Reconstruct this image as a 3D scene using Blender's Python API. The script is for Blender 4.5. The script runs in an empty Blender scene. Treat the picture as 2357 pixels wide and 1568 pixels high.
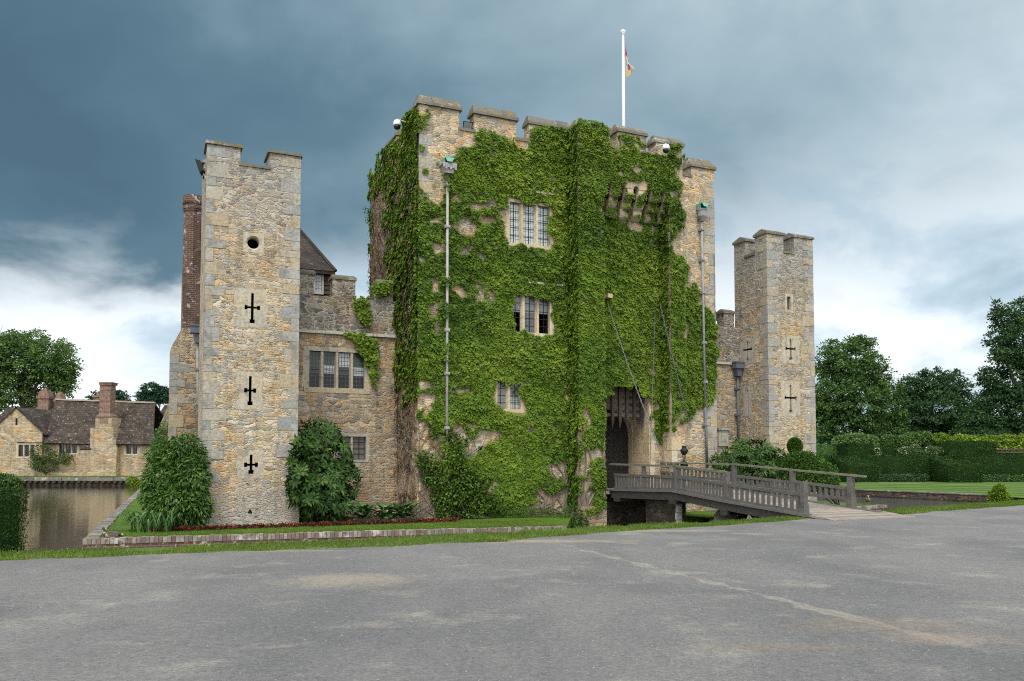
import bpy, math, random
import numpy as np
from mathutils import Vector, Matrix, noise as mnoise
from mathutils.geometry import tessellate_polygon

random.seed(7); RNG = np.random.default_rng(7)
SC = bpy.context.scene
COL = SC.collection
R = math.radians

# ------------------------------------------------------------------ camera
F = 1900.0; CX = 1178.5; CY = 784.0; HORIZON = 1056.0; EYE = 1.65
PITCH = R(2.6); PPY = HORIZON - F * math.tan(PITCH)
cam_d = bpy.data.cameras.new("camera")
cam = bpy.data.objects.new("camera", cam_d); COL.objects.link(cam)
cam.location = (0, 0, EYE); cam.rotation_euler = (R(90) + PITCH, 0, 0)
cam_d.sensor_width = 36; cam_d.lens = 36 * F / 2357.0
cam_d.shift_y = (PPY - CY) / 2357.0
cam_d.clip_start = 0.1; cam_d.clip_end = 6000
SC.camera = cam

# ------------------------------------------------------------------ sun, sky, exposure
SUN_EL, SUN_AZ = R(58), R(188)          # azimuth from +Y towards +X : behind the camera, to the right
sd = Vector((math.sin(SUN_AZ) * math.cos(SUN_EL), math.cos(SUN_AZ) * math.cos(SUN_EL), math.sin(SUN_EL)))
sl = bpy.data.lights.new("sun", 'SUN'); sl.energy = 1.5; sl.angle = R(24); sl.color = (1.0, 0.94, 0.85)
so = bpy.data.objects.new("sun", sl); COL.objects.link(so)
so.rotation_euler = (-sd).to_track_quat('-Z', 'Y').to_euler()
SC.view_settings.view_transform = 'Standard'; SC.view_settings.look = 'None'
SC.view_settings.gamma = 1; SC.view_settings.use_curve_mapping = False
SC.view_settings.exposure = 0.97
SC.cycles.filter_width = 1.05; SC.cycles.use_denoising = False

class NT:
    """small node-tree helper"""
    def __init__(s, tree): s.t = tree; s.n = tree.nodes; s.l = tree.links
    def node(s, typ, **kw):
        nd = s.n.new(typ)
        for k, v in kw.items(): setattr(nd, k, v)
        return nd
    def set(s, sock, v):
        if v is None: return
        if isinstance(v, bpy.types.NodeSocket): s.l.new(v, sock)
        elif isinstance(v, (tuple, list)) and len(v) == 3 and sock.type == 'RGBA': sock.default_value = (*v, 1)
        else: sock.default_value = v
    def math(s, op, a, b=None, c=None, clamp=False):
        nd = s.node('ShaderNodeMath', operation=op, use_clamp=clamp)
        s.set(nd.inputs[0], a); s.set(nd.inputs[1], b); s.set(nd.inputs[2], c)
        return nd.outputs[0]
    def vmath(s, op, a, b=None):
        nd = s.node('ShaderNodeVectorMath', operation=op)
        s.set(nd.inputs[0], a)
        if b is not None: s.set(nd.inputs[1], b)
        return nd.outputs['Value'] if op in ('LENGTH', 'DOT_PRODUCT', 'DISTANCE') else nd.outputs[0]
    def mix(s, f, a, b, blend='MIX'):
        nd = s.node('ShaderNodeMix', data_type='RGBA', blend_type=blend)
        s.set(nd.inputs[0], f); s.set(nd.inputs[6], a); s.set(nd.inputs[7], b)
        return nd.outputs[2]
    def ramp(s, f, stops, interp='LINEAR'):
        nd = s.node('ShaderNodeValToRGB'); cr = nd.color_ramp; cr.interpolation = interp
        while len(cr.elements) < len(stops): cr.elements.new(0.5)
        for e, (p, c) in zip(cr.elements, stops):
            e.position = p; e.color = (*c, 1) if not isinstance(c, (int, float)) else (c, c, c, 1)
        s.set(nd.inputs[0], f); return nd.outputs[0]
    def step(s, v, a, b):
        nd = s.node('ShaderNodeMapRange', interpolation_type='SMOOTHSTEP')
        s.set(nd.inputs[0], v); s.set(nd.inputs[1], a); s.set(nd.inputs[2], b)
        return nd.outputs[0]
    def noise(s, vec, scale, detail=3, rough=.55, dim='3D', dist=0):
        nd = s.node('ShaderNodeTexNoise', noise_dimensions=dim)
        s.set(nd.inputs['Vector'], vec); nd.inputs['Scale'].default_value = scale
        nd.inputs['Detail'].default_value = detail; nd.inputs['Roughness'].default_value = rough
        nd.inputs['Distortion'].default_value = dist
        return nd.outputs['Fac'], nd.outputs['Color']
    def voro(s, vec, scale, feature='F1', rnd=1, dim='2D'):
        nd = s.node('ShaderNodeTexVoronoi', voronoi_dimensions=dim, feature=feature)
        s.set(nd.inputs['Vector'], vec); nd.inputs['Scale'].default_value = scale
        nd.inputs['Randomness'].default_value = rnd
        return nd
    def mapping(s, vec, scale=(1, 1, 1), loc=(0, 0, 0), rot=(0, 0, 0)):
        nd = s.node('ShaderNodeMapping'); s.set(nd.inputs[0], vec)
        nd.inputs['Scale'].default_value = scale; nd.inputs['Location'].default_value = loc
        nd.inputs['Rotation'].default_value = rot
        return nd.outputs[0]
    def sep(s, v):
        nd = s.node('ShaderNodeSeparateXYZ'); s.set(nd.inputs[0], v); return nd.outputs
    def comb(s, x, y, z=0.0):
        nd = s.node('ShaderNodeCombineXYZ'); s.set(nd.inputs[0], x); s.set(nd.inputs[1], y); s.set(nd.inputs[2], z)
        return nd.outputs[0]

W = bpy.data.worlds.new("World"); SC.world = W; W.use_nodes = True
w = NT(W.node_tree); w.n.clear()
sky = w.node('ShaderNodeTexSky', sky_type='NISHITA', sun_disc=False)
sky.sun_elevation = SUN_EL; sky.sun_rotation = SUN_AZ
tc = w.node('ShaderNodeTexCoord').outputs['Generated']
x, y, z = w.sep(tc)
el = w.math('ARCSINE', z)                                   # radians
az = w.math('ARCTAN2', x, y)                                # 0 ahead, + to the right
zz = w.math('ADD', w.math('MAXIMUM', z, 0.0), 0.16)
cl = w.comb(w.math('DIVIDE', x, zz), w.math('DIVIDE', y, zz), 0.37)
n1, _ = w.noise(cl, 0.55, 6, .50, dist=.5)                 # big cloud masses
n2, _ = w.noise(w.mapping(tc, (3.2, 3.2, 6.0), (4.3, 1.2, 0)), 1.5, 7, .56, dist=.4)    # streaky banks
n3, _ = w.noise(w.mapping(tc, (4, 4, 6), (1.3, 7.1, 2)), 1.1, 6, .52, dist=.3)
# height of the dark ceiling's lower edge: low on the left, higher to the right
edge = w.math('ADD', 0.225, w.math('MULTIPLY', az, 0.10))
lift = w.math('ADD', w.math('SUBTRACT', el, edge), w.math('MULTIPLY', w.math('ADD', w.math('SUBTRACT', n2, .5), w.math('MULTIPLY', w.math('SUBTRACT', n3, .5), .7)), .26))
wide = w.math('ADD', .062, w.math('MULTIPLY', w.math('MAXIMUM', w.math('ADD', az, .15), 0), .17))
ceil_f = w.step(lift, w.math('MULTIPLY', wide, -.9), wide)
dark_t = w.math('ADD', w.math('ADD', w.math('MULTIPLY', w.math('SUBTRACT', n1, .5), 1.15), w.math('MULTIPLY', w.math('SUBTRACT', n3, .5), .75)),
                w.math('ADD', w.math('ADD', .42, w.math('MULTIPLY', az, .50)), w.math('MULTIPLY', w.math('MAXIMUM', w.math('SUBTRACT', el, .33), 0), .75)))
dark = w.ramp(dark_t, [(0.0, (.052, .100, .140)), (.3, (.082, .148, .192)), (.55, (.165, .245, .295)), (.8, (.27, .355, .400)), (1, (.40, .47, .51))])
bright = w.ramp(w.math('ADD', w.math('ADD', w.math('MULTIPLY', n2, .75), w.math('MULTIPLY', n3, .35)), w.math('MULTIPLY', w.math('MAXIMUM', w.math('SUBTRACT', -.12, az), 0), .20)),
                [(.40, (.27, .37, .44)), (.50, (.44, .53, .60)), (.56, (.62, .68, .72)), (.64, (.76, .79, .82)), (.8, (.84, .85, .87))])
front = w.mix(ceil_f, bright, dark)
# behind the camera the cloud is thinner and lets the light through
back = w.mix(n1, (1.0, 1.06, 1.12), (1.40, 1.40, 1.36))
backf = w.step(y, 0.45, -0.15)
allc = w.mix(backf, front, back)
over = w.step(el, 0.72, 1.15)                               # straight overhead
allc = w.mix(over, allc, (.75, .85, .92))
bg1 = w.node('ShaderNodeBackground'); w.set(bg1.inputs[0], sky.outputs[0]); bg1.inputs[1].default_value = 0.05
bg2 = w.node('ShaderNodeBackground'); w.set(bg2.inputs[0], allc); bg2.inputs[1].default_value = 0.80
mixs = w.node('ShaderNodeMixShader'); mixs.inputs[0].default_value = .94
w.l.new(bg1.outputs[0], mixs.inputs[1]); w.l.new(bg2.outputs[0], mixs.inputs[2])
wo = w.node('ShaderNodeOutputWorld'); w.l.new(mixs.outputs[0], wo.inputs[0])

# ------------------------------------------------------------------ survey: levels and frames measured from the photograph
ZB = -0.57        # lawn at the foot of the castle
ZW = -1.0         # moat water
ANG = R(23.8)
E = Vector((math.cos(ANG), math.sin(ANG), 0)); N = Vector((-math.sin(ANG), math.cos(ANG), 0))

def ray(px, py):
    u = (px - CX) / F; v = -(py - PPY) / F
    return Vector((u, math.cos(PITCH) - v * math.sin(PITCH), math.sin(PITCH) + v * math.cos(PITCH)))
def G(px, py, z=0.0):
    """ground point of a sight line on the level z"""
    d = ray(px, py); k = (z - EYE) / d.z
    return Vector((d.x * k, d.y * k, z))
def AT(px, py, Y):
    d = ray(px, py); k = Y / d.y
    return Vector((d.x * k, Y, EYE + d.z * k))
C0 = G(960, 1197, ZB)
def PL(px, py, t):
    """(s, z) on the castle plane at depth t"""
    d = ray(px, py); o = Vector((0, 0, EYE))
    k = ((C0 + N * t - o).dot(N)) / d.dot(N); p = o + d * k
    return ((p - C0).dot(E), p.z)
def PS(px, py, s):
    d = ray(px, py); o = Vector((0, 0, EYE))
    k = ((C0 + E * s - o).dot(E)) / d.dot(E); p = o + d * k
    return ((p - C0).dot(N), p.z)
def L(s, t, z):
    p = C0 + E * s + N * t
    return Vector((p.x, p.y, z))
def SX(px, t=0, py=800): return PL(px, py, t)[0]
def ZY(px, py, t=0): return PL(px, py, t)[1]
EN = np.array(E); NN = np.array(N); C0N = np.array(C0)
def proj(P):
    """pixels (2357 wide) of world points, vectorised"""
    P = np.asarray(P); dx = P[:, 0]; dy = P[:, 1]; dz = P[:, 2] - EYE
    f = dy * math.cos(PITCH) + dz * math.sin(PITCH); v = -dy * math.sin(PITCH) + dz * math.cos(PITCH)
    return CX + F * dx / f, PPY - F * v / f
def pip(px, py, poly):
    ins = np.zeros(len(px), bool); n = len(poly)
    for i in range(n):
        x1, y1 = poly[i]; x2, y2 = poly[(i + 1) % n]
        if y1 == y2: continue
        c = ((y1 > py) != (y2 > py)) & (px < (x2 - x1) * (py - y1) / (y2 - y1) + x1)
        ins ^= c
    return ins

# ------------------------------------------------------------------ objects
def tag(o, label=None, cat=None, group=None, kind=None):
    if label: o['label'] = label
    if cat: o['category'] = cat
    if group: o['group'] = group
    if kind: o['kind'] = kind
    return o
def thing(name, base, label, cat, group=None):
    o = bpy.data.objects.new(name, None); COL.objects.link(o)
    o.location = base; o.empty_display_size = .3
    return tag(o, label, cat, group)
def copy_tree(o, parent=None):
    c = o.copy(); COL.objects.link(c)
    if parent: c.parent = parent
    for ch in list(o.children): copy_tree(ch, c)
    return c
def root_loc(o):
    while o.parent: o = o.parent
    return o.location

class MB:
    def __init__(s): s.v = []; s.f = []; s.uv = []; s.m = []
    def face(s, pts, uv=None, mi=0):
        i = len(s.v); pts = [Vector(p) for p in pts]; s.v += pts; s.f.append(tuple(range(i, i + len(pts)))); s.m.append(mi)
        if uv is None:
            nrm = Vector((0, 0, 0))
            for k in range(1, len(pts) - 1): nrm += (pts[k] - pts[0]).cross(pts[k + 1] - pts[0])
            if nrm.length > 0: nrm.normalize()
            a, b = abs(nrm.dot(E)), abs(nrm.dot(N))
            if abs(nrm.z) > .75: uv = [(p.dot(E), p.dot(N)) for p in pts]
            elif b >= a: uv = [(p.dot(E), p.z) for p in pts]
            else: uv = [(p.dot(N) + 13.7, p.z) for p in pts]
        s.uv += uv
    def hexa(s, p, mi=0):
        """p: 4 bottom (ccw from above) + 4 top"""
        for q in ((3, 2, 1, 0), (4, 5, 6, 7), (0, 1, 5, 4), (1, 2, 6, 5), (2, 3, 7, 6), (3, 0, 4, 7)):
            s.face([p[k] for k in q], mi=mi)
    def box(s, s0, s1, t0, t1, z0, z1, mi=0, top=None):
        """castle-frame box; top=(ds,dt) insets its upper face"""
        a, b = top or (0, 0)
        s.hexa([L(s0, t0, z0), L(s1, t0, z0), L(s1, t1, z0), L(s0, t1, z0),
                L(s0 + a, t0 + b, z1), L(s1 - a, t0 + b, z1), L(s1 - a, t1 - b, z1), L(s0 + a, t1 - b, z1)], mi)
    def wbox(s, x0, x1, y0, y1, z0, z1, mi=0, top=(0, 0)):
        a, b = top
        s.hexa([Vector(q) for q in ((x0, y0, z0), (x1, y0, z0), (x1, y1, z0), (x0, y1, z0),
                (x0 + a, y0 + b, z1), (x1 - a, y0 + b, z1), (x1 - a, y1 - b, z1), (x0 + a, y1 - b, z1))], mi)
    def bar(s, a, b, wd, h, up=(0, 0, 1), mi=0):
        """squared timber from a to b"""
        a = Vector(a); b = Vector(b); d = (b - a).normalized(); up = Vector(up)
        sd_ = d.cross(up).normalized() * (wd / 2); u = sd_.cross(d).normalized() * (h / 2)
        s.hexa([a + sd_ - u, b + sd_ - u, b - sd_ - u, a - sd_ - u, a + sd_ + u, b + sd_ + u, b - sd_ + u, a - sd_ + u], mi)
    def tube(s, pts, rad, n=6, cap=True, mi=0):
        pts = [Vector(p) for p in pts]
        if not hasattr(rad, '__len__'): rad = [rad] * len(pts)
        rings = []; i0 = len(s.v)
        d0 = (pts[1] - pts[0]).normalized(); ref = Vector((0, 0, 1)) if abs(d0.z) < .9 else Vector((1, 0, 0))
        for k, p in enumerate(pts):
            d = (pts[min(k + 1, len(pts) - 1)] - pts[max(k - 1, 0)]).normalized()
            a = d.cross(ref)
            a = a.normalized() if a.length > 1e-6 else Vector((1, 0, 0)); b = d.cross(a)
            rings.append([p + (a * math.cos(2 * math.pi * j / n) + b * math.sin(2 * math.pi * j / n)) * rad[k] for j in range(n)])
        ln = 0
        for k in range(len(pts) - 1):
            l2 = ln + (pts[k + 1] - pts[k]).length
            for j in range(n):
                q = (j + 1) % n
                s.face([rings[k][j], rings[k + 1][j], rings[k + 1][q], rings[k][q]],
                       [(j / n, ln), (j / n, l2), ((j + 1) / n, l2), ((j + 1) / n, ln)], mi)
            ln = l2
        if cap:
            s.face(rings[0], mi=mi); s.face(rings[-1][::-1], mi=mi)
    def lathe(s, c, prof, n=16, mi=0):
        c = Vector(c)
        for (r0, z0), (r1, z1) in zip(prof[:-1], prof[1:]):
            for j in range(n):
                a0 = 2 * math.pi * j / n; a1 = 2 * math.pi * (j + 1) / n
                P = lambda r, a, zq: c + Vector((r * math.cos(a), r * math.sin(a), zq))
                if r0 < 1e-5: s.face([P(0, 0, z0), P(r1, a1, z1), P(r1, a0, z1)], mi=mi)
                elif r1 < 1e-5: s.face([P(r0, a0, z0), P(r0, a1, z0), P(0, 0, z1)], mi=mi)
                else: s.face([P(r0, a0, z0), P(r0, a1, z0), P(r1, a1, z1), P(r1, a0, z1)], mi=mi)
    def build(s, name, mat, parent=None, base=None, smooth=False):
        b = root_loc(parent) if parent else Vector(base or (0, 0, 0))
        me = bpy.data.meshes.new(name)
        me.from_pydata([p - b for p in s.v], [], s.f)
        uvl = me.uv_layers.new(name="UVMap")
        uvl.data.foreach_set('uv', np.array(s.uv, dtype=np.float32).ravel())
        for m in (mat if isinstance(mat, (list, tuple)) else [mat]): me.materials.append(m)
        if isinstance(mat, (list, tuple)): me.polygons.foreach_set('material_index', s.m)
        if smooth:
            import bmesh
            bm = bmesh.new(); bm.from_mesh(me); bmesh.ops.remove_doubles(bm, verts=bm.verts, dist=1e-4); bm.to_mesh(me); bm.free()
            me.polygons.foreach_set('use_smooth', [True] * len(me.polygons))
        o = bpy.data.objects.new(name, me); COL.objects.link(o)
        if parent: o.parent = parent
        else: o.location = b
        return o

def leaf_mesh(name, mat, P, T, Nn, ln, wd, rnd, parent=None, base=None, extra=None, fold=.25, seg=1):
    """P base points, T tip directions, Nn normals, ln/wd sizes, rnd a value per leaf; each leaf a folded kite (seg=1) or a bent blade (seg=2)"""
    b = np.array(root_loc(parent) if parent else (base if base is not None else (0, 0, 0)), dtype=np.float64)
    n = len(P); T = T / np.linalg.norm(T, axis=1, keepdims=True)
    S = np.cross(T, Nn); S /= (np.linalg.norm(S, axis=1, keepdims=True) + 1e-9)
    Nn = np.cross(S, T); ln = np.asarray(ln).reshape(-1, 1) * np.ones((n, 1)); wd = np.asarray(wd).reshape(-1, 1) * np.ones((n, 1))
    A = P - b
    if seg == 1:
        m = A + T * ln * .45
        V = np.stack([A, m - S * wd / 2 + Nn * ln * fold * .35, A + T * ln, m + S * wd / 2 + Nn * ln * fold * .35], 1)
        tri = np.array([[0, 2, 1], [0, 3, 2]]); nv = 4; ul = np.array([0, 1, .5, 0, .5, 1])
    else:
        m1 = A + T * ln * .45 + Nn * ln * .05; m2 = A + T * ln * .8 - Nn * ln * fold * .15; e = A + T * ln * .97 - Nn * ln * fold * .6
        V = np.stack([A, m1 - S * wd / 2, m1 + S * wd / 2, m2 - S * wd * .38, m2 + S * wd * .38, e], 1)
        tri = np.array([[0, 2, 1], [1, 2, 4], [1, 4, 3], [3, 4, 5]]); nv = 6; ul = np.array([0, .5, .5, .5, .5, .8, .5, .8, .8, .8, .8, 1])
    V = V.reshape(-1, 3); Fc = (tri[None] + (np.arange(n) * nv)[:, None, None]).reshape(-1, 3)
    nt = len(tri)
    uv = np.stack([np.repeat(rnd, nt * 3), np.tile(ul[:nt * 3], n)], 1)
    if extra is not None:                       # (verts, quads/tris as list, uv value) of a core or stems merged into the same mesh
        ev, ef, eu = extra; ev = np.asarray(ev) - b
    else: ev = np.zeros((0, 3)); ef = []; eu = 0
    me = bpy.data.meshes.new(name)
    nV = len(V) + len(ev)
    me.vertices.add(nV); me.vertices.foreach_set('co', np.concatenate([V, ev]).astype(np.float32).ravel())
    loops = Fc.ravel(); starts = np.arange(len(Fc)) * 3; tot = np.full(len(Fc), 3)
    if ef:
        el_ = np.array([i + len(V) for f in ef for i in f]); et = np.array([len(f) for f in ef])
        st2 = len(loops) + np.concatenate([[0], np.cumsum(et)[:-1]])
        loops = np.concatenate([loops, el_]); starts = np.concatenate([starts, st2])
        uv = np.concatenate([uv, np.tile([[eu, .5]], (len(el_), 1))])
    me.loops.add(len(loops)); me.loops.foreach_set('vertex_index', loops.astype(np.int32))
    me.polygons.add(len(starts)); me.polygons.foreach_set('loop_start', starts.astype(np.int32))
    me.update(calc_edges=True)
    ul_ = me.uv_layers.new(name="UVMap"); ul_.data.foreach_set('uv', uv.astype(np.float32).ravel())
    me.materials.append(mat); me.validate()
    o = bpy.data.objects.new(name, me); COL.objects.link(o)
    if parent: o.parent = parent
    else: o.location = Vector(b)
    return o
def unit(a): return a / (np.linalg.norm(a, axis=1, keepdims=True) + 1e-9)
# ------------------------------------------------------------------ materials
def new_mat(name):
    m = bpy.data.materials.new(name); m.use_nodes = True
    t = NT(m.node_tree); t.n.clear()
    b = t.node('ShaderNodeBsdfPrincipled'); o = t.node('ShaderNodeOutputMaterial')
    t.l.new(b.outputs[0], o.inputs[0]); b.inputs['Roughness'].default_value = .85
    b.inputs['Specular IOR Level'].default_value = .25
    return m, t, b
def bump(t, b, h, strength=.5, dist=.02):
    nd = t.node('ShaderNodeBump'); nd.inputs['Strength'].default_value = strength; nd.inputs['Distance'].default_value = dist
    t.set(nd.inputs['Height'], h); t.l.new(nd.outputs[0], b.inputs['Normal'])
def plain(name, col, rough=.7, var=.25, scale=6, metal=0, spec=.25, bmp=0):
    m, t, b = new_mat(name); p = t.node('ShaderNodeNewGeometry').outputs['Position']
    f, _ = t.noise(p, scale, 4); c = t.mix(f, tuple(v * (1 - var) for v in col), tuple(min(1, v * (1 + var)) for v in col))
    t.set(b.inputs['Base Color'], c); b.inputs['Roughness'].default_value = rough; b.inputs['Metallic'].default_value = metal
    b.inputs['Specular IOR Level'].default_value = spec
    if bmp: bump(t, b, f, bmp, .02)
    return m

PAL_TOWER = [(0, (.28, .285, .27)), (.17, (.36, .35, .31)), (.30, (.44, .385, .285)), (.46, (.54, .455, .32)), (.60, (.47, .355, .20)), (.70, (.53, .47, .36)), (.80, (.50, .33, .14)), (.885, (.40, .40, .37)), (.955, (.33, .20, .10)), (1, (.56, .51, .43))]
PAL_CURT = [(0, (.22, .21, .19)), (.2, (.33, .29, .23)), (.45, (.45, .36, .25)), (.65, (.40, .31, .20)), (.8, (.48, .33, .17)), (.92, (.30, .28, .25)), (1, (.50, .43, .34))]
PAL_DARK = [(0, (.12, .115, .10)), (.25, (.19, .175, .15)), (.5, (.27, .24, .19)), (.7, (.34, .27, .18)), (.85, (.17, .165, .155)), (1, (.38, .35, .30))]
PAL_COTT = [(0, (.31, .27, .20)), (.2, (.40, .335, .24)), (.5, (.48, .39, .26)), (.7, (.43, .315, .19)), (.85, (.35, .32, .27)), (1, (.52, .45, .34))]

def stone(name, pal, mortar=(.52, .455, .345), size=(.30, .14), grey=None, foot=None, lichen=.25, joint=.10):
    """roughly coursed rubble; grey=(z0,z1,amount) weathers the head of the wall, foot=(z0,z1) whitens its base"""
    m, t, b = new_mat(name); uv = t.node('ShaderNodeUVMap').outputs[0]; pos = t.node('ShaderNodeNewGeometry').outputs['Position']
    wv, wc = t.noise(uv, 1.7, 3, dim='2D'); w2, wc2 = t.noise(uv, 9, 2, dim='2D')
    q = t.vmath('ADD', uv, t.vmath('ADD', t.vmath('MULTIPLY', t.vmath('SUBTRACT', wc, (.5, .5, .5)), (.30, .16, 0)),
                                     t.vmath('MULTIPLY', t.vmath('SUBTRACT', wc2, (.5, .5, .5)), (.10, .055, 0))))
    def layer(sx, sy, off):
        v = t.mapping(q, (1 / sx, 1 / sy, 1), (off, off * 1.7, 0))
        f1 = t.voro(v, 1, rnd=.78); f2 = t.voro(v, 1, 'F2', rnd=.78); f1.distance = 'CHEBYCHEV'; f2.distance = 'CHEBYCHEV'
        return f1.outputs['Color'], t.math('SUBTRACT', f2.outputs['Distance'], f1.outputs['Distance'])
    c1, e1 = layer(size[0], size[1], 0); c2, e2 = layer(size[0] * .55, size[1] * .60, 5.3)
    msk = t.step(t.noise(uv, .9, 3, dim='2D')[0], .47, .51)
    col = t.mix(msk, c1, c2); ed = t.math('ADD', t.math('MULTIPLY', e1, t.math('SUBTRACT', 1, msk)), t.math('MULTIPLY', t.math('MULTIPLY', e2, .75), msk))
    cx, cy, cz = t.sep(col)
    base = t.ramp(cx, pal)
    fine, _ = t.noise(uv, 22, 5, .65, dim='2D'); big, _ = t.noise(pos, .55, 4)
    k = t.math('ADD', t.math('ADD', .60, t.math('MULTIPLY', cy, .52)), t.math('MULTIPLY', t.math('SUBTRACT', fine, .5), .9))
    base = t.mix(1, base, t.comb(k, k, k), 'MULTIPLY')
    jm = t.math('SUBTRACT', 1, t.step(t.math('ADD', ed, t.math('MULTIPLY', t.math('SUBTRACT', fine, .5), .10)), joint * .5, joint * 1.7))
    mo = t.mix(t.step(t.noise(uv, 3.1, 5, .65, dim='2D')[0], .30, .52), tuple(v * .40 for v in mortar), mortar)
    base = t.mix(t.math('MULTIPLY', jm, .80), base, mo)
    big_k = t.ramp(big, [(.25, (.72, .70, .68)), (.5, (1, 1, 1)), (.75, (1.12, 1.1, 1.06))])
    base = t.mix(1, base, big_k, 'MULTIPLY')
    base = t.mix(t.math('MULTIPLY', t.step(t.noise(pos, .9, 4, .6)[0], 0.50, .64), .5), base, t.mix(1, base, (1.22, .90, .55), 'MULTIPLY'))
    if grey:
        pz = t.sep(pos)[2]
        g = t.math('MULTIPLY', t.step(t.math('ADD', pz, t.math('MULTIPLY', t.math('SUBTRACT', big, .5), 5)), grey[0], grey[1]), grey[2])
        bw = t.node('ShaderNodeRGBToBW'); t.set(bw.inputs[0], base)
        base = t.mix(g, base, t.mix(.75, base, t.mix(bw.outputs[0], (.05, .05, .05), (.60, .61, .60))))
    if foot:
        pz = t.sep(pos)[2]
        fm = t.math('SUBTRACT', 1, t.step(t.math('ADD', pz, t.math('MULTIPLY', t.math('SUBTRACT', big, .5), 1.2)), foot[0], foot[1]))
        base = t.mix(t.math('MULTIPLY', fm, .7), base, t.mix(fine, (.16, .15, .13), (.50, .48, .44)))
    li = t.step(t.noise(uv, 5.5, 6, .7, dim='2D')[0], .60, .68)
    base = t.mix(t.math('MULTIPLY', li, lichen), base, (.60, .59, .55))
    rain = t.step(t.noise(t.mapping(uv, (2.4, .16, 1)), 1.3, 5, .6, dim='2D')[0], .52, .68)
    base = t.mix(t.math('MULTIPLY', rain, .42), base, t.mix(1, base, (.60, .60, .58), 'MULTIPLY'))
    hole = t.step(t.noise(t.mapping(uv, (1, 1.9, 1)), 3.1, 2, dim='2D')[0], .735, .76)
    base = t.mix(t.math('MULTIPLY', hole, .75), base, (.10, .08, .06))
    t.set(b.inputs['Base Color'], base); b.inputs['Roughness'].default_value = .95
    h = t.math('ADD', t.math('ADD', t.math('MULTIPLY', t.step(ed, 0, .25), .8), t.math('MULTIPLY', cy, .5)), t.math('MULTIPLY', fine, .55))
    bump(t, b, t.math('SUBTRACT', h, t.math('MULTIPLY', hole, .8)), .75, .035)
    return m

def ashlar(name, cols, lichen=.3, moss=0):
    """dressed blocks: a tone of its own for every block of the mesh"""
    m, t, b = new_mat(name); g = t.node('ShaderNodeNewGeometry'); uv = t.node('ShaderNodeUVMap').outputs[0]
    n = len(cols); base = t.ramp(g.outputs['Random Per Island'], [(i / max(1, n - 1), c) for i, c in enumerate(cols)])
    f, _ = t.noise(uv, 11, 6, .65, dim='2D'); f2, _ = t.noise(g.outputs['Position'], 2.2, 5, .6)
    k = t.math('ADD', .38, t.math('MULTIPLY', f, 1.12)); base = t.mix(1, base, t.comb(k, k, k), 'MULTIPLY')
    base = t.mix(t.math('MULTIPLY', t.step(f2, .55, .68), lichen), base, (.52, .51, .47))
    base = t.mix(t.math('MULTIPLY', t.step(f2, .46, .36), .5), base, (.14, .135, .125))
    if moss: base = t.mix(t.math('MULTIPLY', t.step(t.noise(g.outputs['Position'], 3.1, 4)[0], .5, .62), moss), base, (.19, .14, .035))
    t.set(b.inputs['Base Color'], base); b.inputs['Roughness'].default_value = .93
    bump(t, b, f, .6, .02); return m

M = {}
M['tower'] = stone('tower_stone', PAL_TOWER, grey=(7.5, 12.5, .85), foot=(-.3, 1.4), lichen=.4)
M['tower_far'] = stone('far_tower_stone', [(p, tuple(v * .93 for v in c)) for p, c in PAL_TOWER], grey=(6.5, 11.5, .9), lichen=.35)
M['gate'] = stone('gatehouse_stone', [(p, (c[0] * 1.04, c[1] * 1.0, c[2] * .95)) for p, c in PAL_TOWER], lichen=.3)
M['curtain'] = stone('curtain_stone', PAL_CURT, mortar=(.42, .34, .24), size=(.34, .19), lichen=.1)
M['parapet'] = stone('parapet_stone', PAL_DARK, mortar=(.44, .42, .38), size=(.34, .18), lichen=.5, joint=.13)
M['cottage'] = stone('cottage_stone', PAL_COTT, mortar=(.42, .34, .22), size=(.62, .28), lichen=.2)
M['pierstone'] = stone('footing_stone', PAL_CURT, mortar=(.30, .25, .18), size=(.55, .28), lichen=.15)
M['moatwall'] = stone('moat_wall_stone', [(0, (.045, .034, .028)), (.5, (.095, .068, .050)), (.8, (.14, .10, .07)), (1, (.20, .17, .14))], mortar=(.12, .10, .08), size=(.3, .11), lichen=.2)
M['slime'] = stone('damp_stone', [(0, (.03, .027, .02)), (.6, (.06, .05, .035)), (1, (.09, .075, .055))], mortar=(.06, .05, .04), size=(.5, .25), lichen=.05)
M['quoin'] = ashlar('grey_quoin_stone', [(.25, .258, .252), (.33, .315, .275), (.28, .285, .275), (.38, .335, .255), (.26, .265, .26), (.39, .32, .21), (.31, .305, .28), (.40, .36, .28)])
M['dress'] = ashlar('dressed_buff_stone', [(.44, .385, .28), (.36, .345, .30), (.48, .42, .31), (.40, .36, .28), (.46, .38, .25)], lichen=.25)
M['dressgold'] = ashlar('golden_dressed_stone', [(.52, .41, .25), (.56, .47, .33), (.48, .37, .22), (.55, .49, .38)], lichen=.1)
M['dressgrey'] = ashlar('grey_dressed_stone', [(.36, .34, .30), (.42, .39, .33), (.39, .37, .32)], lichen=.15)
M['coping'] = ashlar('weathered_coping_stone', [(.105, .10, .088), (.17, .16, .135), (.135, .13, .115)], lichen=.45, moss=.6)
M['wallcap'] = ashlar('lichened_wall_stone', [(.15, .14, .125), (.21, .195, .17), (.12, .115, .105)], lichen=.6)
M['brickedge'] = ashlar('brick_on_edge', [(.17, .12, .10), (.24, .19, .16), (.32, .295, .26), (.14, .10, .085), (.22, .16, .135)], lichen=.85)

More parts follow.
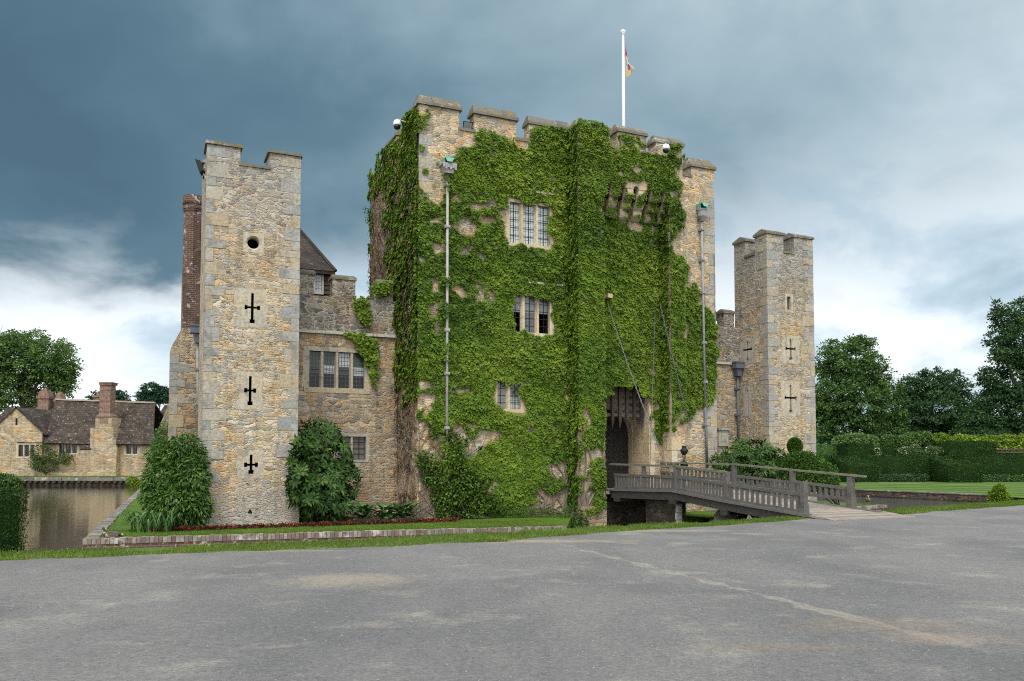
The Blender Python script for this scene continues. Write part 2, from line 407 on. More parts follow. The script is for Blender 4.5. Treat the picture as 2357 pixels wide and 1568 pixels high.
def brick(name, c1, c2, mor, sc=1.0, lichen=.2):
    m, t, b = new_mat(name); uv = t.node('ShaderNodeUVMap').outputs[0]; pos = t.node('ShaderNodeNewGeometry').outputs['Position']
    br = t.node('ShaderNodeTexBrick'); t.set(br.inputs[0], uv); br.inputs['Scale'].default_value = 1
    br.inputs['Brick Width'].default_value = .225 * sc; br.inputs['Row Height'].default_value = .078 * sc; br.inputs['Mortar Size'].default_value = .011 * sc
    br.inputs['Color1'].default_value = (*c1, 1); br.inputs['Color2'].default_value = (*c2, 1); br.inputs['Mortar'].default_value = (*mor, 1)
    f, _ = t.noise(pos, 3, 5, .6); base = t.mix(1, br.outputs[0], t.ramp(f, [(.3, (.6, .58, .56)), (.7, (1.2, 1.15, 1.1))]), 'MULTIPLY')
    base = t.mix(t.math('MULTIPLY', t.step(t.noise(pos, 4.3, 6, .7)[0], .56, .64), lichen), base, (.50, .47, .43))
    t.set(b.inputs['Base Color'], base); bump(t, b, t.math('ADD', br.outputs['Fac'], f), -.4, .02); return m
M['brick'] = brick('old_red_brick', (.125, .064, .048), (.092, .052, .043), (.18, .155, .135), lichen=.75)
M['brick2'] = brick('cottage_red_brick', (.20, .105, .075), (.145, .08, .06), (.27, .22, .18), 1.6, .25)

def roof_tiles(name, c1, c2, row=.16, lich=.25):
    m, t, b = new_mat(name); uv = t.node('ShaderNodeUVMap').outputs[0]
    wv, wc = t.noise(uv, 2, 2, dim='2D'); q = t.vmath('ADD', uv, t.vmath('MULTIPLY', t.vmath('SUBTRACT', wc, (.5, .5, .5)), (.1, .05, 0)))
    br = t.node('ShaderNodeTexBrick'); t.set(br.inputs[0], q); br.inputs['Scale'].default_value = 1
    br.inputs['Brick Width'].default_value = row * 1.35; br.inputs['Row Height'].default_value = row; br.inputs['Mortar Size'].default_value = row * .06
    br.inputs['Color1'].default_value = (*c1, 1); br.inputs['Color2'].default_value = (*c2, 1); br.inputs['Mortar'].default_value = (.015, .012, .01, 1)
    f, _ = t.noise(uv, 1.1, 5, .6, dim='2D'); base = t.mix(1, br.outputs[0], t.ramp(f, [(.3, (.6, .6, .6)), (.7, (1.35, 1.3, 1.25))]), 'MULTIPLY')
    sp = t.step(t.noise(uv, 3.2, 6, .75, dim='2D')[0], .60, .68)
    base = t.mix(t.math('MULTIPLY', sp, lich), base, (.42, .38, .32))
    t.set(b.inputs['Base Color'], base)
    ry = t.math('FRACT', t.math('DIVIDE', t.sep(q)[1], row))
    bump(t, b, t.math('SUBTRACT', t.math('ADD', br.outputs['Fac'], f), t.math('MULTIPLY', ry, 1.5)), -.6, .05); return m
M['roof'] = roof_tiles('stone_slate_roof', (.036, .029, .024), (.068, .053, .042), .30, .6)
M['tile'] = roof_tiles('dark_clay_tiles', (.036, .030, .027), (.058, .047, .041), .13, .15)
M['ridge'] = plain('ridge_stone', (.36, .31, .25), .9, .4, 3)

def wood(name, c, var=.5, mossy=0):
    m, t, b = new_mat(name); g = t.node('ShaderNodeNewGeometry'); uv = t.node('ShaderNodeUVMap').outputs[0]
    f, _ = t.noise(t.mapping(uv, (34, 3, 1)), 1.0, 5, .65, dim='2D'); f2, _ = t.noise(g.outputs['Position'], 4, 5, .6); f3, _ = t.noise(g.outputs['Position'], 40, 3)
    r = g.outputs['Random Per Island']
    k = t.math('ADD', t.math('ADD', -.25, t.math('MULTIPLY', r, .55)), t.math('ADD', t.math('MULTIPLY', f2, 1.1), t.math('MULTIPLY', f, .9)))
    base = t.mix(1, c, t.comb(k, k, k), 'MULTIPLY')
    base = t.mix(t.math('MULTIPLY', t.step(f3, .58, .70), .35), base, (.40, .40, .39))
    base = t.mix(t.math('MULTIPLY', t.step(f2, .60, .70), .4), base, tuple(v * .35 for v in c))
    if mossy: base = t.mix(t.math('MULTIPLY', t.step(f2, .52, .42), mossy), base, (.10, .12, .03))
    t.set(b.inputs['Base Color'], base); bump(t, b, t.math('ADD', f, f3), .5, .01); return m
M['oak'] = wood('weathered_grey_oak', (.098, .092, .087)); M['oakrail'] = wood('mossy_oak_rail', (.15, .14, .115), mossy=.35)
M['deck'] = wood('bridge_deck_oak', (.23, .195, .165)); M['beam'] = wood('dark_bridge_beam', (.036, .032, .028))
M['portcullis'] = wood('dark_portcullis_oak', (.034, .026, .022)); M['door'] = wood('dark_studded_door', (.020, .017, .015)); M['doorp'] = wood('brown_door_panel', (.055, .036, .024))
M['beamlite'] = wood('paler_portcullis_oak', (.085, .066, .056)); M['weather'] = wood('brown_weatherboard', (.07, .045, .035))

def leaf(name, stops, trans=.25, rough=.6, spec=.18):
    m, t, b = new_mat(name); uv = t.sep(t.node('ShaderNodeUVMap').outputs[0])
    c = t.ramp(uv[0], stops); pos = t.node('ShaderNodeNewGeometry').outputs['Position']
    f, _ = t.noise(pos, .9, 3); c = t.mix(1, c, t.ramp(f, [(.3, (.78, .80, .85)), (.7, (1.2, 1.15, 1.0))]), 'MULTIPLY')
    t.set(b.inputs['Base Color'], c); b.inputs['Roughness'].default_value = rough; b.inputs['Specular IOR Level'].default_value = spec
    if trans:
        tr = t.node('ShaderNodeBsdfTranslucent'); t.set(tr.inputs[0], t.mix(1, c, (1.1, 1.2, .5), 'MULTIPLY'))
        mx = t.node('ShaderNodeMixShader'); mx.inputs[0].default_value = trans
        t.l.new(b.outputs[0], mx.inputs[1]); t.l.new(tr.outputs[0], mx.inputs[2])
        out = [n for n in t.n if n.type == 'OUTPUT_MATERIAL'][0]; t.l.new(mx.outputs[0], out.inputs[0])
    return m
M['ivy'] = leaf('ivy_leaf', [(0, (.032, .070, .010)), (.30, (.082, .154, .015)), (.65, (.140, .224, .022)), (.86, (.215, .285, .036)), (.955, (.25, .24, .045)), (1, (.19, .085, .035))])
M['climb'] = leaf('wall_climber_leaf', [(0, (.030, .070, .012)), (.4, (.070, .140, .020)), (.8, (.125, .21, .036)), (1, (.19, .26, .07))])
M['wist'] = leaf('wisteria_leaf', [(0, (.024, .060, .014)), (.5, (.058, .130, .026)), (.88, (.12, .215, .045)), (1, (.19, .23, .07))])
M['strap'] = leaf('strap_leaf', [(0, (.025, .065, .02)), (.6, (.06, .13, .04)), (1, (.15, .24, .09))], .15)
M['loquat'] = leaf('broad_evergreen_leaf', [(0, (.016, .042, .011)), (.5, (.040, .092, .020)), (.85, (.085, .155, .038)), (.96, (.16, .21, .06)), (1, (.30, .14, .03))], .12, .5, .15)
M['berg'] = leaf('round_glossy_leaf', [(0, (.016, .055, .017)), (.6, (.035, .105, .028)), (1, (.075, .17, .045))], .12, .4, .4)
M['begonia'] = leaf('bedding_leaf_and_flower', [(0, (.030, .016, .010)), (.30, (.05, .030, .014)), (.46, (.040, .075, .02)), (.52, (.24, .010, .020)), (.80, (.40, .016, .035)), (.93, (.42, .10, .12)), (1, (.40, .28, .05))], .15)
M['yew'] = leaf('yew_leaf', [(0, (.009, .024, .006)), (.5, (.020, .048, .010)), (.9, (.042, .088, .015)), (1, (.08, .13, .025))], .1, .75, .06)
M['hedgebright'] = leaf('bright_hedge_leaf', [(0, (.025, .065, .013)), (.6, (.055, .125, .02)), (1, (.11, .20, .035))], .15)  # brighter green leaf for a shrub, the topiary and one hedge block
M['treeA'] = leaf('dark_tree_leaf', [(0, (.042, .088, .030)), (.5, (.080, .152, .048)), (1, (.145, .225, .075))], .2, .65, .1)
M['treeB'] = leaf('deep_tree_leaf', [(0, (.026, .060, .030)), (.5, (.048, .102, .044)), (1, (.085, .155, .062))], .2, .65, .1)
M['treeC'] = leaf('light_tree_leaf', [(0, (.052, .105, .036)), (.5, (.10, .18, .055)), (1, (.17, .26, .09))], .25)
M['pale'] = leaf('pale_shrub_leaf', [(0, (.07, .13, .045)), (.5, (.13, .21, .08)), (1, (.22, .31, .13))], .2, .65, .1)
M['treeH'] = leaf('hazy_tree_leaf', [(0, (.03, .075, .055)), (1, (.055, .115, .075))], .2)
M['lime'] = leaf('yellow_green_leaf', [(0, (.09, .16, .02)), (.5, (.17, .26, .03)), (1, (.28, .36, .05))], .25)
M['rose'] = leaf('rose_leaf', [(0, (.03, .07, .02)), (.6, (.06, .115, .03)), (.90, (.12, .16, .045)), (.93, (.6, .5, .46)), (1, (.72, .62, .58))], .2)
M['whiterose'] = leaf('white_rose_leaf', [(0, (.04, .09, .025)), (.6, (.09, .16, .05)), (.78, (.13, .19, .06)), (.8, (.72, .68, .66)), (1, (.8, .76, .74))], .2)
M['redrose'] = leaf('red_rose_leaf', [(0, (.028, .062, .025)), (.6, (.055, .105, .045)), (.93, (.10, .15, .07)), (.95, (.38, .012, .025)), (1, (.5, .02, .04))], .15)
M['blade'] = leaf('grass_blade', [(0, (.050, .090, .013)), (.5, (.10, .17, .024)), (.85, (.18, .25, .045)), (1, (.32, .28, .12))], .25)

def bark(name, c):
    m, t, b = new_mat(name); p = t.node('ShaderNodeNewGeometry').outputs['Position']
    f, _ = t.noise(t.mapping(p, (6, 6, 1.2)), 1.5, 5, .65); t.set(b.inputs['Base Color'], t.mix(f, tuple(v * .45 for v in c), tuple(v * 1.5 for v in c)))
    bump(t, b, f, .7, .03); return m
M['bark'] = bark('tree_bark', (.075, .06, .045)); M['vine'] = bark('woody_vine', (.20, .155, .125))

def grass(name, a, b_, stripes=None, scale=3.0, daisy=0):
    m, t, b = new_mat(name); p = t.node('ShaderNodeNewGeometry').outputs['Position']
    f, _ = t.noise(p, scale, 6, .7); f2, _ = t.noise(p, .35, 3); f3, _ = t.noise(t.mapping(p, (1, 1, 1)), 38, 3, .6)
    k = t.math('ADD', t.math('MULTIPLY', f, .5), t.math('MULTIPLY', f3, .5))
    c = t.mix(t.step(k, .32, .68), a, b_); c = t.mix(1, c, t.ramp(f2, [(.3, (.8, .82, .8)), (.7, (1.2, 1.15, 1.1))]), 'MULTIPLY')
    if stripes:
        d = t.vmath('DOT_PRODUCT', p, stripes[0]); s = t.math('SINE', t.math('MULTIPLY', d, stripes[1]))
        s = t.math('ADD', s, t.math('MULTIPLY', t.math('SUBTRACT', f, .5), 1.2))
        c = t.mix(t.step(s, -.4, .5), t.mix(1, c, (.72, .78, .7), 'MULTIPLY'), t.mix(1, c, (1.25, 1.2, 1.15), 'MULTIPLY'))
    if daisy:
        v = t.voro(p, 2.6, dim='3D'); c = t.mix(t.math('MULTIPLY', t.step(v.outputs['Distance'], .06, .04), daisy), c, (.7, .7, .62))
    t.set(b.inputs['Base Color'], c); b.inputs['Roughness'].default_value = .9; bump(t, b, k, .8, .04); return m
M['lawn'] = grass('mown_lawn', (.036, .080, .006), (.085, .155, .011), daisy=.8)
M['stripe'] = grass('striped_lawn', (.040, .085, .009), (.078, .145, .016), stripes=((.42, .90, 0), 1.5))
M['verge'] = grass('rough_verge', (.050, .082, .016), (.105, .150, .030))
M['field'] = grass('meadow', (.045, .09, .018), (.08, .14, .03))
M['soil'] = plain('dark_soil', (.035, .026, .02), .95, .5, 12, bmp=.6)

# old tarmac of the forecourt: worn sandy patches, a debris-filled joint, a silty hollow
def tarmac():
    m, t, b = new_mat('forecourt_tarmac'); p = t.node('ShaderNodeNewGeometry').outputs['Position']
    g1, _ = t.noise(p, 95, 3, .7); g2, _ = t.noise(p, 24, 5, .7)
    big, _ = t.noise(t.mapping(p, (.8, .5, 1), rot=(0, 0, .3)), .42, 5, .6, dist=.4); mid, _ = t.noise(t.mapping(p, (.75, .85, 1), (3, 9, 0), (0, 0, -.35)), 1.15, 7, .66, dist=.2)
    c = t.mix(t.step(big, .34, .66), (.120, .119, .120), (.168, .164, .159))
    c = t.mix(t.math('MULTIPLY', t.step(mid, .52, .74), .65), c, (.285, .265, .23))
    # joint
    a = G(1290, 1253); bb = G(2120, 1462); d = (bb - a).normalized(); nr = Vector((-d.y, d.x, 0))
    jd = t.math('ABSOLUTE', t.math('ADD', t.math('SUBTRACT', t.vmath('DOT_PRODUCT', p, tuple(nr)), a.dot(nr)), t.math('MULTIPLY', t.math('SUBTRACT', g2, .5), .16)))
    jn, _ = t.noise(p, 1.6, 3); along = t.math('SUBTRACT', t.vmath('DOT_PRODUCT', p, tuple(d)), a.dot(d))
    al = t.math('MULTIPLY', t.step(along, -.5, .5), t.step(along, (bb - a).length + 1, (bb - a).length))
    wdt = t.math('ADD', .03, t.math('MULTIPLY', t.step(jn, .42, .66), .17))
    jf = t.math('MULTIPLY', t.math('SUBTRACT', 1, t.step(t.math('DIVIDE', jd, wdt), .4, 1.1)), al)
    c = t.mix(t.math('MULTIPLY', jf, .55), c, (.30, .275, .23))
    jc = t.math('MULTIPLY', t.math('SUBTRACT', 1, t.step(jd, .006, .022)), al); c = t.mix(t.math('MULTIPLY', jc, .35), c, (.10, .09, .08))
    for (px, py, rx, ry, cc, am) in ((2010, 1440, 1.1, .55, (.20, .165, .125), .5), (1790, 1490, 1.0, .25, (.21, .175, .135), .4), (800, 1335, 1.0, .8, (.32, .265, .20), .5), (2200, 1470, .8, .3, (.25, .20, .15), .5), (1240, 1246, 2.2, .35, (.31, .255, .19), .6), (1500, 1222, 2.5, .35, (.33, .28, .21), .5), (620, 1268, 2.2, .2, (.25, .20, .15), .6)):
        q = G(px, py); dv = t.vmath('MULTIPLY', t.vmath('SUBTRACT', p, tuple(q)), (1 / rx, 1 / ry, 0))
        ff = t.math('SUBTRACT', 1, t.step(t.math('ADD', t.vmath('LENGTH', dv), t.math('MULTIPLY', t.math('SUBTRACT', t.noise(p, 2.2, 5, .65)[0], .5), 1.6)), .25, 1.15))
        c = t.mix(t.math('MULTIPLY', ff, am), c, cc)
    g3, _ = t.noise(p, 9, 6, .75)
    k = t.math('ADD', -.62, t.math('ADD', t.math('MULTIPLY', g1, 1.2), t.math('ADD', t.math('MULTIPLY', g2, 1.2), t.math('MULTIPLY', g3, .85))))
    c = t.mix(1, c, t.comb(k, k, k), 'MULTIPLY')
    vs = t.voro(p, 46, dim='3D'); sx_ = t.sep(vs.outputs['Color']); kk = t.math('ADD', .92, t.math('MULTIPLY', sx_[0], .28)); c = t.mix(1, c, t.comb(kk, kk, kk), 'MULTIPLY')
    vc = t.voro(t.vmath('ADD', p, t.vmath('MULTIPLY', t.noise(p, 1.5, 5, .6)[1], (.9, .9, 0))), .33, 'DISTANCE_TO_EDGE', dim='2D'); ck = t.math('MULTIPLY', t.step(vc.outputs['Distance'], .010, .002), t.step(t.noise(p, .5, 3)[0], .46, .62))
    c = t.mix(t.math('MULTIPLY', ck, .3), c, (.07, .068, .066))
    st = t.voro(p, 9, dim='3D'); c = t.mix(t.math('MULTIPLY', t.step(st.outputs['Distance'], .08, .05), .22), c, (.45, .44, .42))
    t.set(b.inputs['Base Color'], c); b.inputs['Roughness'].default_value = .9; bump(t, b, t.math('ADD', g1, g2), .7, .02); return m
M['tarmac'] = tarmac()

def water():
    m, t, b = new_mat('moat_water'); p = t.node('ShaderNodeNewGeometry').outputs['Position']
    x_, y_, z_ = t.sep(p)
    f, _ = t.noise(t.mapping(p, (1.1, 2.3, 1)), 1.0, 4, .6); f2, _ = t.noise(t.mapping(p, (2.5, 6, 1)), 1.3, 3, .6)
    rip = t.step(x_, -4, 6)
    b.inputs['Base Color'].default_value = (.030, .026, .014, 1); b.inputs['Roughness'].default_value = .04
    b.inputs['Specular IOR Level'].default_value = .6; b.inputs['IOR'].default_value = 1.33
    bump(t, b, t.math('ADD', t.math('MULTIPLY', f, t.math('ADD', .17, t.math('MULTIPLY', rip, 4.0))), t.math('MULTIPLY', f2, t.math('ADD', .03, t.math('MULTIPLY', rip, 4.5)))), .45, .10); return m
M['water'] = water()

def glass(name, col, rough=.12, lead=None, spec=.6, lc=(.02, .02, .022)):
    """window light: what shows behind the glass plus its own gloss; lead=(w,h) leaded cames"""
    m, t, b = new_mat(name); uv = t.node('ShaderNodeUVMap').outputs[0]; f, _ = t.noise(uv, 2.2, 3, dim='2D')
    c = t.mix(f, tuple(v * .7 for v in col), tuple(v * 1.25 for v in col))
    if lead:
        br = t.node('ShaderNodeTexBrick', offset=0); t.set(br.inputs[0], uv); br.inputs['Scale'].default_value = 1
        br.inputs['Brick Width'].default_value = lead[0]; br.inputs['Row Height'].default_value = lead[1]; br.inputs['Mortar Size'].default_value = .009
        c = t.mix(br.outputs['Fac'], c, lc)
        bump(t, b, t.math('ADD', br.outputs['Fac'], t.math('MULTIPLY', f, .3)), .3, .01)
    t.set(b.inputs['Base Color'], c); b.inputs['Roughness'].default_value = rough; b.inputs['Specular IOR Level'].default_value = spec; return m
M['g_pale'] = glass('pale_grey_green_glass', (.40, .45, .45), lead=(.105, .17)); M['g_grey'] = glass('grey_patterned_glass', (.115, .125, .135), lead=(.12, .16), lc=(.20, .20, .21))  # pale grey green panes for the top window of the gatehouse
M['g_dark'] = glass('dark_glass', (.012, .013, .016), .08); M['g_blind'] = glass('blind_behind_glass', (.055, .072, .064), lead=(.13, .16), lc=(.03, .035, .03), spec=.25)
M['g_black'] = glass('black_leaded_glass', (.006, .007, .009), .1, lead=(.13, .16), lc=(.07, .08, .08), spec=.25); M['g_white'] = glass('net_curtain_glass', (.34, .36, .38), lead=(.11, .15))
M['g_blue'] = glass('dark_blue_glass', (.03, .038, .05), .1, lead=(.12, .16), lc=(.11, .12, .13)); M['g_wood'] = glass('boarded_glass', (.12, .10, .08), .4, lead=(.22, .2))
M['black'] = plain('hollow_shade_black', (.010, .009, .008), .95); M['iron'] = plain('black_iron', (.018, .022, .022), .55, .4, 20, .3)  # 'black' puts the shade inside slits, vents and holes into the colour
M['chain'] = plain('galvanised_chain', (.15, .155, .16), .5, .3, 15, .4); M['lead'] = plain('grey_lead', (.25, .26, .265), .6, .45, 5); M['leadwhite'] = plain('pale_painted_lead', (.30, .29, .285), .7, .5, 7)
M['leadblue'] = plain('blue_grey_lead', (.105, .13, .165), .55, .3, 4); M['copper'] = plain('green_copper', (.13, .33, .27), .6, .3, 5); M['white'] = plain('white_paint', (.80, .81, .82), .35, .05, 5, spec=.5)
M['dome'] = plain('smoked_dome', (.012, .012, .014), .1, .1, 5, spec=.6); M['greymetal'] = plain('grey_bracket', (.42, .42, .40), .5, .2, 8); M['flood'] = plain('floodlight_lens', (.20, .22, .22), .2, .2, 6, spec=.6)
M['plaster'] = plain('pale_plaster', (.44, .41, .35), .9, .2, 3)
M['brown'] = plain('reddish_stone', (.20, .11, .07), .9, .5, 3, bmp=.5)
# ------------------------------------------------------------------ ground, forecourt, moat, lawns
def struct(o): o['kind'] = 'structure'; return o
bank_px = [(-700, 1297), (-300, 1283), (0, 1272), (200, 1264), (500, 1254), (800, 1244), (1100, 1227), (1400, 1211), (1700, 1198), (1835, 1188), (1905, 1184), (2005, 1180), (2075, 1170), (2200, 1162), (2357, 1151)]
bank = [G(*p) for p in bank_px]; bank.append(bank[-1] + Vector((3.0, 2.6, 0)))
tar_px = [(-700, 1316), (-300, 1303), (0, 1291), (150, 1284), (400, 1274), (700, 1264), (900, 1257), (1120, 1247), (1420, 1224), (1640, 1211), (1800, 1199), (1850, 1194), (1905, 1191), (2003, 1187), (2060, 1186), (2150, 1178), (2357, 1163)]
tar = [G(*p) for p in tar_px]; tar.append(tar[-1] + Vector((60, 62, 0)))
def ragged(pts, amp, step, seed):
    out = []
    for a, b in zip(pts[:-1], pts[1:]):
        n = max(1, int((b - a).length / step)); d = (b - a).normalized(); nr = Vector((-d.y, d.x, 0))
        for i in range(n):
            p = a.lerp(b, i / n); k = mnoise.noise(p * 1.1 + Vector((seed, 0, 0))) + .6 * mnoise.noise(p * 3.3 + Vector((seed, 5, 0)))
            out.append(p + nr * amp * k * min(1, p.length / 14))
    out.append(pts[-1]); return out
def sheet(name, outline, holes, z, mat):
    loops = [[Vector((p[0], p[1], z)) for p in outline]] + [[Vector((p[0], p[1], z)) for p in h] for h in holes]
    flat = [p for l in loops for p in l]; mb = MB()
    for tri in tessellate_polygon(loops):
        q = [flat[i] for i in tri]
        if (q[1] - q[0]).cross(q[2] - q[0]).z < 0: q = q[::-1]
        mb.face(q, [(p.x, p.y) for p in q])
    return mb
def skirt(mb, pts, z0, z1, closed=False):
    n = len(pts)
    for i in range(n if closed else n - 1):
        a = pts[i]; b = pts[(i + 1) % n]
        mb.face([Vector((a[0], a[1], z0)), Vector((b[0], b[1], z0)), Vector((b[0], b[1], z1)), Vector((a[0], a[1], z1))])
wallR0 = G(1985, 1143, ZW); wallR1 = G(2290, 1158, ZW); wd = (wallR0 - wallR1).normalized()
wallR_far = wallR0 + wd * 30
FARY = G(160, 1118, ZW).y
n_ = Vector((-wd.y, wd.x, 0)); n_ = (n_ if n_.y > 0 else -n_) * .4
moat = [(p.x, p.y) for p in bank] + [(p.x + n_.x, p.y + n_.y) for p in (wallR1 + Vector((1.2, -2, 0)), wallR1, wallR0, wallR_far)] + [(10, FARY + 6), (-26, FARY + .45), (-75, FARY + .45), (-80, 12)]
mb = sheet('ground', [(-2500, -900), (2500, -900), (2500, 4000), (-2500, 4000)], [moat], ZB - .02, M['field'])
skirt(mb, moat, ZW - 1.5, ZB - .02, True)
struct(mb.build('ground', M['field']))
struct(sheet('water', moat, [], ZW, M['water']).build('water', M['water']))
mb = sheet('moat_bed', [(-90, 5), (60, 5), (60, 110), (-90, 110)], [], ZW - 1.5, M['soil']); struct(mb.build('moat_bed', M['soil']))
# forecourt: grass verge slab and the tarmac sheet on it
bk = ragged(bank, .14, .35, 3)
back_edge = [bk[-1] + Vector((130, 120, 0)), Vector((160, -60, 0)), Vector((-160, -60, 0)), bk[0] + Vector((-120, -20, 0))]
mb = sheet('verge', [(p.x, p.y) for p in bk] + [(p.x, p.y) for p in back_edge], [], -.012, M['verge'])
skirt(mb, bk, ZW - .8, -.012); verge = struct(mb.build('verge', M['verge']))
tk = ragged(tar, .16, .25, 11)
mb = sheet('forecourt', [(p.x, p.y) for p in tk] + [(150, 20), (150, -55), (-150, -55), (tk[0].x - 100, tk[0].y - 10)], [], 0.0, M['tarmac'])
struct(mb.build('forecourt', M['tarmac']))

# castle lawn (the island in the moat) with brick edging
EB0 = G(190, 1243, ZB); EB1 = G(1305, 1213, ZB)
LB = G(323, 1123.6, ZB); lbd = (LB - EB0).normalized()
isl_left_far = EB0 + lbd * 48
S_P1 = SX(1312, 0, 900)
P1 = L(S_P1 + .1, .05, 0)
isl = [(EB0.x, EB0.y), (EB1.x, EB1.y), (P1.x, P1.y)] + [tuple(L(s, t, 0)[:2]) for s, t in ((S_P1, 26), (-4, 26))] + [(isl_left_far.x, isl_left_far.y)]
mb = sheet('castle_lawn', isl, [], ZB, M['lawn']); skirt(mb, isl, ZW - .6, ZB, True); struct(mb.build('castle_lawn', M['lawn']))
S_R0 = SX(1500, 0, 900)
RC = (23.4, .1)
islr = [tuple(L(s, t, 0)[:2]) for s, t in ((S_R0 + .3, .1), (S_R0 + .3, -3.6), RC, (24.2, 24), (S_R0 + .4, 24))]
mb = sheet('castle_lawn', islr, [], ZB - .003, M['lawn']); skirt(mb, islr, ZW - .6, ZB - .003, True); struct(mb.build('castle_lawn', M['lawn']))

def brick_edge(name, a, b, label, h=.155, wd=.112, dp=.24, cat='edging wall', base_h=.5):
    """a course of bricks on edge over a low retaining wall"""
    a = Vector(a); b = Vector(b); d = (b - a).normalized(); nr = Vector((d.y, -d.x, 0)); n = int((b - a).length / wd)
    t = thing(name, a, label, cat); mb = MB(); mw = MB()
    for i in range(n):
        p = a + d * (i + .5) * (b - a).length / n; hh = random.uniform(-.012, .012); o = random.uniform(-.012, .012)
        q = p + nr * (o + .02)
        w2 = d * (wd * .46); dd = nr * (-dp)
        z0 = a.z - h + .025 + random.uniform(0, .004); z1 = a.z + .03 + hh
        P = [q - w2, q + w2, q + w2 + dd, q - w2 + dd]
        mb.hexa([Vector((v.x, v.y, z0)) for v in P] + [Vector((v.x, v.y, z1)) for v in P])
    P = [a + nr * .006, b + nr * .006, b - nr * dp * .9, a - nr * dp * .9]
    mw.hexa([Vector((v.x, v.y, a.z - base_h - h)) for v in P] + [Vector((v.x, v.y, a.z - h + .02)) for v in P])
    mb.build('coping', M['brickedge'], t); mw.build('wall', M['brick'], t); return t
brick_edge('brick_edging', EB0, EB1, 'long low lichened brick on edge wall fronting the castle lawn', base_h=.4)
# flat stone edging down the water side
t = thing('stone_edging', EB0, 'grey flat stone edging between the left moat water and the castle lawn', 'edging'); mb = MB()
p = EB0.copy(); nr = Vector((lbd.y, -lbd.x, 0)) * -1
while (p - EB0).length < 46:
    l_ = random.uniform(.45, .95); q = p + lbd * (l_ - .02); zz_ = ZB + random.uniform(.0, .03); off = nr * random.uniform(-.03, .03)
    P = [p - nr * .02 + off, q - nr * .02 + off, q - nr * .36 + off, p - nr * .36 + off]
    if Vector(P[1] - P[0]).cross(P[2] - P[1]).z < 0: P = P[::-1]
    mb.hexa([Vector((v.x, v.y, ZW - .3)) for v in P] + [Vector((v.x, v.y, zz_ + .015)) for v in P]); p = p + lbd * l_
mb.build('coping', M['wallcap'], t)
brick_edge('brick_edging', L(S_R0 + .3, -3.62, ZB), L(RC[0], RC[1], ZB), 'brick edging of the lawn right of the gate, running behind the wooden bridge', base_h=.4)

# ------------------------------------------------------------------ castle building kit
def wall_face(mb, fr, s0, s1, z0, z1, openings, depth, mi=0):
    """front skin with rectangular openings and their reveals; fr(s, d, z) -> world, d = depth into the wall"""
    xs = sorted({s0, s1, *[q for o in openings for q in o[:2]]}); zs = sorted({z0, z1, *[q for o in openings for q in o[2:4]]})
    for a, b in zip(xs[:-1], xs[1:]):
        for c, d in zip(zs[:-1], zs[1:]):
            ms, mz = (a + b) / 2, (c + d) / 2
            if any(o[0] < ms < o[1] and o[2] < mz < o[3] for o in openings): continue
            mb.face([fr(a, 0, c), fr(b, 0, c), fr(b, 0, d), fr(a, 0, d)], mi=mi)
    for o in openings:
        a, b, c, d = o[:4]; dp = o[4] if len(o) > 4 else depth
        mb.face([fr(a, 0, c), fr(a, 0, d), fr(a, dp, d), fr(a, dp, c)], mi=mi); mb.face([fr(b, 0, c), fr(b, dp, c), fr(b, dp, d), fr(b, 0, d)], mi=mi)
        mb.face([fr(a, 0, c), fr(a, dp, c), fr(b, dp, c), fr(b, 0, c)], mi=mi); mb.face([fr(a, 0, d), fr(b, 0, d), fr(b, dp, d), fr(a, dp, d)], mi=mi)
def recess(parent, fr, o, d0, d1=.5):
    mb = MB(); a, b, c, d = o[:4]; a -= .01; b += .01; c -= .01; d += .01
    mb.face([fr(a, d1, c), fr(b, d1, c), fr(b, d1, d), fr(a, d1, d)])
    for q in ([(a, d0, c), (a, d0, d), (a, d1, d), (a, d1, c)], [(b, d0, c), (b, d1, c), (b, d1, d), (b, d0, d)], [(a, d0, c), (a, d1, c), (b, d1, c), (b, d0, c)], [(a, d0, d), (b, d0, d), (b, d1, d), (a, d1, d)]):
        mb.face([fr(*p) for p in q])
    return mb.build('recess', M['black'], parent)  # near-black faces stand in for the unlit space behind the opening
def frame_t(t): return lambda s, d, z: L(s, t + d, z)          # wall facing the forecourt
def frame_s(sv): return lambda t, d, z: L(sv + d, t, z)        # wall facing left (u = t)
def holes_plate(mb, fr, outer, holes, d0=-.003, th=.16, mi=0, jit=0):
    """dressed slab with square-cut holes"""
    s0, s1, z0, z1 = outer
    xs = sorted({s0, s1, *[q for o in holes for q in o[:2]]}); zs = sorted({z0, z1, *[q for o in holes for q in o[2:4]]})
    cell = lambda i, j: not any(o[0] < (xs[i] + xs[i + 1]) / 2 < o[1] and o[2] < (zs[j] + zs[j + 1]) / 2 < o[3] for o in holes)
    for i in range(len(xs) - 1):
        for j in range(len(zs) - 1):
            if cell(i, j):
                mb.face([fr(xs[i], d0, zs[j]), fr(xs[i + 1], d0, zs[j]), fr(xs[i + 1], d0, zs[j + 1]), fr(xs[i], d0, zs[j + 1])], mi=mi)
            else:
                for (di, dj, e) in ((-1, 0, 'l'), (1, 0, 'r'), (0, -1, 'b'), (0, 1, 't')):
                    a, b, c, d = xs[i], xs[i + 1], zs[j], zs[j + 1]
                    ii, jj = i + di, j + dj
                    if 0 <= ii < len(xs) - 1 and 0 <= jj < len(zs) - 1 and cell(ii, jj):
                        q = {'l': [(a, c), (a, d)], 'r': [(b, d), (b, c)], 'b': [(b, c), (a, c)], 't': [(a, d), (b, d)]}[e]
                        mb.face([fr(q[0][0], d0, q[0][1]), fr(q[1][0], d0, q[1][1]), fr(q[1][0], d0 + th, q[1][1]), fr(q[0][0], d0 + th, q[0][1])], mi=mi)
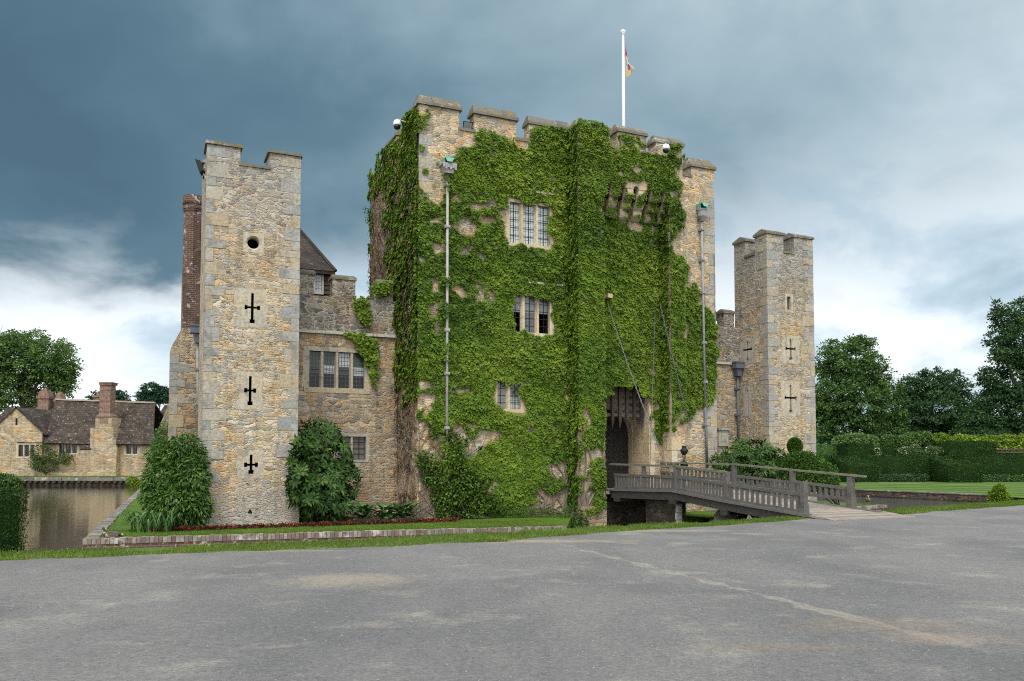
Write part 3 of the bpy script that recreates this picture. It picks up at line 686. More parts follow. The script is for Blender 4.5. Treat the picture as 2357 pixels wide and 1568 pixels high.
def cross_slit(parent, fr, sc, zc, h_up, h_dn, hw, w_=.055, pad=(.22, .14), mat='dress', kind='cross', eye=.10):
    """arrow loop: dressed surround with a cross-shaped slit and a hollow painted near black; returns the wall opening"""
    o = (sc - hw - .05, sc + hw + .05, zc - h_dn - .05, zc + h_up + .05)
    outer = (o[0] - pad[0] * random.uniform(.75, 1.2), o[1] + pad[0] * random.uniform(.75, 1.2), o[2] - pad[1], o[3] + pad[1])
    holes = [(sc - w_ , sc + w_, zc - h_dn, zc + h_up)]
    if kind == 'cross':
        holes += [(sc - hw, sc + hw, zc - w_ * .8, zc + w_ * .8), (sc - hw, sc - hw + eye, zc - eye * .75, zc + eye * .75), (sc + hw - eye, sc + hw, zc - eye * .75, zc + eye * .75)]
    if kind in ('cross', 'loop'):
        holes += [(sc - eye * .85, sc + eye * .85, zc - h_dn, zc - h_dn + eye * 1.3)] if kind == 'cross' else []
    core = (o[0] - .05, o[1] + .05, outer[2], outer[3]); mb = MB(); holes_plate(mb, fr, core, holes, d0=-.004, th=.15)
    for sg in (0, 1):                                    # dressed blocks of uneven length on both sides
        z = outer[2]; e = abs(outer[sg] - core[sg])
        while z < outer[3] - .05:
            h = min(random.uniform(.22, .42), outer[3] - z); w0 = e * random.uniform(.25, 1.25) + .02; a, b = (core[0] - w0, core[0]) if sg == 0 else (core[1], core[1] + w0)
            mb.face([fr(a, -.004, z), fr(b, -.004, z), fr(b, -.004, z + h), fr(a, -.004, z + h)]); z += h
    sl_ = mb.build('arrow_slit', M[mat], parent); recess(sl_, fr, (o[0], o[1], o[2], o[3]), .12, .5)
    return o
def ring_opening(parent, fr, sc, zc, r, sq, name='round_window'):
    mb = MB(); n = 24
    for k in range(n):
        a0, a1 = 2 * math.pi * k / n, 2 * math.pi * (k + 1) / n
        def sqp(a):
            c, s_ = math.cos(a), math.sin(a); m_ = sq / max(abs(c), abs(s_)); return (sc + c * m_, zc + s_ * m_)
        for (ra, da, rb, db) in ((None, -.004, r * 1.25, -.004), (r * 1.25, -.004, r * 1.02, .05), (r * 1.02, .05, r, .3)):
            p0 = sqp(a0) if ra is None else (sc + ra * math.cos(a0), zc + ra * math.sin(a0)); p1 = sqp(a1) if ra is None else (sc + ra * math.cos(a1), zc + ra * math.sin(a1))
            q0 = (sc + rb * math.cos(a0), zc + rb * math.sin(a0)); q1 = (sc + rb * math.cos(a1), zc + rb * math.sin(a1))
            mb.face([fr(p0[0], da, p0[1]), fr(p1[0], da, p1[1]), fr(q1[0], db, q1[1]), fr(q0[0], db, q0[1])])
    o = mb.build(name, M['dress'], parent); recess(o, fr, (sc - r, sc + r, zc - r, zc + r), .25, .7)
    return (sc - sq + .02, sc + sq - .02, zc - sq + .02, zc + sq - .02)
def quoins(parent, corners, z0, z1, name='quoin', hmin=.20, hmax=.50, mat='quoin', batter=None):
    """alternating long and short corner blocks; corners: (s, t, dir_s, dir_t); all in one part"""
    for (cs, ct, ds, dt) in corners:
        mb = MB(); z = z0; k = random.randint(0, 1)
        while z < z1 - .12:
            h = min(random.uniform(hmin, hmax), z1 - z)
            la, lb = (random.uniform(.45, .72), random.uniform(.24, .36)) if k else (random.uniform(.22, .34), random.uniform(.45, .7))
            e = random.uniform(.004, .020); e2 = random.uniform(.004, .020)
            s0, s1 = sorted((cs - ds * e, cs + ds * la)); t0, t1 = sorted((ct - dt * e2, ct + dt * lb))
            mb.box(s0, s1, t0, t1, z + .008, z + h - .008); z += h; k ^= 1
        mb.build(name, M[mat], parent)
def coping(mb, s0, s1, t0, t1, z, over=.09, rise=.30, along='s', cut=.62):
    """saddle-backed weathered coping laid in separate stones"""
    a0, a1, b0, b1 = (s0, s1, t0, t1) if along == 's' else (t0, t1, s0, s1)
    n = max(1, round((a1 - a0) / cut)); cuts = [a0 - over] + sorted(a0 + (a1 - a0) * (i + random.uniform(-.15, .15)) / n for i in range(1, n)) + [a1 + over]
    for i in range(n):
        u0, u1 = cuts[i] + (.006 if i else 0), cuts[i + 1] - (.006 if i < n - 1 else 0)
        dz = random.uniform(-.018, .018); w0, w1 = b0 - over + random.uniform(-.015, .015), b1 + over
        mid = (b0 + b1) / 2; rw = .07; e0 = over * 1.2 if i == 0 else 0; e1 = over * 1.2 if i == n - 1 else 0
        def P(u, w_, zq): return L(u, w_, zq) if along == 's' else L(w_, u, zq)
        bot = [P(u0, w0, z), P(u1, w0, z), P(u1, w1, z), P(u0, w1, z)]; m_ = [P(u0, w0, z + .10 + dz), P(u1, w0, z + .10 + dz), P(u1, w1, z + .10 + dz), P(u0, w1, z + .10 + dz)]
        top = [P(u0 + e0, mid - rw, z + rise + dz), P(u1 - e1, mid - rw, z + rise + dz), P(u1 - e1, mid + rw, z + rise + dz), P(u0 + e0, mid + rw, z + rise + dz)]
        if along == 't': bot, m_, top = bot[::-1], m_[::-1], top[::-1]
        mb.hexa(bot + m_); mb.hexa(m_ + top)
def merlon(parent, s0, s1, t0, t1, z0, z1, mat, along='s', rise=.24, over=.07):
    mb = MB(); mb.box(s0, s1, t0, t1, z0, z1); m_ = mb.build('merlon', M[mat], parent)
    c = MB(); coping(c, s0, s1, t0, t1, z1 + .002, along=along, rise=rise, over=over); c.build('coping', M['coping'], m_)
    return m_
def sill_coping(parent, s0, s1, t0, t1, z, along='s'):
    mb = MB(); coping(mb, s0, s1, t0, t1, z + .002, over=.04, rise=.13, along=along); return mb.build('crenel_sill', M['coping'], parent)

def stone_window(parent, fr, s0, s1, z0, z1, n, glassf, mat='dress', mull=.11, jamb=.12, bars=(2, 5), trans=None, sill=.13, head=.12, arched=False):
    """mullioned window: frame part with pane and bar sub-parts; returns the wall opening"""
    out = (s0 - jamb, s1 + jamb, z0 - sill, z1 + head); mb = MB()
    lw = ((s1 - s0) - mull * (n - 1)) / n; holes = [(s0 + i * (lw + mull), s0 + i * (lw + mull) + lw, z0, z1) for i in range(n)]
    f2 = lambda s, d, z: fr(s, d - .002, z)
    # jambs, head, sill and mullions as separate dressed stones
    def blk(a, b, c, d, d0, d1):
        mb.face([fr(a, d0, c), fr(b, d0, c), fr(b, d0, d), fr(a, d0, d)])
        mb.face([fr(a, d0, c), fr(a, d0, d), fr(a, d1, d), fr(a, d1, c)]); mb.face([fr(b, d0, c), fr(b, d1, c), fr(b, d1, d), fr(b, d0, d)])
        mb.face([fr(a, d0, c), fr(a, d1, c), fr(b, d1, c), fr(b, d0, c)]); mb.face([fr(a, d0, d), fr(b, d0, d), fr(b, d1, d), fr(a, d1, d)])
    for (a, b) in ((out[0], s0), (s1, out[1])):
        z = z0
        while z < z1 - .01:
            h = min(random.uniform(.35, .6), z1 - z); h = z1 - z if z1 - z - h < .15 else h; e = random.uniform(0, .10)
            blk(a - (e if a < s0 else 0), b + (e if b > s1 else 0), z, z + h, -.005, .2); z += h
    blk(out[0], (s0 + s1) / 2 - .003, z1 + .001, out[3], -.004, .2); blk((s0 + s1) / 2 + .003, out[1], z1 + .001, out[3], -.006, .2)
    blk(out[0], out[1], out[2], z0 - .001, -.02, .2)
    for i in range(n - 1):
        a = s0 + i * (lw + mull) + lw; c = mull * .28
        pr = [(a, .2), (a, .13), (a + c, .02), (a + mull - c, .02), (a + mull, .13), (a + mull, .2)]
        for (p, q) in zip(pr[:-1], pr[1:]): mb.face([fr(p[0], p[1], z0), fr(q[0], q[1], z0), fr(q[0], q[1], z1), fr(p[0], p[1], z1)])
    wn = mb.build('window', M[mat], parent)
    for i, (a, b, c, d) in enumerate(holes):
        segs = glassf(i)
        for (f0, f1, gm) in segs:
            if gm is None: continue
            g = MB(); zz0, zz1 = c + (d - c) * f0, c + (d - c) * f1
            g.face([fr(a, .15, zz0), fr(b, .15, zz0), fr(b, .15, zz1), fr(a, .15, zz1)], [(0, zz0), (b - a, zz0), (b - a, zz1), (0, zz1)]); g.build('pane', M[gm], wn)
        k = MB()
        def fbar(a_, b_, c_, d_):
            k.face([fr(a_, .125, c_), fr(b_, .125, c_), fr(b_, .125, d_), fr(a_, .125, d_)]); k.face([fr(a_, .125, c_), fr(a_, .125, d_), fr(a_, .145, d_), fr(a_, .145, c_)])
            k.face([fr(b_, .125, c_), fr(b_, .145, c_), fr(b_, .145, d_), fr(b_, .125, d_)]); k.face([fr(a_, .125, c_), fr(a_, .145, c_), fr(b_, .145, c_), fr(b_, .125, c_)])
        for j in range(1, bars[0]): x_ = a + (b - a) * j / bars[0]; fbar(x_ - .007, x_ + .007, c, d)
        for j in range(0, bars[1] + 1): y_ = c + (d - c) * j / bars[1]; fbar(a, b, y_ - .009, y_ + .009)
        if bars[0] or bars[1]: k.build('glazing_bars', M['iron'], wn)
    recess(wn, fr, (s0 + .02, s1 - .02, z0 + .02, z1 - .02), .2, .9)
    return out

# ------------------------------------------------------------------ left tower
s0, s1 = SX(470, 0, 800), SX(687, 0, 800); TD = 3.0
zt = ZY(500, 334); zc = ZY(585, 379)
LT = thing('corner_tower', L((s0 + s1) / 2, TD / 2, ZB), 'tall stone tower left of the gatehouse, with three cross slits and a round hole', 'tower', 'castle corner towers')
ops = []; fr = frame_t(0)
for (px, py, top, bot, hw) in ((581, 708, 675, 744, 18), (576, 899, 866, 933, 14), (578, 1070, 1047, 1091, 16)):
    sc_, zc_ = PL(px, py, 0); hu = ZY(px, top) - zc_; hd = zc_ - ZY(px, bot); h_ = SX(px + hw, 0, py) - sc_
    ops.append(cross_slit(LT, fr, sc_, zc_, hu, hd, h_, w_=.045, pad=(.2, .10)))
sc_, zc_ = PL(583.5, 559, 0); r_ = SX(597, 0, 559) - sc_
ops.append(ring_opening(LT, fr, sc_, zc_, r_, r_ * 1.75))
sc_, zc_ = PL(575, 1178, 0); lo = (sc_ - .06, sc_ + .06, zc_ - .05, zc_ + .06); ops.append((*lo, .1))
mb = MB(); zbt = ZY(575, 1112)
zc0 = zc - .5; wall_face(mb, fr, s0, s1, zbt, zc0, [o for o in ops[:4]], .14)
mb.face([L(s0, TD, zbt), L(s0, 0, zbt), L(s0, 0, zc0), L(s0, TD, zc0)]); mb.face([L(s1, 0, zbt), L(s1, TD, zbt), L(s1, TD, zc0), L(s1, 0, zc0)])
mb.face([L(s1, TD, zbt), L(s0, TD, zbt), L(s0, TD, zc0), L(s1, TD, zc0)]); mb.face([L(s0, 0, zc - .5), L(s1, 0, zc - .5), L(s1, TD, zc - .5), L(s0, TD, zc - .5)])
# battered foot
b_ = .10
def batt(mb, a0, a1, c0, c1, zl, zh, b):
    lo_ = [L(a0 - b, c0 - b, zl), L(a1 + b, c0 - b, zl), L(a1 + b, c1 + b, zl), L(a0 - b, c1 + b, zl)]; hi_ = [L(a0, c0, zh), L(a1, c0, zh), L(a1, c1, zh), L(a0, c1, zh)]
    for i in range(4): j = (i + 1) % 4; mb.face([lo_[i], lo_[j], hi_[j], hi_[i]])
batt(mb, s0, s1, 0, TD, ZB - .3, zbt, b_)
mb.build('wall', M['tower'], LT)
tre = MB(); tre.lathe(Vector((0, 0, 0)), [(0, 0), (.01, 0)], 3)
tm = MB()
for (dx, dz, r) in ((-.035, -.02, .04), (.035, -.02, .04), (0, .04, .04)):
    pts = [(sc_ + dx + r * math.cos(a), zc_ + dz + r * math.sin(a)) for a in [2 * math.pi * k / 10 for k in range(10)]]
    bt = lambda z: -b_ * (zbt - z) / (zbt - ZB + .3) - .006
    tm.face([L(p[0], bt(p[1]), p[1]) for p in pts])
tm.build('trefoil_vent', M['black'], LT)
cw = s1 - s0
mw = (SX(553, 0, 350) - SX(477, 0, 350)); mw2 = SX(693, 0, 345) - SX(622, 0, 345)
for (a, b, c, d) in ((s0, s0 + mw, 0, mw), (s1 - mw2, s1, 0, mw), (s0, s0 + mw, TD - mw, TD), (s1 - mw2, s1, TD - mw, TD)):
    merlon(LT, a, b, c, d, zc - .5, zt, 'tower', rise=.2)
for (a, b, c, d, al) in ((s0 + mw, s1 - mw2, 0, .4, 's'), (s0 + mw, s1 - mw2, TD - .4, TD, 's'), (s0, s0 + .4, mw, TD - mw, 't'), (s1 - .4, s1, mw, TD - mw, 't')):
    q = MB(); q.box(a, b, c, d, zc - .5, zc - .1); q.build('parapet', M['tower'], LT); sill_coping(LT, a, b, c, d, zc - .1, al)
quoins(LT, [(s0, 0, 1, 1), (s1, 0, -1, 1)], zbt + .02, zt - .02)
LTs0, LTs1, LTz = s0, s1, zt

# ------------------------------------------------------------------ right tower
s0, s1 = SX(1768, 0, 800), SX(1874, 0, 800); TD = 2.25
zt = ZY(1790, 541); zc = ZY(1815, 580)
RT = thing('corner_tower', L((s0 + s1) / 2, TD / 2, ZB), 'battlemented stone tower right of the gatehouse, behind the far end of the bridge', 'tower', 'castle corner towers')
ops = []; fr = frame_t(0)
for (px, py, top, bot, hw) in ((1820, 803, 780, 829, 12), (1820, 916, 886, 950, 14)):
    sc_, zc_ = PL(px, py, 0); ops.append(cross_slit(RT, fr, sc_, zc_, ZY(px, top) - zc_, zc_ - ZY(px, bot), SX(px + hw, 0, py) - sc_, w_=.05, pad=(.16, .1)))
sc_, zc_ = PL(1816, 698, 0); ops.append(cross_slit(RT, fr, sc_, zc_, .30, .30, .08, w_=.10, pad=(.1, .08), kind='slot'))
frs = frame_s(s0); opl = []
for (px, py, top, bot, hw, kd) in ((1720, 805, 785, 831, 11, 'cross'), (1721, 923, 898, 950, 3, 'slot')):
    tc_, zc_ = PS(px, py, s0); opl.append(cross_slit(RT, frs, tc_, zc_, PS(px, top, s0)[1] - zc_, zc_ - PS(px, bot, s0)[1], abs(PS(px + hw, py, s0)[0] - tc_), w_=.05, pad=(.2, .1), kind=kd, mat='dressgrey'))
mb = MB(); zc0 = zc - .5; wall_face(mb, fr, s0, s1, ZB - .3, zc0, ops, .14)
flip = lambda u, d, z: L(s0 + d, u, z)
wall_face(mb, flip, 0, TD, ZB - .3, zc0, opl, .14)
mb.face([L(s1, 0, ZB), L(s1, TD, ZB), L(s1, TD, zc0), L(s1, 0, zc0)]); mb.face([L(s1, TD, ZB), L(s0, TD, ZB), L(s0, TD, zc0), L(s1, TD, zc0)]); mb.face([L(s0, 0, zc - .5), L(s1, 0, zc - .5), L(s1, TD, zc - .5), L(s0, TD, zc - .5)])
mb.build('wall', M['tower_far'], RT)
mw = SX(1803, 0, 550) - s0; mw2 = s1 - SX(1827, 0, 550); mt = .80
for (a, b, c, d) in ((s0, s0 + mw, 0, mt), (s1 - mw2, s1, 0, mt), (s0, s0 + mw, TD - mt, TD), (s1 - mw2, s1, TD - mt, TD)):
    merlon(RT, a, b, c, d, zc - .5, zt, 'tower_far', rise=.28, over=.06)
for (a, b, c, d, al) in ((s0 + mw, s1 - mw2, 0, .35, 's'), (s0 + mw, s1 - mw2, TD - .35, TD, 's'), (s0, s0 + .35, mt, TD - mt, 't'), (s1 - .35, s1, mt, TD - mt, 't')):
    q = MB(); q.box(a, b, c, d, zc - .5, zc - .08); q.build('parapet', M['tower_far'], RT); sill_coping(RT, a, b, c, d, zc - .08, al)
quoins(RT, [(s0, 0, 1, 1), (s1, 0, -1, 1)], ZB, zt - .02)
RTs0, RTs1 = s0, s1

# ------------------------------------------------------------------ gatehouse
SG1 = SX(1646, 0, 700)                       # right corner
GD = PS(855, 450, 0)[0]                      # depth of the left side
PT = -.70                                    # front of the two piers
p1a = SX(1331, PT, 700); p1b = SX(1387, PT, 700)      # pier beside the gate, left
p2a = SX(1543, PT, 700); p2b = SX(1571, PT, 420)
zcr = ZY(1205, 326)                          # crenel level of the front parapet
z_m = ZY(1145, 272)                          # merlon body top
zcrP = ZY(1410, 341, PT); z_mP = ZY(1450, 306, PT)
zmach = ZY(1450, 455, PT); zrec = ZY(1450, 530, 0)
GH = thing('gatehouse', L(SG1 / 2, 2, ZB), 'massive stone gatehouse smothered in green ivy, with battlements, three window rows and a portcullis gate', 'gatehouse')
fr = frame_t(0); ops = []
W1 = (SX(1173, 0, 520), SX(1266, 0, 520), ZY(1218, 563), ZY(1218, 470))
W2 = (SX(1178, 0, 730), SX(1266, 0, 730), ZY(1220, 766), ZY(1220, 681))
W3 = (SX(1145, 0, 910), SX(1199, 0, 910), ZY(1172, 942), ZY(1172, 878))
ops.append(stone_window(GH, fr, *W1, 3, lambda i: [(0, 1, 'g_pale')], mat='dressgold', mull=.19, bars=(2, 5)))
ops.append(stone_window(GH, fr, *W2, 3, lambda i: ([(.55, 1, 'g_grey')], [(.55, 1, 'g_grey'), (0, .55, 'g_blue')], [(.55, 1, 'g_grey')])[i], mat='dressgold', mull=.19, bars=(2, 5)))
ops.append(stone_window(GH, fr, *W3, 2, lambda i: [(0, 1, 'g_grey')] if i == 0 else [(0, .55, 'g_white'), (.55, 1, 'g_grey')], mat='dressgold', mull=.2, bars=(2, 4)))
for (px, py, h) in ((1106, 1046, 26), (1331, 1050, 34)):
    if px < 1300: sc_, zc_ = PL(px, py, 0); ops.append(cross_slit(GH, fr, sc_, zc_, .3, .3, .08, w_=.09, pad=(.1, .06), kind='slot'))
# gate opening in the recessed wall between the piers
gs0, gs1 = p1b - .25, SX(1494, 0, 930); gz0 = .36; gz1 = ZY(1450, 884)
mb = MB(); wall_face(mb, fr, 0, p1a + .02, ZB - .3, zcr, ops, .2)
wall_face(mb, fr, p1b - .6, p2a + .3, ZW - .7, zmach + .2, [(gs0, gs1, gz0, gz1, 1.25)], 1.25)
wall_face(mb, fr, p2b - .3, SG1, ZB - .3, ZY(1600, 408), [], .2)
wall_face(mb, frame_s(0), 0, 1.9, ZB - .3, zcr, [], .2); wall_face(mb, frame_s(0), 1.9, GD, ZB - .3, zcr - .8, [], .2)
mb.face([L(SG1, 0, ZB), L(SG1, GD, ZB), L(SG1, GD, zcr - .4), L(SG1, 0, zcr - .4)]); mb.face([L(SG1, GD, ZB), L(0, GD, ZB), L(0, GD, zcr - .8), L(SG1, GD, zcr - .8)])
mb.face([L(0, 0, zcr - 1.4), L(SG1, 0, zcr - 1.4), L(SG1, GD, zcr - 1.4), L(0, GD, zcr - 1.4)])
mb.build('wall', M['gate'], GH)
# piers and machicolated parapet
for nm, a, b, ztop in (('pier', p1a, p1b, zcrP), ('pier', p2a, p2b, zcrP)):
    q = MB(); q.box(a, b, PT, .3, ZW - .7, zmach if nm != 'pier' else ztop); q.build(nm, M['gate'], GH)
q = MB(); fP = frame_t(PT); mo_ops = []
nh = 5; ms0, ms1 = p1b + .03, p2a - .03; pit = (ms1 - ms0) / nh
q.box(p1b + .002, p2a - .002, PT + .002, -.05, zmach + .75, zcrP); q.build('machicolated_parapet', M['gate'], GH)
# arched heads between corbels
ah = MB()
for k in range(nh):
    c0 = ms0 + pit * k + .195; c1 = ms0 + pit * (k + 1) - .195; cm = (c0 + c1) / 2; r = (c1 - c0) / 2; zs_ = zmach + .40
    n = 8
    for j in range(n):
        a0 = math.pi - math.pi * j / n; a1 = math.pi - math.pi * (j + 1) / n
        x0, y0 = cm + r * math.cos(a0), zs_ + r * math.sin(a0) * .95; x1, y1 = cm + r * math.cos(a1), zs_ + r * math.sin(a1) * .95
        ah.face([L(x0, PT + .004, y0), L(x1, PT + .004, y1), L(x1, PT + .004, zmach + .75), L(x0, PT + .004, zmach + .75)])
        ah.face([L(x0, PT + .004, y0), L(x0, -.05, y0), L(x1, -.05, y1), L(x1, PT + .004, y1)])
ah.build('arch_head', M['dressgold'], GH)
for k in range(nh):
    q = MB(); q.box(ms0 + pit * k + .192, ms0 + pit * (k + 1) - .192, PT + .26, -.055, zmach - .02, zmach + .74); q.build('drop_hole_shade', M['black'], GH)  # solid black blocks stand in for the shade between the corbels
for k in range(nh + 1):
    c = ms0 + pit * k; wc_ = .19; c0, c1 = max(c - wc_, p1b + .004), min(c + wc_, p2a - .004); q = MB()
    q.box(c0, c1, PT + .003, -.02, zmach + .38, zmach + .76)
    for j, (zz0, zz1, tt) in enumerate(((zmach + .02, zmach + .37, PT + .02), (zmach - .36, zmach + .01, PT + .22), (zmach - .74, zmach - .37, PT + .42))):
        pr = [(0, zz1), (tt, zz1), (tt, zz1 - .13), (tt + .03, zz1 - .22), (tt + .10, zz0 + .06), (tt + .2, zz0), (0, zz0)]
        for (a, b) in zip(pr[:-1], pr[1:]): q.face([L(c0, a[0], a[1]), L(c1, a[0], a[1]), L(c1, b[0], b[1]), L(c0, b[0], b[1])])
        q.face([L(c0, a[0], a[1]) for a in pr]); q.face([L(c1, a[0], a[1]) for a in pr][::-1])
    q.build('corbel', M['dressgold'], GH)
# front merlons
xm = lambda px, t: SX(px, t, 300)
MBK = 'gate'
m1 = (0, xm(1057, 0))
merlon(GH, m1[0], m1[1], 0, .55, zcr + .001, z_m, MBK, rise=.46, over=.10); merlon(GH, 0, .55, .56, 1.9, zcr + .001, z_m + .01, MBK, rise=.46, over=.09, along='t')
merlon(GH, xm(1092, 0), xm(1188, 0), 0, .5, zcr + .001, z_m, MBK, rise=.44, over=.09)
merlon(GH, xm(1218, 0), p1a - .01, 0, .5, zcr + .001, z_m, MBK, rise=.40, over=.06)
merlon(GH, p1a, xm(1401, PT), PT, -.1, zcrP + .001, ZY(1360, 294, PT), MBK, rise=.30, over=.06)
merlon(GH, xm(1422, PT), xm(1487, PT), PT, -.1, zcrP + .001, z_mP - .04, MBK, rise=.36, over=.07)
merlon(GH, xm(1509, PT), xm(1570, PT), PT, -.1, zcrP + .001, ZY(1540, 333, PT), MBK, rise=.38, over=.07)
merlon(GH, xm(1590, 0), xm(1642, 0), 0, .7, ZY(1600, 408) + .001, ZY(1612, 387), MBK, rise=.50, over=.09)
for (a, b, z) in ((m1[1], xm(1092, 0), ZY(1075, 303)), (xm(1188, 0), xm(1218, 0), zcr)):
    q = MB(); q.box(a, b, 0, .5, zcr + .001, z + .002); q.build('parapet', M[MBK], GH); sill_coping(GH, a, b, 0, .5, z)
for (a, b) in ((xm(1401, PT), xm(1422, PT)), (xm(1487, PT), xm(1509, PT))): sill_coping(GH, a, b, PT, -.1, zcrP)
sill_coping(GH, p2b, xm(1590, 0), 0, .5, ZY(1600, 410))
# left side parapet
merlon(GH, 0, .5, 3.0, 4.6, zcr - .29, z_m - .1, MBK, along='t', rise=.34); sill_coping(GH, 0, .5, 1.9, 3.0, zcr - .3, 't'); sill_coping(GH, 0, .5, 4.6, GD, zcr - .2, 't')
q = MB(); q.box(0, .5, 1.9, GD, zcr - .8, zcr - .3); q.build('parapet', M[MBK], GH)
quoins(GH, [(0, 0, 1, 1)], 7.8, zcr - .02, hmin=.28, hmax=.5); quoins(GH, [(SG1, 0, -1, 1)], ZB, ZY(1600, 410) - .02, hmin=.3, hmax=.52)
quoins(GH, [(p2a, PT, 1, 1)], ZW - .5, ZY(1560, 900, PT), mat='dressgold', hmin=.4, hmax=.6)
# string courses (hood moulds) over the windows
for (xa, xb, py, pxm) in ((1160, 1285, 440, 1218), (1178, 1298, 650, 1220)):
    hood = MB(); z = ZY(pxm, py); hood.box(SX(xa, 0, py), SX(xb, 0, py), -.10, -.002, z - .05, z + .02)
    hood.build('hood_mould', M['dressgrey'], GH)
# inner gate arch, doors
fi = frame_t(1.25); ia, ib = gs0 + .02, SX(1456, 1.25, 1000); zs_ = ZY(1450, 1004, 1.25); zk = ZY(1440, 940, 1.25)
q = MB(); cm = (ia + ib) / 2; r = (ib - ia) / 2; n = 10
q.face([fi(ib, 0, gz0), fi(gs1, 0, gz0), fi(gs1, 0, gz1), fi(ib, 0, gz1)])
for j in range(n):
    a0 = math.pi - math.pi * j / n; a1 = math.pi - math.pi * (j + 1) / n
    x0, y0, x1, y1 = cm + r * math.cos(a0), zs_ + (zk - zs_) * math.sin(a0) ** .8, cm + r * math.cos(a1), zs_ + (zk - zs_) * math.sin(a1) ** .8
    q.face([fi(x0, 0, y0), fi(x1, 0, y1), fi(x1, 0, gz1), fi(x0, 0, gz1)]); q.face([fi(x0, 0, y0), fi(x0, .5, y0), fi(x1, .5, y1), fi(x1, 0, y1)])
q.face([fi(ib, 0, gz0), fi(ib, 0, zs_), fi(ib, .5, zs_), fi(ib, .5, gz0)])
q.build('inner_arch', M['dressgold'], GH)
q = MB()     # moulded jamb shafts
for dx in (.10, .34): q.tube([fi(ib + dx, -.02, gz0), fi(ib + dx, -.02, zs_ + .1)], .045, 8)
q.box(ib + .02, gs1 - .005, 1.17, 1.24, gz0, gz0 + .62); q.build('jamb_shaft', M['dressgold'], GH)
dm = (ia + ib) / 2 + .1
q = MB(); q.box(dm, ib + .05, 1.6, 1.7, gz0, zk + .1)
for i in range(5):
    for j in range(12): cx_ = dm + .1 + i * (ib - dm - .1) / 5; cz_ = gz0 + .15 + j * .24; q.box(cx_ - .03, cx_ + .03, 1.56, 1.598, cz_ - .03, cz_ + .03, top=(.01, .005))
q.build('studded_door', M['door'], GH)
q = MB(); q.box(ia, dm - .02, 1.5, 1.58, gz0, zk + .1); q.box(ia + .2, ia + .3, 1.46, 1.498, gz0, zk); q.build('door', M['doorp'], GH)
q = MB(); q.box(gs0, gs1, -.3, 1.9, gz0 - .12, gz0); q.build('threshold', M['dressgrey'], GH)
# ashlar lining of the passage's right side
q = MB(); z = gz0
while z < gz1 - .05:
    h = min(random.uniform(.32, .5), gz1 - z); t_ = -.004
    while t_ < 1.24: w_ = min(random.uniform(.4, .7), 1.245 - t_); q.box(gs1 - .012, gs1 + .002 if t_ > 0 else gs1 + random.uniform(.18, .34), t_, t_ + w_ - .006, z, z + h - .006); t_ += w_
    z += h
q.build('gate_jamb', M['dressgold'], GH)
# portcullis
pt_ = .30; pz0 = ZY(1440, 962, pt_); pz1 = gz1 + .05; q = MB(); nb = 8; pw = (gs1 - gs0 - .06) / nb
q = MB()
for i in range(nb):
    c = gs0 + .05 + pw * (i + .5); q.box(c - .06, c + .06, pt_ - .05, pt_ + .05, pz0 - .08, pz1)
    q.hexa([L(c - .075, pt_ - .05, pz0 - .081), L(c - .012, pt_ - .015, pz0 - .48), L(c + .012, pt_ + .015, pz0 - .48), L(c + .075, pt_ + .05, pz0 - .081),
            L(c - .075, pt_ - .049, pz0 - .08), L(c + .075, pt_ - .049, pz0 - .08), L(c + .075, pt_ + .05, pz0 - .08), L(c - .075, pt_ + .05, pz0 - .08)])
q.build('portcullis', M['portcullis'], GH); q = MB()
nr_ = 5
for j in range(nr_): z = pz0 + .12 + j * (pz1 - pz0) / nr_; q.box(gs0 + .03, gs1 - .02, pt_ + .052, pt_ + .115, z - .07, z + .07)
q.build('portcullis_ledger', M['beamlite'], GH)  # horizontal bars in a paler oak tone than the uprights
# brown stone chase and put-log holes beside the gate
q = MB()
for (px, py, w2, h2) in ((1533, 1050, 3, 10), (1447 + 85, 1052, 3, 9)):
    a, z = PL(px - 5, py, 0); q.box(a - .07, a + .07, -.004, .1, z - .18, z + .18)
q.build('putlog_hole', M['black'], GH)

# ------------------------------------------------------------------ curtain walls
def curtain(name, sa, sb, tcw, zstr, ztop, label, merl, extra_ops=None, winf=None, base=ZB - .3):
    o = thing(name, L((sa + sb) / 2, tcw, ZB), label, 'castle wall', 'castle curtain walls'); fr = frame_t(tcw)
    ops = winf(o, fr) if winf else []
    mb = MB(); wall_face(mb, fr, sa, sb, base, zstr, ops, .2); mb.face([L(sb, tcw + .9, base), L(sa, tcw + .9, base), L(sa, tcw + .9, zstr), L(sb, tcw + .9, zstr)]); mb.build('wall', M['curtain'], o)
    mb = MB(); mb.box(sa, sb, tcw, tcw + .6, zstr + .12, ztop); mb.build('parapet', M['parapet'], o)
    mb = MB(); n = max(1, int((sb - sa) / 1.1))
    for i in range(n): mb.box(sa + (sb - sa) * i / n + .004, sa + (sb - sa) * (i + 1) / n - .004, tcw - .11, tcw + .3, zstr + .002, zstr + .118, top=(0, .03))
    mb.build('string_course', M['dressgrey'], o)
    for (a, b, z) in merl: merlon(o, a, b, tcw, tcw + .5, ztop - .02, z, 'parapet', rise=.22, over=.05)
    return o
TC = 2.6
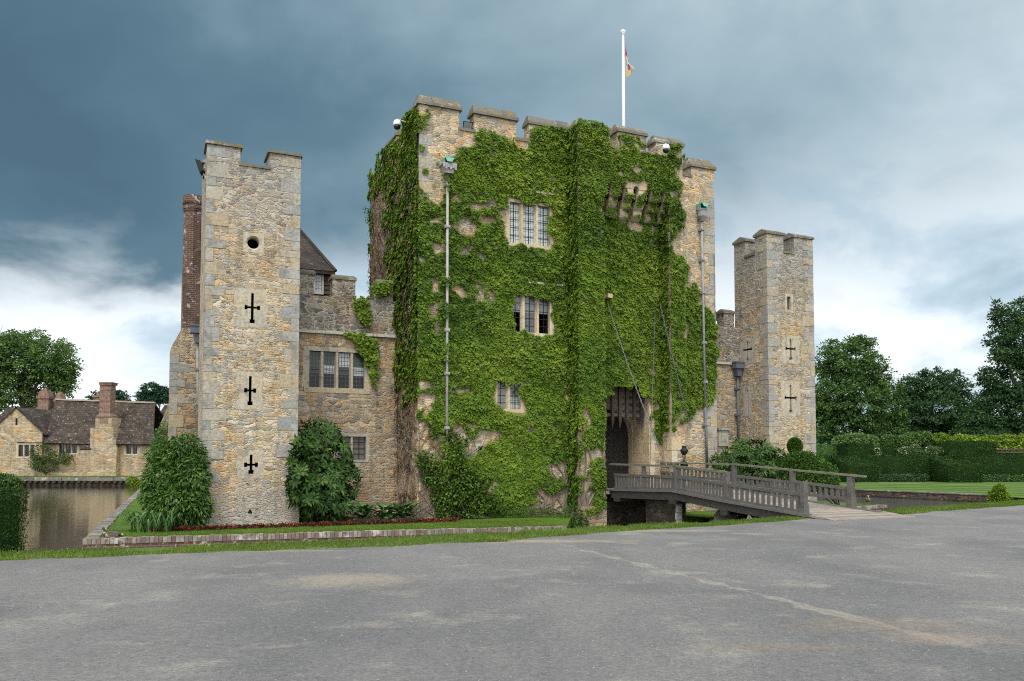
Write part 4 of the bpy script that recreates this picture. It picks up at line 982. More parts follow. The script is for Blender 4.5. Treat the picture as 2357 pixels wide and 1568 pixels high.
def lw(o, fr):
    a, b = SX(712, TC, 850), SX(839, TC, 850); z0_, z1_ = ZY(775, 893, TC), ZY(775, 810, TC)
    gl = lambda i: [[(.40, 1, 'g_blind'), (0, .40, 'g_black')], [(.62, 1, 'g_blind'), (.40, .62, 'g_white'), (0, .40, 'g_black')], [(.60, 1, 'g_white'), (.38, .60, 'g_blind'), (0, .38, 'g_black')], [(.60, 1, 'g_blind'), (.36, .60, 'g_white'), (0, .36, 'g_black')]][i]
    o1 = stone_window(o, fr, a, b, z0_, z1_, 4, gl, mat='dress', mull=.17, jamb=.2, sill=.2, head=.15, bars=(0, 2))
    a, b = SX(778, TC, 1030), SX(842, TC, 1030); z0_, z1_ = ZY(810, 1058, TC), ZY(810, 1005, TC)
    o2 = stone_window(o, fr, a, b, z0_, z1_, 2, lambda i: [(0, 1, 'g_wood')], mat='dressgrey', mull=.14, jamb=.1, sill=.1, head=.12, bars=(2, 4))
    return [o1, o2]
zst = ZY(800, 772, TC)
lm = lambda px, t=TC: SX(px, t, 660)
CL = curtain('curtain_wall', LTs1 - .1, .1, TC, zst, ZY(850, 690, TC), 'weathered buff curtain wall between the left tower and the ivy gatehouse, with a four light window', [(lm(640), lm(723), ZY(715, 632, TC)), (lm(765), lm(818), ZY(800, 645, TC)), (lm(868), lm(905), ZY(890, 655, TC))], winf=lw)
TCR = 2.0
CR = curtain('curtain_wall', SG1 - .1, RTs0 + .1, TCR, ZY(1680, 840, TCR), ZY(1680, 752, TCR), 'narrow curtain wall between the ivy gatehouse and the right tower', [(SX(1666, TCR, 730), SX(1690, TCR, 730), ZY(1678, 722, TCR))])
mb = MB(); a, z = PL(1664, 1008, TCR); mb.box(a - .28, a + .28, TCR - .05, TCR - .003, z - .38, z + .35); mb.box(a - .34, a + .34, TCR - .12, TCR - .002, z + .352, z + .45); mb.box(a - .14, a + .14, TCR - .07, TCR - .052, z - .18, z + .18); mb.build('stone_niche', M['dressgrey'], CR)

# ------------------------------------------------------------------ house range behind: hipped roof with tile-hung wall, rear roof right
TH = 5.2
HB = thing('rear_house', L(-3.4, TH + 1, ZB), 'dark hipped tile roof over a brown boarded wall, behind the left curtain wall', 'house')
zr0 = ZY(690, 527, TH + 2.2); ze = ZY(740, 622, TH); sR = SX(773, TH, 622); sL = SX(560, TH, 622); apx = SX(686, TH + 2.2, 527)
mb = MB(); th2 = TH + 4.6; rt_ = TH + 2.2
mb.face([L(sL, TH, ze), L(sR, TH, ze), L(apx, rt_, zr0), L(sL, rt_, zr0)], [(sL, 0), (sR, 0), (apx, 3.3), (sL, 3.3)])
mb.face([L(sR, TH, ze), L(sR, th2, ze), L(apx, rt_, zr0)], [(0, 0), (4.6, 0), (2.3, 3.3)]); mb.face([L(sR, th2, ze), L(sL, th2, ze), L(sL, rt_, zr0), L(apx, rt_, zr0)])
mb.box(sL, sR - .02, TH + .02, th2 - .02, ze - .14, ze - .01); mb.build('roof', M['tile'], HB)
rj = MB(); rj.tube([L(sR, TH, ze + .02), L(apx, rt_, zr0 + .03)], .07, 6); rj.build('hip_tiles', M['tile'], HB)
wv = MB(); sw1 = SX(762, TH + .3, 650); wv.box(sL + .3, sw1, TH + .3, th2 - .3, zst, ze - .14)
for k in range(12): z = ze - .2 - k * .19; wv.box(SX(746, TH + .27, 650), sw1 + .02, TH + .22, TH + .298, z - .17, z, top=(0, .03))
wv.build('weatherboarding', M['weather'], HB)
fr = frame_t(TH + .22); a, b = SX(725, TH + .22, 650), SX(741, TH + .22, 650); z1_, z0_ = ZY(733, 628, TH + .22), ZY(733, 672, TH + .22)
wf = MB(); holes_plate(wf, fr, (a - .07, b + .07, z0_ - .07, z1_ + .07), [(a, b, z0_, z1_)], d0=-.02, th=.05); wf.box(a - .07, b + .07, TH + .2, TH + .3, z0_ - .1, z0_ - .071)
wfo = wf.build('window', M['greymetal'], HB); g = MB(); g.face([fr(a, .02, z0_), fr(b, .02, z0_), fr(b, .02, z1_), fr(a, .02, z1_)]); g.build('pane', M['g_white'], wfo)
HB2 = thing('rear_house', L(14.4, 4, ZB), 'dark slope of roof peeping over the right curtain wall', 'house')
mb = MB(); za = ZY(1690, 702, 4.5); zb_ = ZY(1650, 738, 3.2); mb.face([L(11.5, 3.2, zb_ - .35), L(16.3, 3.2, zb_ + .0), L(16.8, 5.2, za + .45), L(11.5, 5.2, za + .1)]); mb.face([L(16.8, 5.2, za + .45), L(16.8, 7.4, zb_), L(11.5, 7.4, zb_ - .3), L(11.5, 5.2, za + .1)]); mb.build('roof', M['tile'], HB2)
mb = MB(); mb.box(11.6, 16.2, 3.3, 7.2, ZB, zb_ - .37); mb.build('wall', M['curtain'], HB2)

# ------------------------------------------------------------------ chimney stack on the west wall
TCH = 5.0
CH = thing('chimney_stack', L(SX(440, TCH, 900), TCH, ZB), 'tall red brick chimney with moulded octagonal cap behind the left tower, on a stone breast', 'chimney')
mb = MB(); x0_ = SX(392, TCH, 900); x1_ = SX(500, TCH, 900); zsh = ZY(400, 800, TCH); zs2 = ZY(418, 755, TCH); xi = SX(419, TCH, 760)
mb.box(x0_, x1_, TCH, TCH + 2.2, ZB - .3, zsh)
mb.hexa([L(x0_, TCH, zsh), L(x1_, TCH, zsh), L(x1_, TCH + 2.2, zsh), L(x0_, TCH + 2.2, zsh), L(xi, TCH + .05, zs2), L(x1_, TCH + .05, zs2), L(x1_, TCH + 1.5, zs2), L(xi, TCH + 1.5, zs2)]); mb.build('stone_breast', M['curtain'], CH)
quoins(CH, [(x0_, TCH, 1, 1)], ZB, zsh)
mb = MB(); zq = ZY(440, 628, TCH); xj = SX(463, TCH, 700)
mb.box(xi, xj, TCH + .08, TCH + 1.3, zs2 + .001, zq); mb.box(xi + .0, xj + .3, TCH + .05, TCH + 1.33, zs2 - .2, zs2); mb.box(xj + .002, xj + .45, TCH + .2, TCH + 1.2, zs2 + .001, ZY(452, 640, TCH)); mb.build('brick_stack', M['brick'], CH)
mb = MB(); cx0 = SX(422.5, TCH, 560); cx1 = SX(470, TCH, 560); rr = (cx1 - cx0) / 2; ztop = ZY(445, 441, TCH); zl = zq
H_ = ztop - zl; c = L((cx0 + cx1) / 2, TCH + .7, 0)
prof = [(rr * 1.05, zl), (rr * 1.0, zl + .12), (rr * .97, zl + H_ * .80)]
for k, (r, f) in enumerate(((1.06, .805), (1.06, .825), (1.13, .83), (1.13, .85), (1.06, .855), (1.03, .885), (1.13, .89), (1.2, .91), (1.2, .93), (1.08, .935), (1.08, .995), (.8, 1.0), (.8, .9), (0, .9))): prof.append((rr * r, zl + H_ * f))
def octa(mb, c, prof):
    ln = 0
    for (r0, z0), (r1, z1) in zip(prof[:-1], prof[1:]):
        for j in range(8):
            a0 = 2 * math.pi * (j + .5) / 8; a1 = 2 * math.pi * (j + 1.5) / 8; P = lambda r, a, zq: Vector((c.x + r * math.cos(a), c.y + r * math.sin(a), zq)); w8 = rr * .77
            pts = [P(r0, a0, z0), P(r0, a1, z0), P(r1, a1, z1), P(r1, a0, z1)]
            mb.face(pts, [(j * w8, z0), ((j + 1) * w8, z0), ((j + 1) * w8, z1 + abs(r1 - r0)), (j * w8, z1 + abs(r1 - r0))])
octa(mb, c, prof); mb.build('octagonal_flue', M['brick'], CH)
# ------------------------------------------------------------------ wooden bridge
BD = G(1851, 1192, 0.0); BD = Vector((BD.x, BD.y, 0)); BW = 2.7
def Br(l, w_, z): p = BD + N * l + E * w_; return Vector((p.x, p.y, z))
dk = [(-1.15, .012), (-.3, .085), (0, .11), (3.35, .32), (6.1, .54), (10.3, .44), (12.75, .40)]
def dz(l):
    for (a, za), (b, zb) in zip(dk[:-1], dk[1:]):
        if l <= b: return za + (zb - za) * (l - a) / (b - a)
    return dk[-1][1]
BR = thing('footbridge', Br(5, BW / 2, ZW), 'weathered grey oak footbridge with slatted railings crossing the moat to the gate', 'bridge')
mb = MB(); l = -1.15
while l < 12.7:
    w_ = random.uniform(.17, .24); a, b = l, min(l + w_ - .012, 12.75); e0 = random.uniform(-.04, .02) - (.0 if l > -.3 else .04); e1 = BW + random.uniform(-.02, .04) + (.30 if l < .1 else 0)
    za, zb = dz(a), dz(b); P = [Br(b, e0, zb - .06), Br(b, e1, zb - .06), Br(b, e1, zb), Br(b, e0, zb)]; Q = [Br(a, e0, za - .06), Br(a, e1, za - .06), Br(a, e1, za), Br(a, e0, za)]
    sk = random.uniform(-.05, .05) if l < -.8 else 0
    q = [Br(a, e0, za - .06), Br(a + sk, e1, za - .06), Br(b, e1, zb - .06), Br(b, e0, zb - .06), Br(a, e0, za), Br(a + sk, e1, za), Br(b, e1, zb), Br(b, e0, zb)]
    mb.hexa(q); l += w_
dko = mb.build('deck', M['deck'], BR)
for w_ in (0, BW):
    for (a, b, hh) in ((6.15, 10.35, .27), (3.3, 6.15, .25), (-.2, 3.3, .24)):
        mb = MB(); mb.bar(Br(a, w_ - .02, dz(a) - .06 - hh / 2), Br(b, w_ - .02, dz(b) - .06 - hh / 2), .18, hh); mb.build('beam', M['beam'], BR)
        mb = MB(); mb.bar(Br(a, w_ - .03, dz(a) - .015), Br(b, w_ - .03, dz(b) - .015), .26, .075); mb.build('edge_board', M['oak'], BR)
for l_ in (3.3, 6.1, 9.8): mb = MB(); mb.bar(Br(l_, -.25, dz(l_) - .36), Br(l_, BW + .25, dz(l_) - .36), .20, .18); mb.build('cross_beam', M['beam'], BR)
# raking struts below
for (a, za, b, zb, w_) in ((5.6, dz(5.6) - .45, 3.2, ZW - .5, BW * .95), (4.0, dz(4.0) - .5, 2.3, ZW - .4, .15), (3.4, dz(3.4) - .45, 4.6, ZW - .4, .7), (2.9, dz(2.9) - .4, 1.9, ZW - .2, 1.5)):
    mb = MB(); mb.bar(Br(a, w_, za), Br(b, w_, zb), .26, .24, up=(.3, .9, .2)); mb.build('strut', M['beam'], BR)
for w_ in (.12, BW - .12):
    mb = MB(); mb.bar(Br(3.35, w_, dz(3.35) - .3), Br(3.35, w_, ZW - 1.2), .3, .3, up=E); mb.build('trestle_post', M['beam'], BR)
def post(l_, w_, zt_, zb_, sz=.17, foot=False):
    mb = MB(); p = Br(l_, w_, 0)
    def sq(h, z): return [Br(l_ - h, w_ - h, z), Br(l_ - h, w_ + h, z), Br(l_ + h, w_ + h, z), Br(l_ + h, w_ - h, z)]
    h = sz / 2
    if foot:
        mb.hexa(sq(h * 1.35, zb_) + sq(h * 1.28, zb_ + .28)); mb.hexa(sq(h * 1.28, zb_ + .281) + sq(h * 1.0, zb_ + .45)); mb.hexa(sq(h, zb_ + .451) + sq(h * .96, zt_))
    else: mb.hexa(sq(h, zb_) + sq(h * .95, zt_))
    return mb.build('post', M['oak'], BR)
def zof(py, l_, w_):
    """height on the bridge at (l, w) that is seen on image row py"""
    p = Br(l_, w_, 0); lo_, hi_ = -2., 4.
    for _ in range(40):
        m_ = (lo_ + hi_) / 2; yy = proj(np.array([[p.x, p.y, m_]]))[1][0]
        if yy > py: lo_ = m_
        else: hi_ = m_
    return m_
nA, nB, nC, nD = 10.25, 6.1, 3.35, 0.0
post(nD, 0, zof(1108, 0, 0), -.01, .155, True); post(nC, 0, zof(1087, nC, 0), dz(nC) - .34, .15); post(nB, 0, zof(1070, nB, 0), dz(nB) - .28, .14); post(8.2, .04, zof(1072, 8.2, 0), dz(8.2), .13)
post(.9, BW, zof(1098, .9, BW), dz(.9) - .02, .17, True); post(3.37, BW, zof(1083, 3.37, BW), dz(3.37) - .1, .15); post(6.33, BW, zof(1069.5, 6.33, BW), dz(6.3) - .1, .15); post(9.9, BW, zof(1066.5, 9.9, BW), dz(9.9), .14); post(12.5, BW, zof(1065.5, 12.5, BW), dz(12.5), .14)
def rail(pts, wd_, h, name, mat='oak'):
    for (l0, w0, z0), (l1, w1, z1) in zip(pts[:-1], pts[1:]):
        mb = MB(); mb.bar(Br(l0, w0, z0), Br(l1, w1, z1), wd_, h); mb.build(name, M[mat], BR)
rail([(10.6, 0, zof(1068.5, 10.6, 0)), (nB, 0, zof(1073.5, nB, 0)), (nC + .05, 0, zof(1087, nC, 0))], .11, .07, 'handrail', 'oakrail')
rail([(12.6, BW, zof(1065, 12.6, BW)), (9.9, BW, zof(1066, 9.9, BW)), (6.33, BW, zof(1069, 6.33, BW)), (3.37, BW, zof(1082, 3.37, BW)), (.35, BW, zof(1097, .35, BW))], .13, .06, 'handrail', 'oakrail')
def panel(l0, l1, w_, t0, t1, b0, b1, n):
    """slatted panel from l0 to l1: pixel rows of its upper and lower rails at both ends"""
    zt0, zt1, zb0, zb1 = zof(t0, l0, w_), zof(t1, l1, w_), zof(b0, l0, w_), zof(b1, l1, w_)
    rail([(l0, w_, zt0 - .04), (l1, w_, zt1 - .04)], .075, .09, 'top_rail'); rail([(l0, w_, zb0 + .04), (l1, w_, zb1 + .04)], .075, .09, 'bottom_rail')
    for i in range(n):
        f = (i + .5) / n; l_ = l0 + (l1 - l0) * f; wd_ = min(.11, abs(l1 - l0) / n * .52); ww = wd_ * random.uniform(.85, 1.1); j = random.uniform(-.012, .012)
        za, zb = zt0 + (zt1 - zt0) * f - .07, zb0 + (zb1 - zb0) * f + .07
        mb = MB(); s_ = -1 if w_ < 1 else 1
        P = lambda a, b, z: Br(l_ + a + j * (z > za - .1), w_ + b, z)
        mb.hexa([P(-ww / 2, -.022, zb), P(-ww / 2, .022, zb), P(ww / 2, .022, zb), P(ww / 2, -.022, zb), P(-ww / 2, -.022, za), P(-ww / 2, .022, za), P(ww / 2, .022, za), P(ww / 2, -.022, za)])
        mb.build('slat', M['oak'], BR)
panel(nA, nB + .12, 0, 1090, 1096, 1125, 1129.5, 19); panel(nB - .12, nC + .1, 0, 1096, 1111.5, 1129, 1151, 15); panel(nC - .12, .12, 0, 1113.5, 1134.5, 1154, 1181, 13)
panel(9.8, 6.45, BW, 1074, 1086.5, 1099, 1108, 13); panel(6.2, 3.5, BW, 1093.5, 1107.5, 1116, 1131, 11); panel(3.25, 1.05, BW, 1106.5, 1121, 1138, 1152, 9); panel(12.4, 10.0, BW, 1082, 1087, 1104, 1104, 7)
# stone pier under the lifting leaf
PR = thing('bridge_pier', Br(6.3, BW / 2, ZW), 'dark damp stone pier carrying the bridge near the castle gate', 'pier')
def pblock(l0, l1, w0, w1, z0, z1): return [Br(l0, w0, z0), Br(l0, w1, z0), Br(l1, w1, z0), Br(l1, w0, z0), Br(l0, w0, z1), Br(l0, w1, z1), Br(l1, w1, z1), Br(l1, w0, z1)]
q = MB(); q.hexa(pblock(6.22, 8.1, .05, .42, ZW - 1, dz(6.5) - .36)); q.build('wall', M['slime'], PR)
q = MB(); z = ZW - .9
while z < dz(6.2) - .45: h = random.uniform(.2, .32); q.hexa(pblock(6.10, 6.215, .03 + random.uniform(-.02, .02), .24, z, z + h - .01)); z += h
q.build('quoin', M['quoin'], PR)  # paler end stones put the pier's lit edge into the colour
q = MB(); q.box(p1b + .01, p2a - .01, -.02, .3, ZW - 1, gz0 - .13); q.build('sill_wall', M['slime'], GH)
q = MB(); q.box(p1a - .12, p1b + .06, PT - .14, PT - .003, ZW - .7, ZY(1380, 1165, PT)); q.build('pier_footing', M['pierstone'], GH)

# ------------------------------------------------------------------ drawbridge chains
def chain(a, b, sag, label, big=1.0):
    a, b = Vector(a), Vector(b); n = int((b - a).length / (.085 * big)); mb = MB()
    pts = [a.lerp(b, i / n) - Vector((0, 0, sag * 4 * (i / n) * (1 - i / n))) for i in range(n + 1)]
    for i in range(n):
        d = (pts[i + 1] - pts[i]).normalized(); u = d.cross(Vector((0, 0, 1)) if i % 2 else Vector((.3, .2, .9))).normalized()
        if i % 2: u = d.cross(u)
        c = (pts[i] + pts[i + 1]) / 2; ln_ = .062 * big; wd_ = .024 * big
        loop = [c + d * ln_ * math.cos(k * math.pi / 4) + u * wd_ * math.sin(k * math.pi / 4) for k in range(9)]
        mb.tube(loop, 0.0095 * big, 4, cap=False)
    o = mb.build('drawbridge_chain', M['chain'], base=a); return tag(o, label, 'chain', 'drawbridge chains')
def wp(px, py, t): s, z = PL(px, py, t); return L(s, t, z)
chain(wp(1394, 684, -.02), Br(6.35, .0, zof(1098, 6.35, 0)), .30, 'long chain slanting from beside the left pier down to the near bridge railing', 1.25)
chain(wp(1508, 706, -.08), wp(1495, 1102, -1.1), .02, 'chain hanging almost straight down past the right edge of the gate', 1.25)
chain(wp(1520, 702, -.9), wp(1589, 985, PT - .12), .12, 'rightmost chain, half lost among the ivy right of the gate', 1.25)
for (px, py) in ((1394, 683), (1508, 703), (1521, 700)):
    pass
q = MB(); s_, z_ = PL(1395, 683, 0); q.box(s_ - .12, s_ + .1, -.35, 0, z_ - .1, z_ + .06); q.build('chain_slot', M['dressgold'], GH)

# ------------------------------------------------------------------ rainwater pipes
def downpipe(px_top, y_hop, px_bot, y_bot, t, label, mat, hop='box', bands=(), foot=None, r=.052):
    s_, z_ = PL(px_top, y_hop, t - .16); s2, zb = PL(px_bot, y_bot, t - .16); o = thing('downpipe', L(s_, t - .16, zb), label, 'downpipe', 'lead rainwater pipes')
    zsp = zb + (z_ - zb) * (foot or 0)
    if foot:
        m_ = MB(); m_.tube([L(s2, t - .16, zb), L(s_ + (s2 - s_) * .5, t - .16, zsp)], r * 1.08, 8); m_.build('lower_pipe', M['leadblue'], o, smooth=True)
    m_ = MB(); sm = s_ + (s2 - s_) * (.5 if foot else 1); m_.tube([L(sm, t - .16, zsp), L(s_, t - .16, z_)], r, 8); m_.build('pipe', M[mat], o, smooth=True)
    h = MB()
    if hop == 'fancy':
        h.box(s_ - .16, s_ + .16, t - .36, t - .02, z_, z_ + .30, top=(-.06, -.03)); h.box(s_ - .28, s_ + .28, t - .44, t - .005, z_ + .301, z_ + .36)
        for k in range(6): a = s_ - .27 + k * .09; h.box(a + .005, a + .085, t - .442, t - .42, z_ + .18 - (k % 2) * .06, z_ + .3)
    elif hop == 'round':
        h.lathe(L(s_, t - .2, z_), [(.07, -.05), (.11, .02), (.20, .16), (.20, .40), (.22, .41), (.22, .48), (.17, .48), (.17, .3)], 12)
    else:
        h.box(s_ - .10, s_ + .10, t - .30, t - .04, z_, z_ + .35, top=(-.06, -.02)); h.box(s_ - .26, s_ + .26, t - .40, t - .005, z_ + .351, z_ + .60); h.box(s_ - .29, s_ + .29, t - .43, t - .004, z_ + .601, z_ + .66)
    h.build('hopper', M[mat if hop != 'box' else 'leadblue'], o)
    if hop in ('fancy', 'round'):
        c = MB(); zt_ = z_ + (.50 if hop == 'round' else .36); c.box(s_ - .17, s_ + .17, t - .45, t - .01, zt_ + .17, zt_ + .21, top=(.0, .0)); c.face([L(s_ - .17, t - .45, zt_ + .17), L(s_ - .13, t - .5, zt_ + .02), L(s_ + .05, t - .5, zt_ + .02), L(s_ + .17, t - .45, zt_ + .17)])
        c.box(s_ - .17, s_ - .13, t - .3, t - .01, zt_ - .02, zt_ + .169); c.box(s_ + .13, s_ + .17, t - .3, t - .01, zt_ - .02, zt_ + .169); c.build('spout', M['copper'], o)
    for f in bands:
        zq = PL(px_bot, f, t - .16)[1]; sq_ = s_ + (s2 - s_) * (z_ - zq) / (z_ - zb); b_ = MB(); b_.box(sq_ - r - .05, sq_ + r + .05, t - .20, t - .003, zq - .06, zq + .06); b_.box(sq_ - r - .02, sq_ + r + .02, t - .25, t - .201, zq - .035, zq + .035); b_.build('bracket', M[mat if f < 1000 or not foot else 'leadblue'], o)
    return o
downpipe(1030, 402, 1028, 1188, 0, 'pale painted downpipe with a crested hopper on the left part of the ivy front', 'leadwhite', 'fancy', (425, 522, 640, 760, 860, 985, 1090))
downpipe(1615, 508, 1628, 1076, 0, 'tall grey downpipe with round hopper right of the gate, blue at its foot', 'lead', 'round', (530, 600, 675, 790, 880, 978), foot=.24)
downpipe(1698, 866, 1700, 1035, TCR, 'short blue grey downpipe with a square hopper on the right curtain wall', 'leadblue', 'box', (895, 955))
tcx = 3.6
downpipe(455, 790, 456, 1010, tcx, 'thin grey downpipe between the left tower and the chimney breast', 'lead', 'box', (850, 930), r=.05)

# ------------------------------------------------------------------ cameras and floodlights
def cctv(head, arm, label, r=.145):
    o = thing('security_camera', arm[0], label, 'camera', 'dome security cameras')
    m_ = MB(); m_.tube(arm, .028, 6); m_.tube([arm[-1], head + Vector((0, 0, r * 1.3))], .04, 6); m_.build('arm', M['greymetal'], o)
    m_ = MB(); m_.lathe(head, [(r * .35, r * 1.35), (r * .8, r * 1.1), (r * 1.0, r * .6), (r * 1.05, 0), (r * .95, -.02)], 14); m_.build('housing', M['white'], o, smooth=True)
    m_ = MB(); m_.lathe(head + Vector((0, 0, -.02)), [(r * .92, 0), (r * .95, -r * .25), (r * .8, -r * .75), (r * .45, -r * 1.02), (0, -r * 1.1)], 14); m_.build('dome', M['dome'], o, smooth=True)
def wps(px, py, s): t_, z_ = PS(px, py, s); return L(s, t_, z_)
h1 = wps(914, 288, -.55); a1 = Vector((h1.x, h1.y, h1.z)) + E * .55; a1.z += .14
cctv(h1, [a1, h1 + Vector((0, 0, .22))], 'white domed camera on an arm off the left side of the gatehouse top')
h2 = wp(1533, 343, PT - .45); b2 = wp(1493, 354, PT); k2 = wp(1511, 336, PT - .35)
cctv(h2, [b2, k2, h2 + Vector((0, 0, .2))], 'white domed camera on a bent arm between the battlements above the gate')
def flood(c, out, w_, h, label):
    o = thing('floodlight', c, label, 'floodlight', 'black floodlights'); out = Vector(out).normalized(); sd_ = out.cross(Vector((0, 0, 1))).normalized(); up = sd_.cross(out)
    m_ = MB(); P = lambda a, b, d: c + sd_ * a + up * b + out * d
    m_.hexa([P(-w_ * .7, -h * .7, -.1), P(w_ * .7, -h * .7, -.1), P(w_ * .7, h * .7, -.1), P(-w_ * .7, h * .7, -.1), P(-w_, -h, .04), P(w_, -h, .04), P(w_, h, .04), P(-w_, h, .04)]); m_.build('housing', M['iron'], o)
    m_ = MB(); m_.face([P(-w_ * .85, -h * .82, .045), P(w_ * .85, -h * .82, .045), P(w_ * .85, h * .82, .045), P(-w_ * .85, h * .82, .045)]); m_.build('lens', M['flood'], o)
    m_ = MB(); m_.bar(P(0, -h, -.05), P(0, -h - .18, -.1), .06, .04); m_.build('bracket', M['greymetal'], o)
flood(wp(1076, 290, .15), -N * .8 - E * .1 - Vector((0, 0, .45)), .19, .16, 'black floodlight in a gap of the gatehouse battlements')
c_ = L(LTs0 - .22, .40, ZY(471, 378)); flood(c_, -E + Vector((0, 0, -.35)) + N * .25, .2, .24, 'black floodlight fixed high on the left flank of the left tower')

# ------------------------------------------------------------------ flagpole and flag
TF = 3.2; fb = PL(1435.5, 300, TF); ft = PL(1436.5, 76, TF)
FP = thing('flagpole', L(fb[0], TF, zcr - 1.4), 'tall white flagpole rising behind the gatehouse battlements', 'flagpole')
m_ = MB(); m_.tube([L(fb[0], TF, zcr - 1.4), L(fb[0], TF, (fb[1] + ft[1]) / 2), L(fb[0], TF, ft[1] - .1)], [.080, .072, .052], 12); m_.build('pole', M['white'], FP, smooth=True)
m_ = MB(); m_.lathe(L(fb[0], TF, ft[1] - .1), [(.05, 0), (.09, .02), (.06, .06), (.11, .10), (.12, .16), (.07, .22), (0, .25)], 12); m_.build('finial', M['white'], FP, smooth=True)
mf, t_, b_ = new_mat('flag_cloth'); uv_ = t_.node('ShaderNodeUVMap').outputs[0]; u_, v_, _ = t_.sep(uv_)
rd = t_.math('MULTIPLY', t_.step(t_.math('ABSOLUTE', t_.math('SUBTRACT', u_, .48)), .20, .18), t_.step(v_, .66, .62))
rd = t_.math('MAXIMUM', rd, t_.math('MULTIPLY', t_.step(v_, .70, .74), t_.step(u_, .62, .55)))
c = t_.mix(rd, (.66, .64, .62), (.55, .085, .10))
c = t_.mix(t_.math('MULTIPLY', t_.step(v_, .24, .20), t_.step(u_, .66, .60)), c, (.76, .58, .25)); t_.set(b_.inputs['Base Color'], c); b_.inputs['Roughness'].default_value = .8
tr_ = t_.node('ShaderNodeBsdfTranslucent'); t_.set(tr_.inputs[0], c); mx_ = t_.node('ShaderNodeMixShader'); mx_.inputs[0].default_value = .45
t_.l.new(b_.outputs[0], mx_.inputs[1]); t_.l.new(tr_.outputs[0], mx_.inputs[2]); t_.l.new(mx_.outputs[0], [n for n in t_.n if n.type == 'OUTPUT_MATERIAL'][0].inputs[0])
z1 = ZY(1440, 106, TF); z0 = ZY(1440, 181, TF); px1 = PL(1457, 165, TF)[0]; m_ = MB(); nx, nz = 8, 14; W_ = px1 - fb[0] - .1
def fpt(i, j):
    v = j / nz; u = i / nx; prof_ = math.sin(min(1, (1 - v) * 1.35 + .02) * math.pi * .5) ** 1.3; x_ = .10 + W_ * u * prof_; zq = z0 + (z1 - z0) * v + u * (1 - v) * .38 - u * v * .9
    return L(fb[0] + x_, TF - .05 + .12 * math.sin(u * 9 + v * 3) * (.3 + u), zq)
for i in range(nx):
    for j in range(nz): m_.face([fpt(i, j), fpt(i + 1, j), fpt(i + 1, j + 1), fpt(i, j + 1)], [(i / nx, j / nz), ((i + 1) / nx, j / nz), ((i + 1) / nx, (j + 1) / nz), (i / nx, (j + 1) / nz)])
tag(m_.build('flag', mf, base=L(fb[0] + .1, TF, z1), smooth=True), 'limp red, white and yellow flag hanging at the white pole', 'flag')

# ------------------------------------------------------------------ iron cresset beside the gate
cs, cz = PL(1575, 1066, -1.3); c = L(cs, -1.3, 0); sc_ = .40 / 1.0
CR_ = thing('cresset', L(cs, -1.3, ZB), 'black iron pot on thin legs above a round bowl, beside the gate by the railing', 'cresset')
m_ = MB(); m_.tube([L(cs, -1.3, ZB), L(cs, -1.3, cz - .12)], .05, 8); m_.build('post', M['iron'], CR_)
zt_ = PL(1575, 1029, -1.3)[1]; hh = zt_ - cz
m_ = MB(); m_.lathe(Vector((c.x, c.y, cz - .15)), [(.0, 0), (.14, 0), (.17, .06), (.15, .16), (.07, .22), (.0, .23)], 12); m_.build('bowl', M['iron'], CR_, smooth=True)
for k in range(3):
    a = k * 2.1 + .4; m_ = MB(); m_.tube([Vector((c.x + .03 * math.cos(a), c.y + .03 * math.sin(a), cz + .05)), Vector((c.x + .07 * math.cos(a), c.y + .07 * math.sin(a), cz + hh * .55))], .012, 5); m_.build('leg', M['iron'], CR_)
m_ = MB(); m_.lathe(Vector((c.x, c.y, cz + hh * .48)), [(.02, 0), (.10, .05), (.155, .15), (.16, .22), (.10, .27), (.07, .30), (.10, .36), (.10, .38), (.05, .38), (.05, .3)], 14); m_.build('pot', M['iron'], CR_, smooth=True)
# ------------------------------------------------------------------ ivy
def vnoise(P, sc, seed=0.0):
    """smooth value noise for arrays of points"""
    q = P * sc + seed; i = np.floor(q).astype(np.int64); f = q - i; f = f * f * (3 - 2 * f); out = np.zeros(len(P))
    for dx in (0, 1):
        for dy in (0, 1):
            for dz_ in (0, 1):
                h = (i[:, 0] + dx) * 73856093 ^ (i[:, 1] + dy) * 19349663 ^ (i[:, 2] + dz_) * 83492791
                h = ((h ^ (h >> 13)) * 1274126177) & 0x7fffffff
                out += (h / 0x7fffffff) * np.where(dx, f[:, 0], 1 - f[:, 0]) * np.where(dy, f[:, 1], 1 - f[:, 1]) * np.where(dz_, f[:, 2], 1 - f[:, 2])
    return out
def LA(s, t, z): return C0N[None] * [1, 1, 0] + s[:, None] * EN + t[:, None] * NN + z[:, None] * np.array([0, 0, 1.])

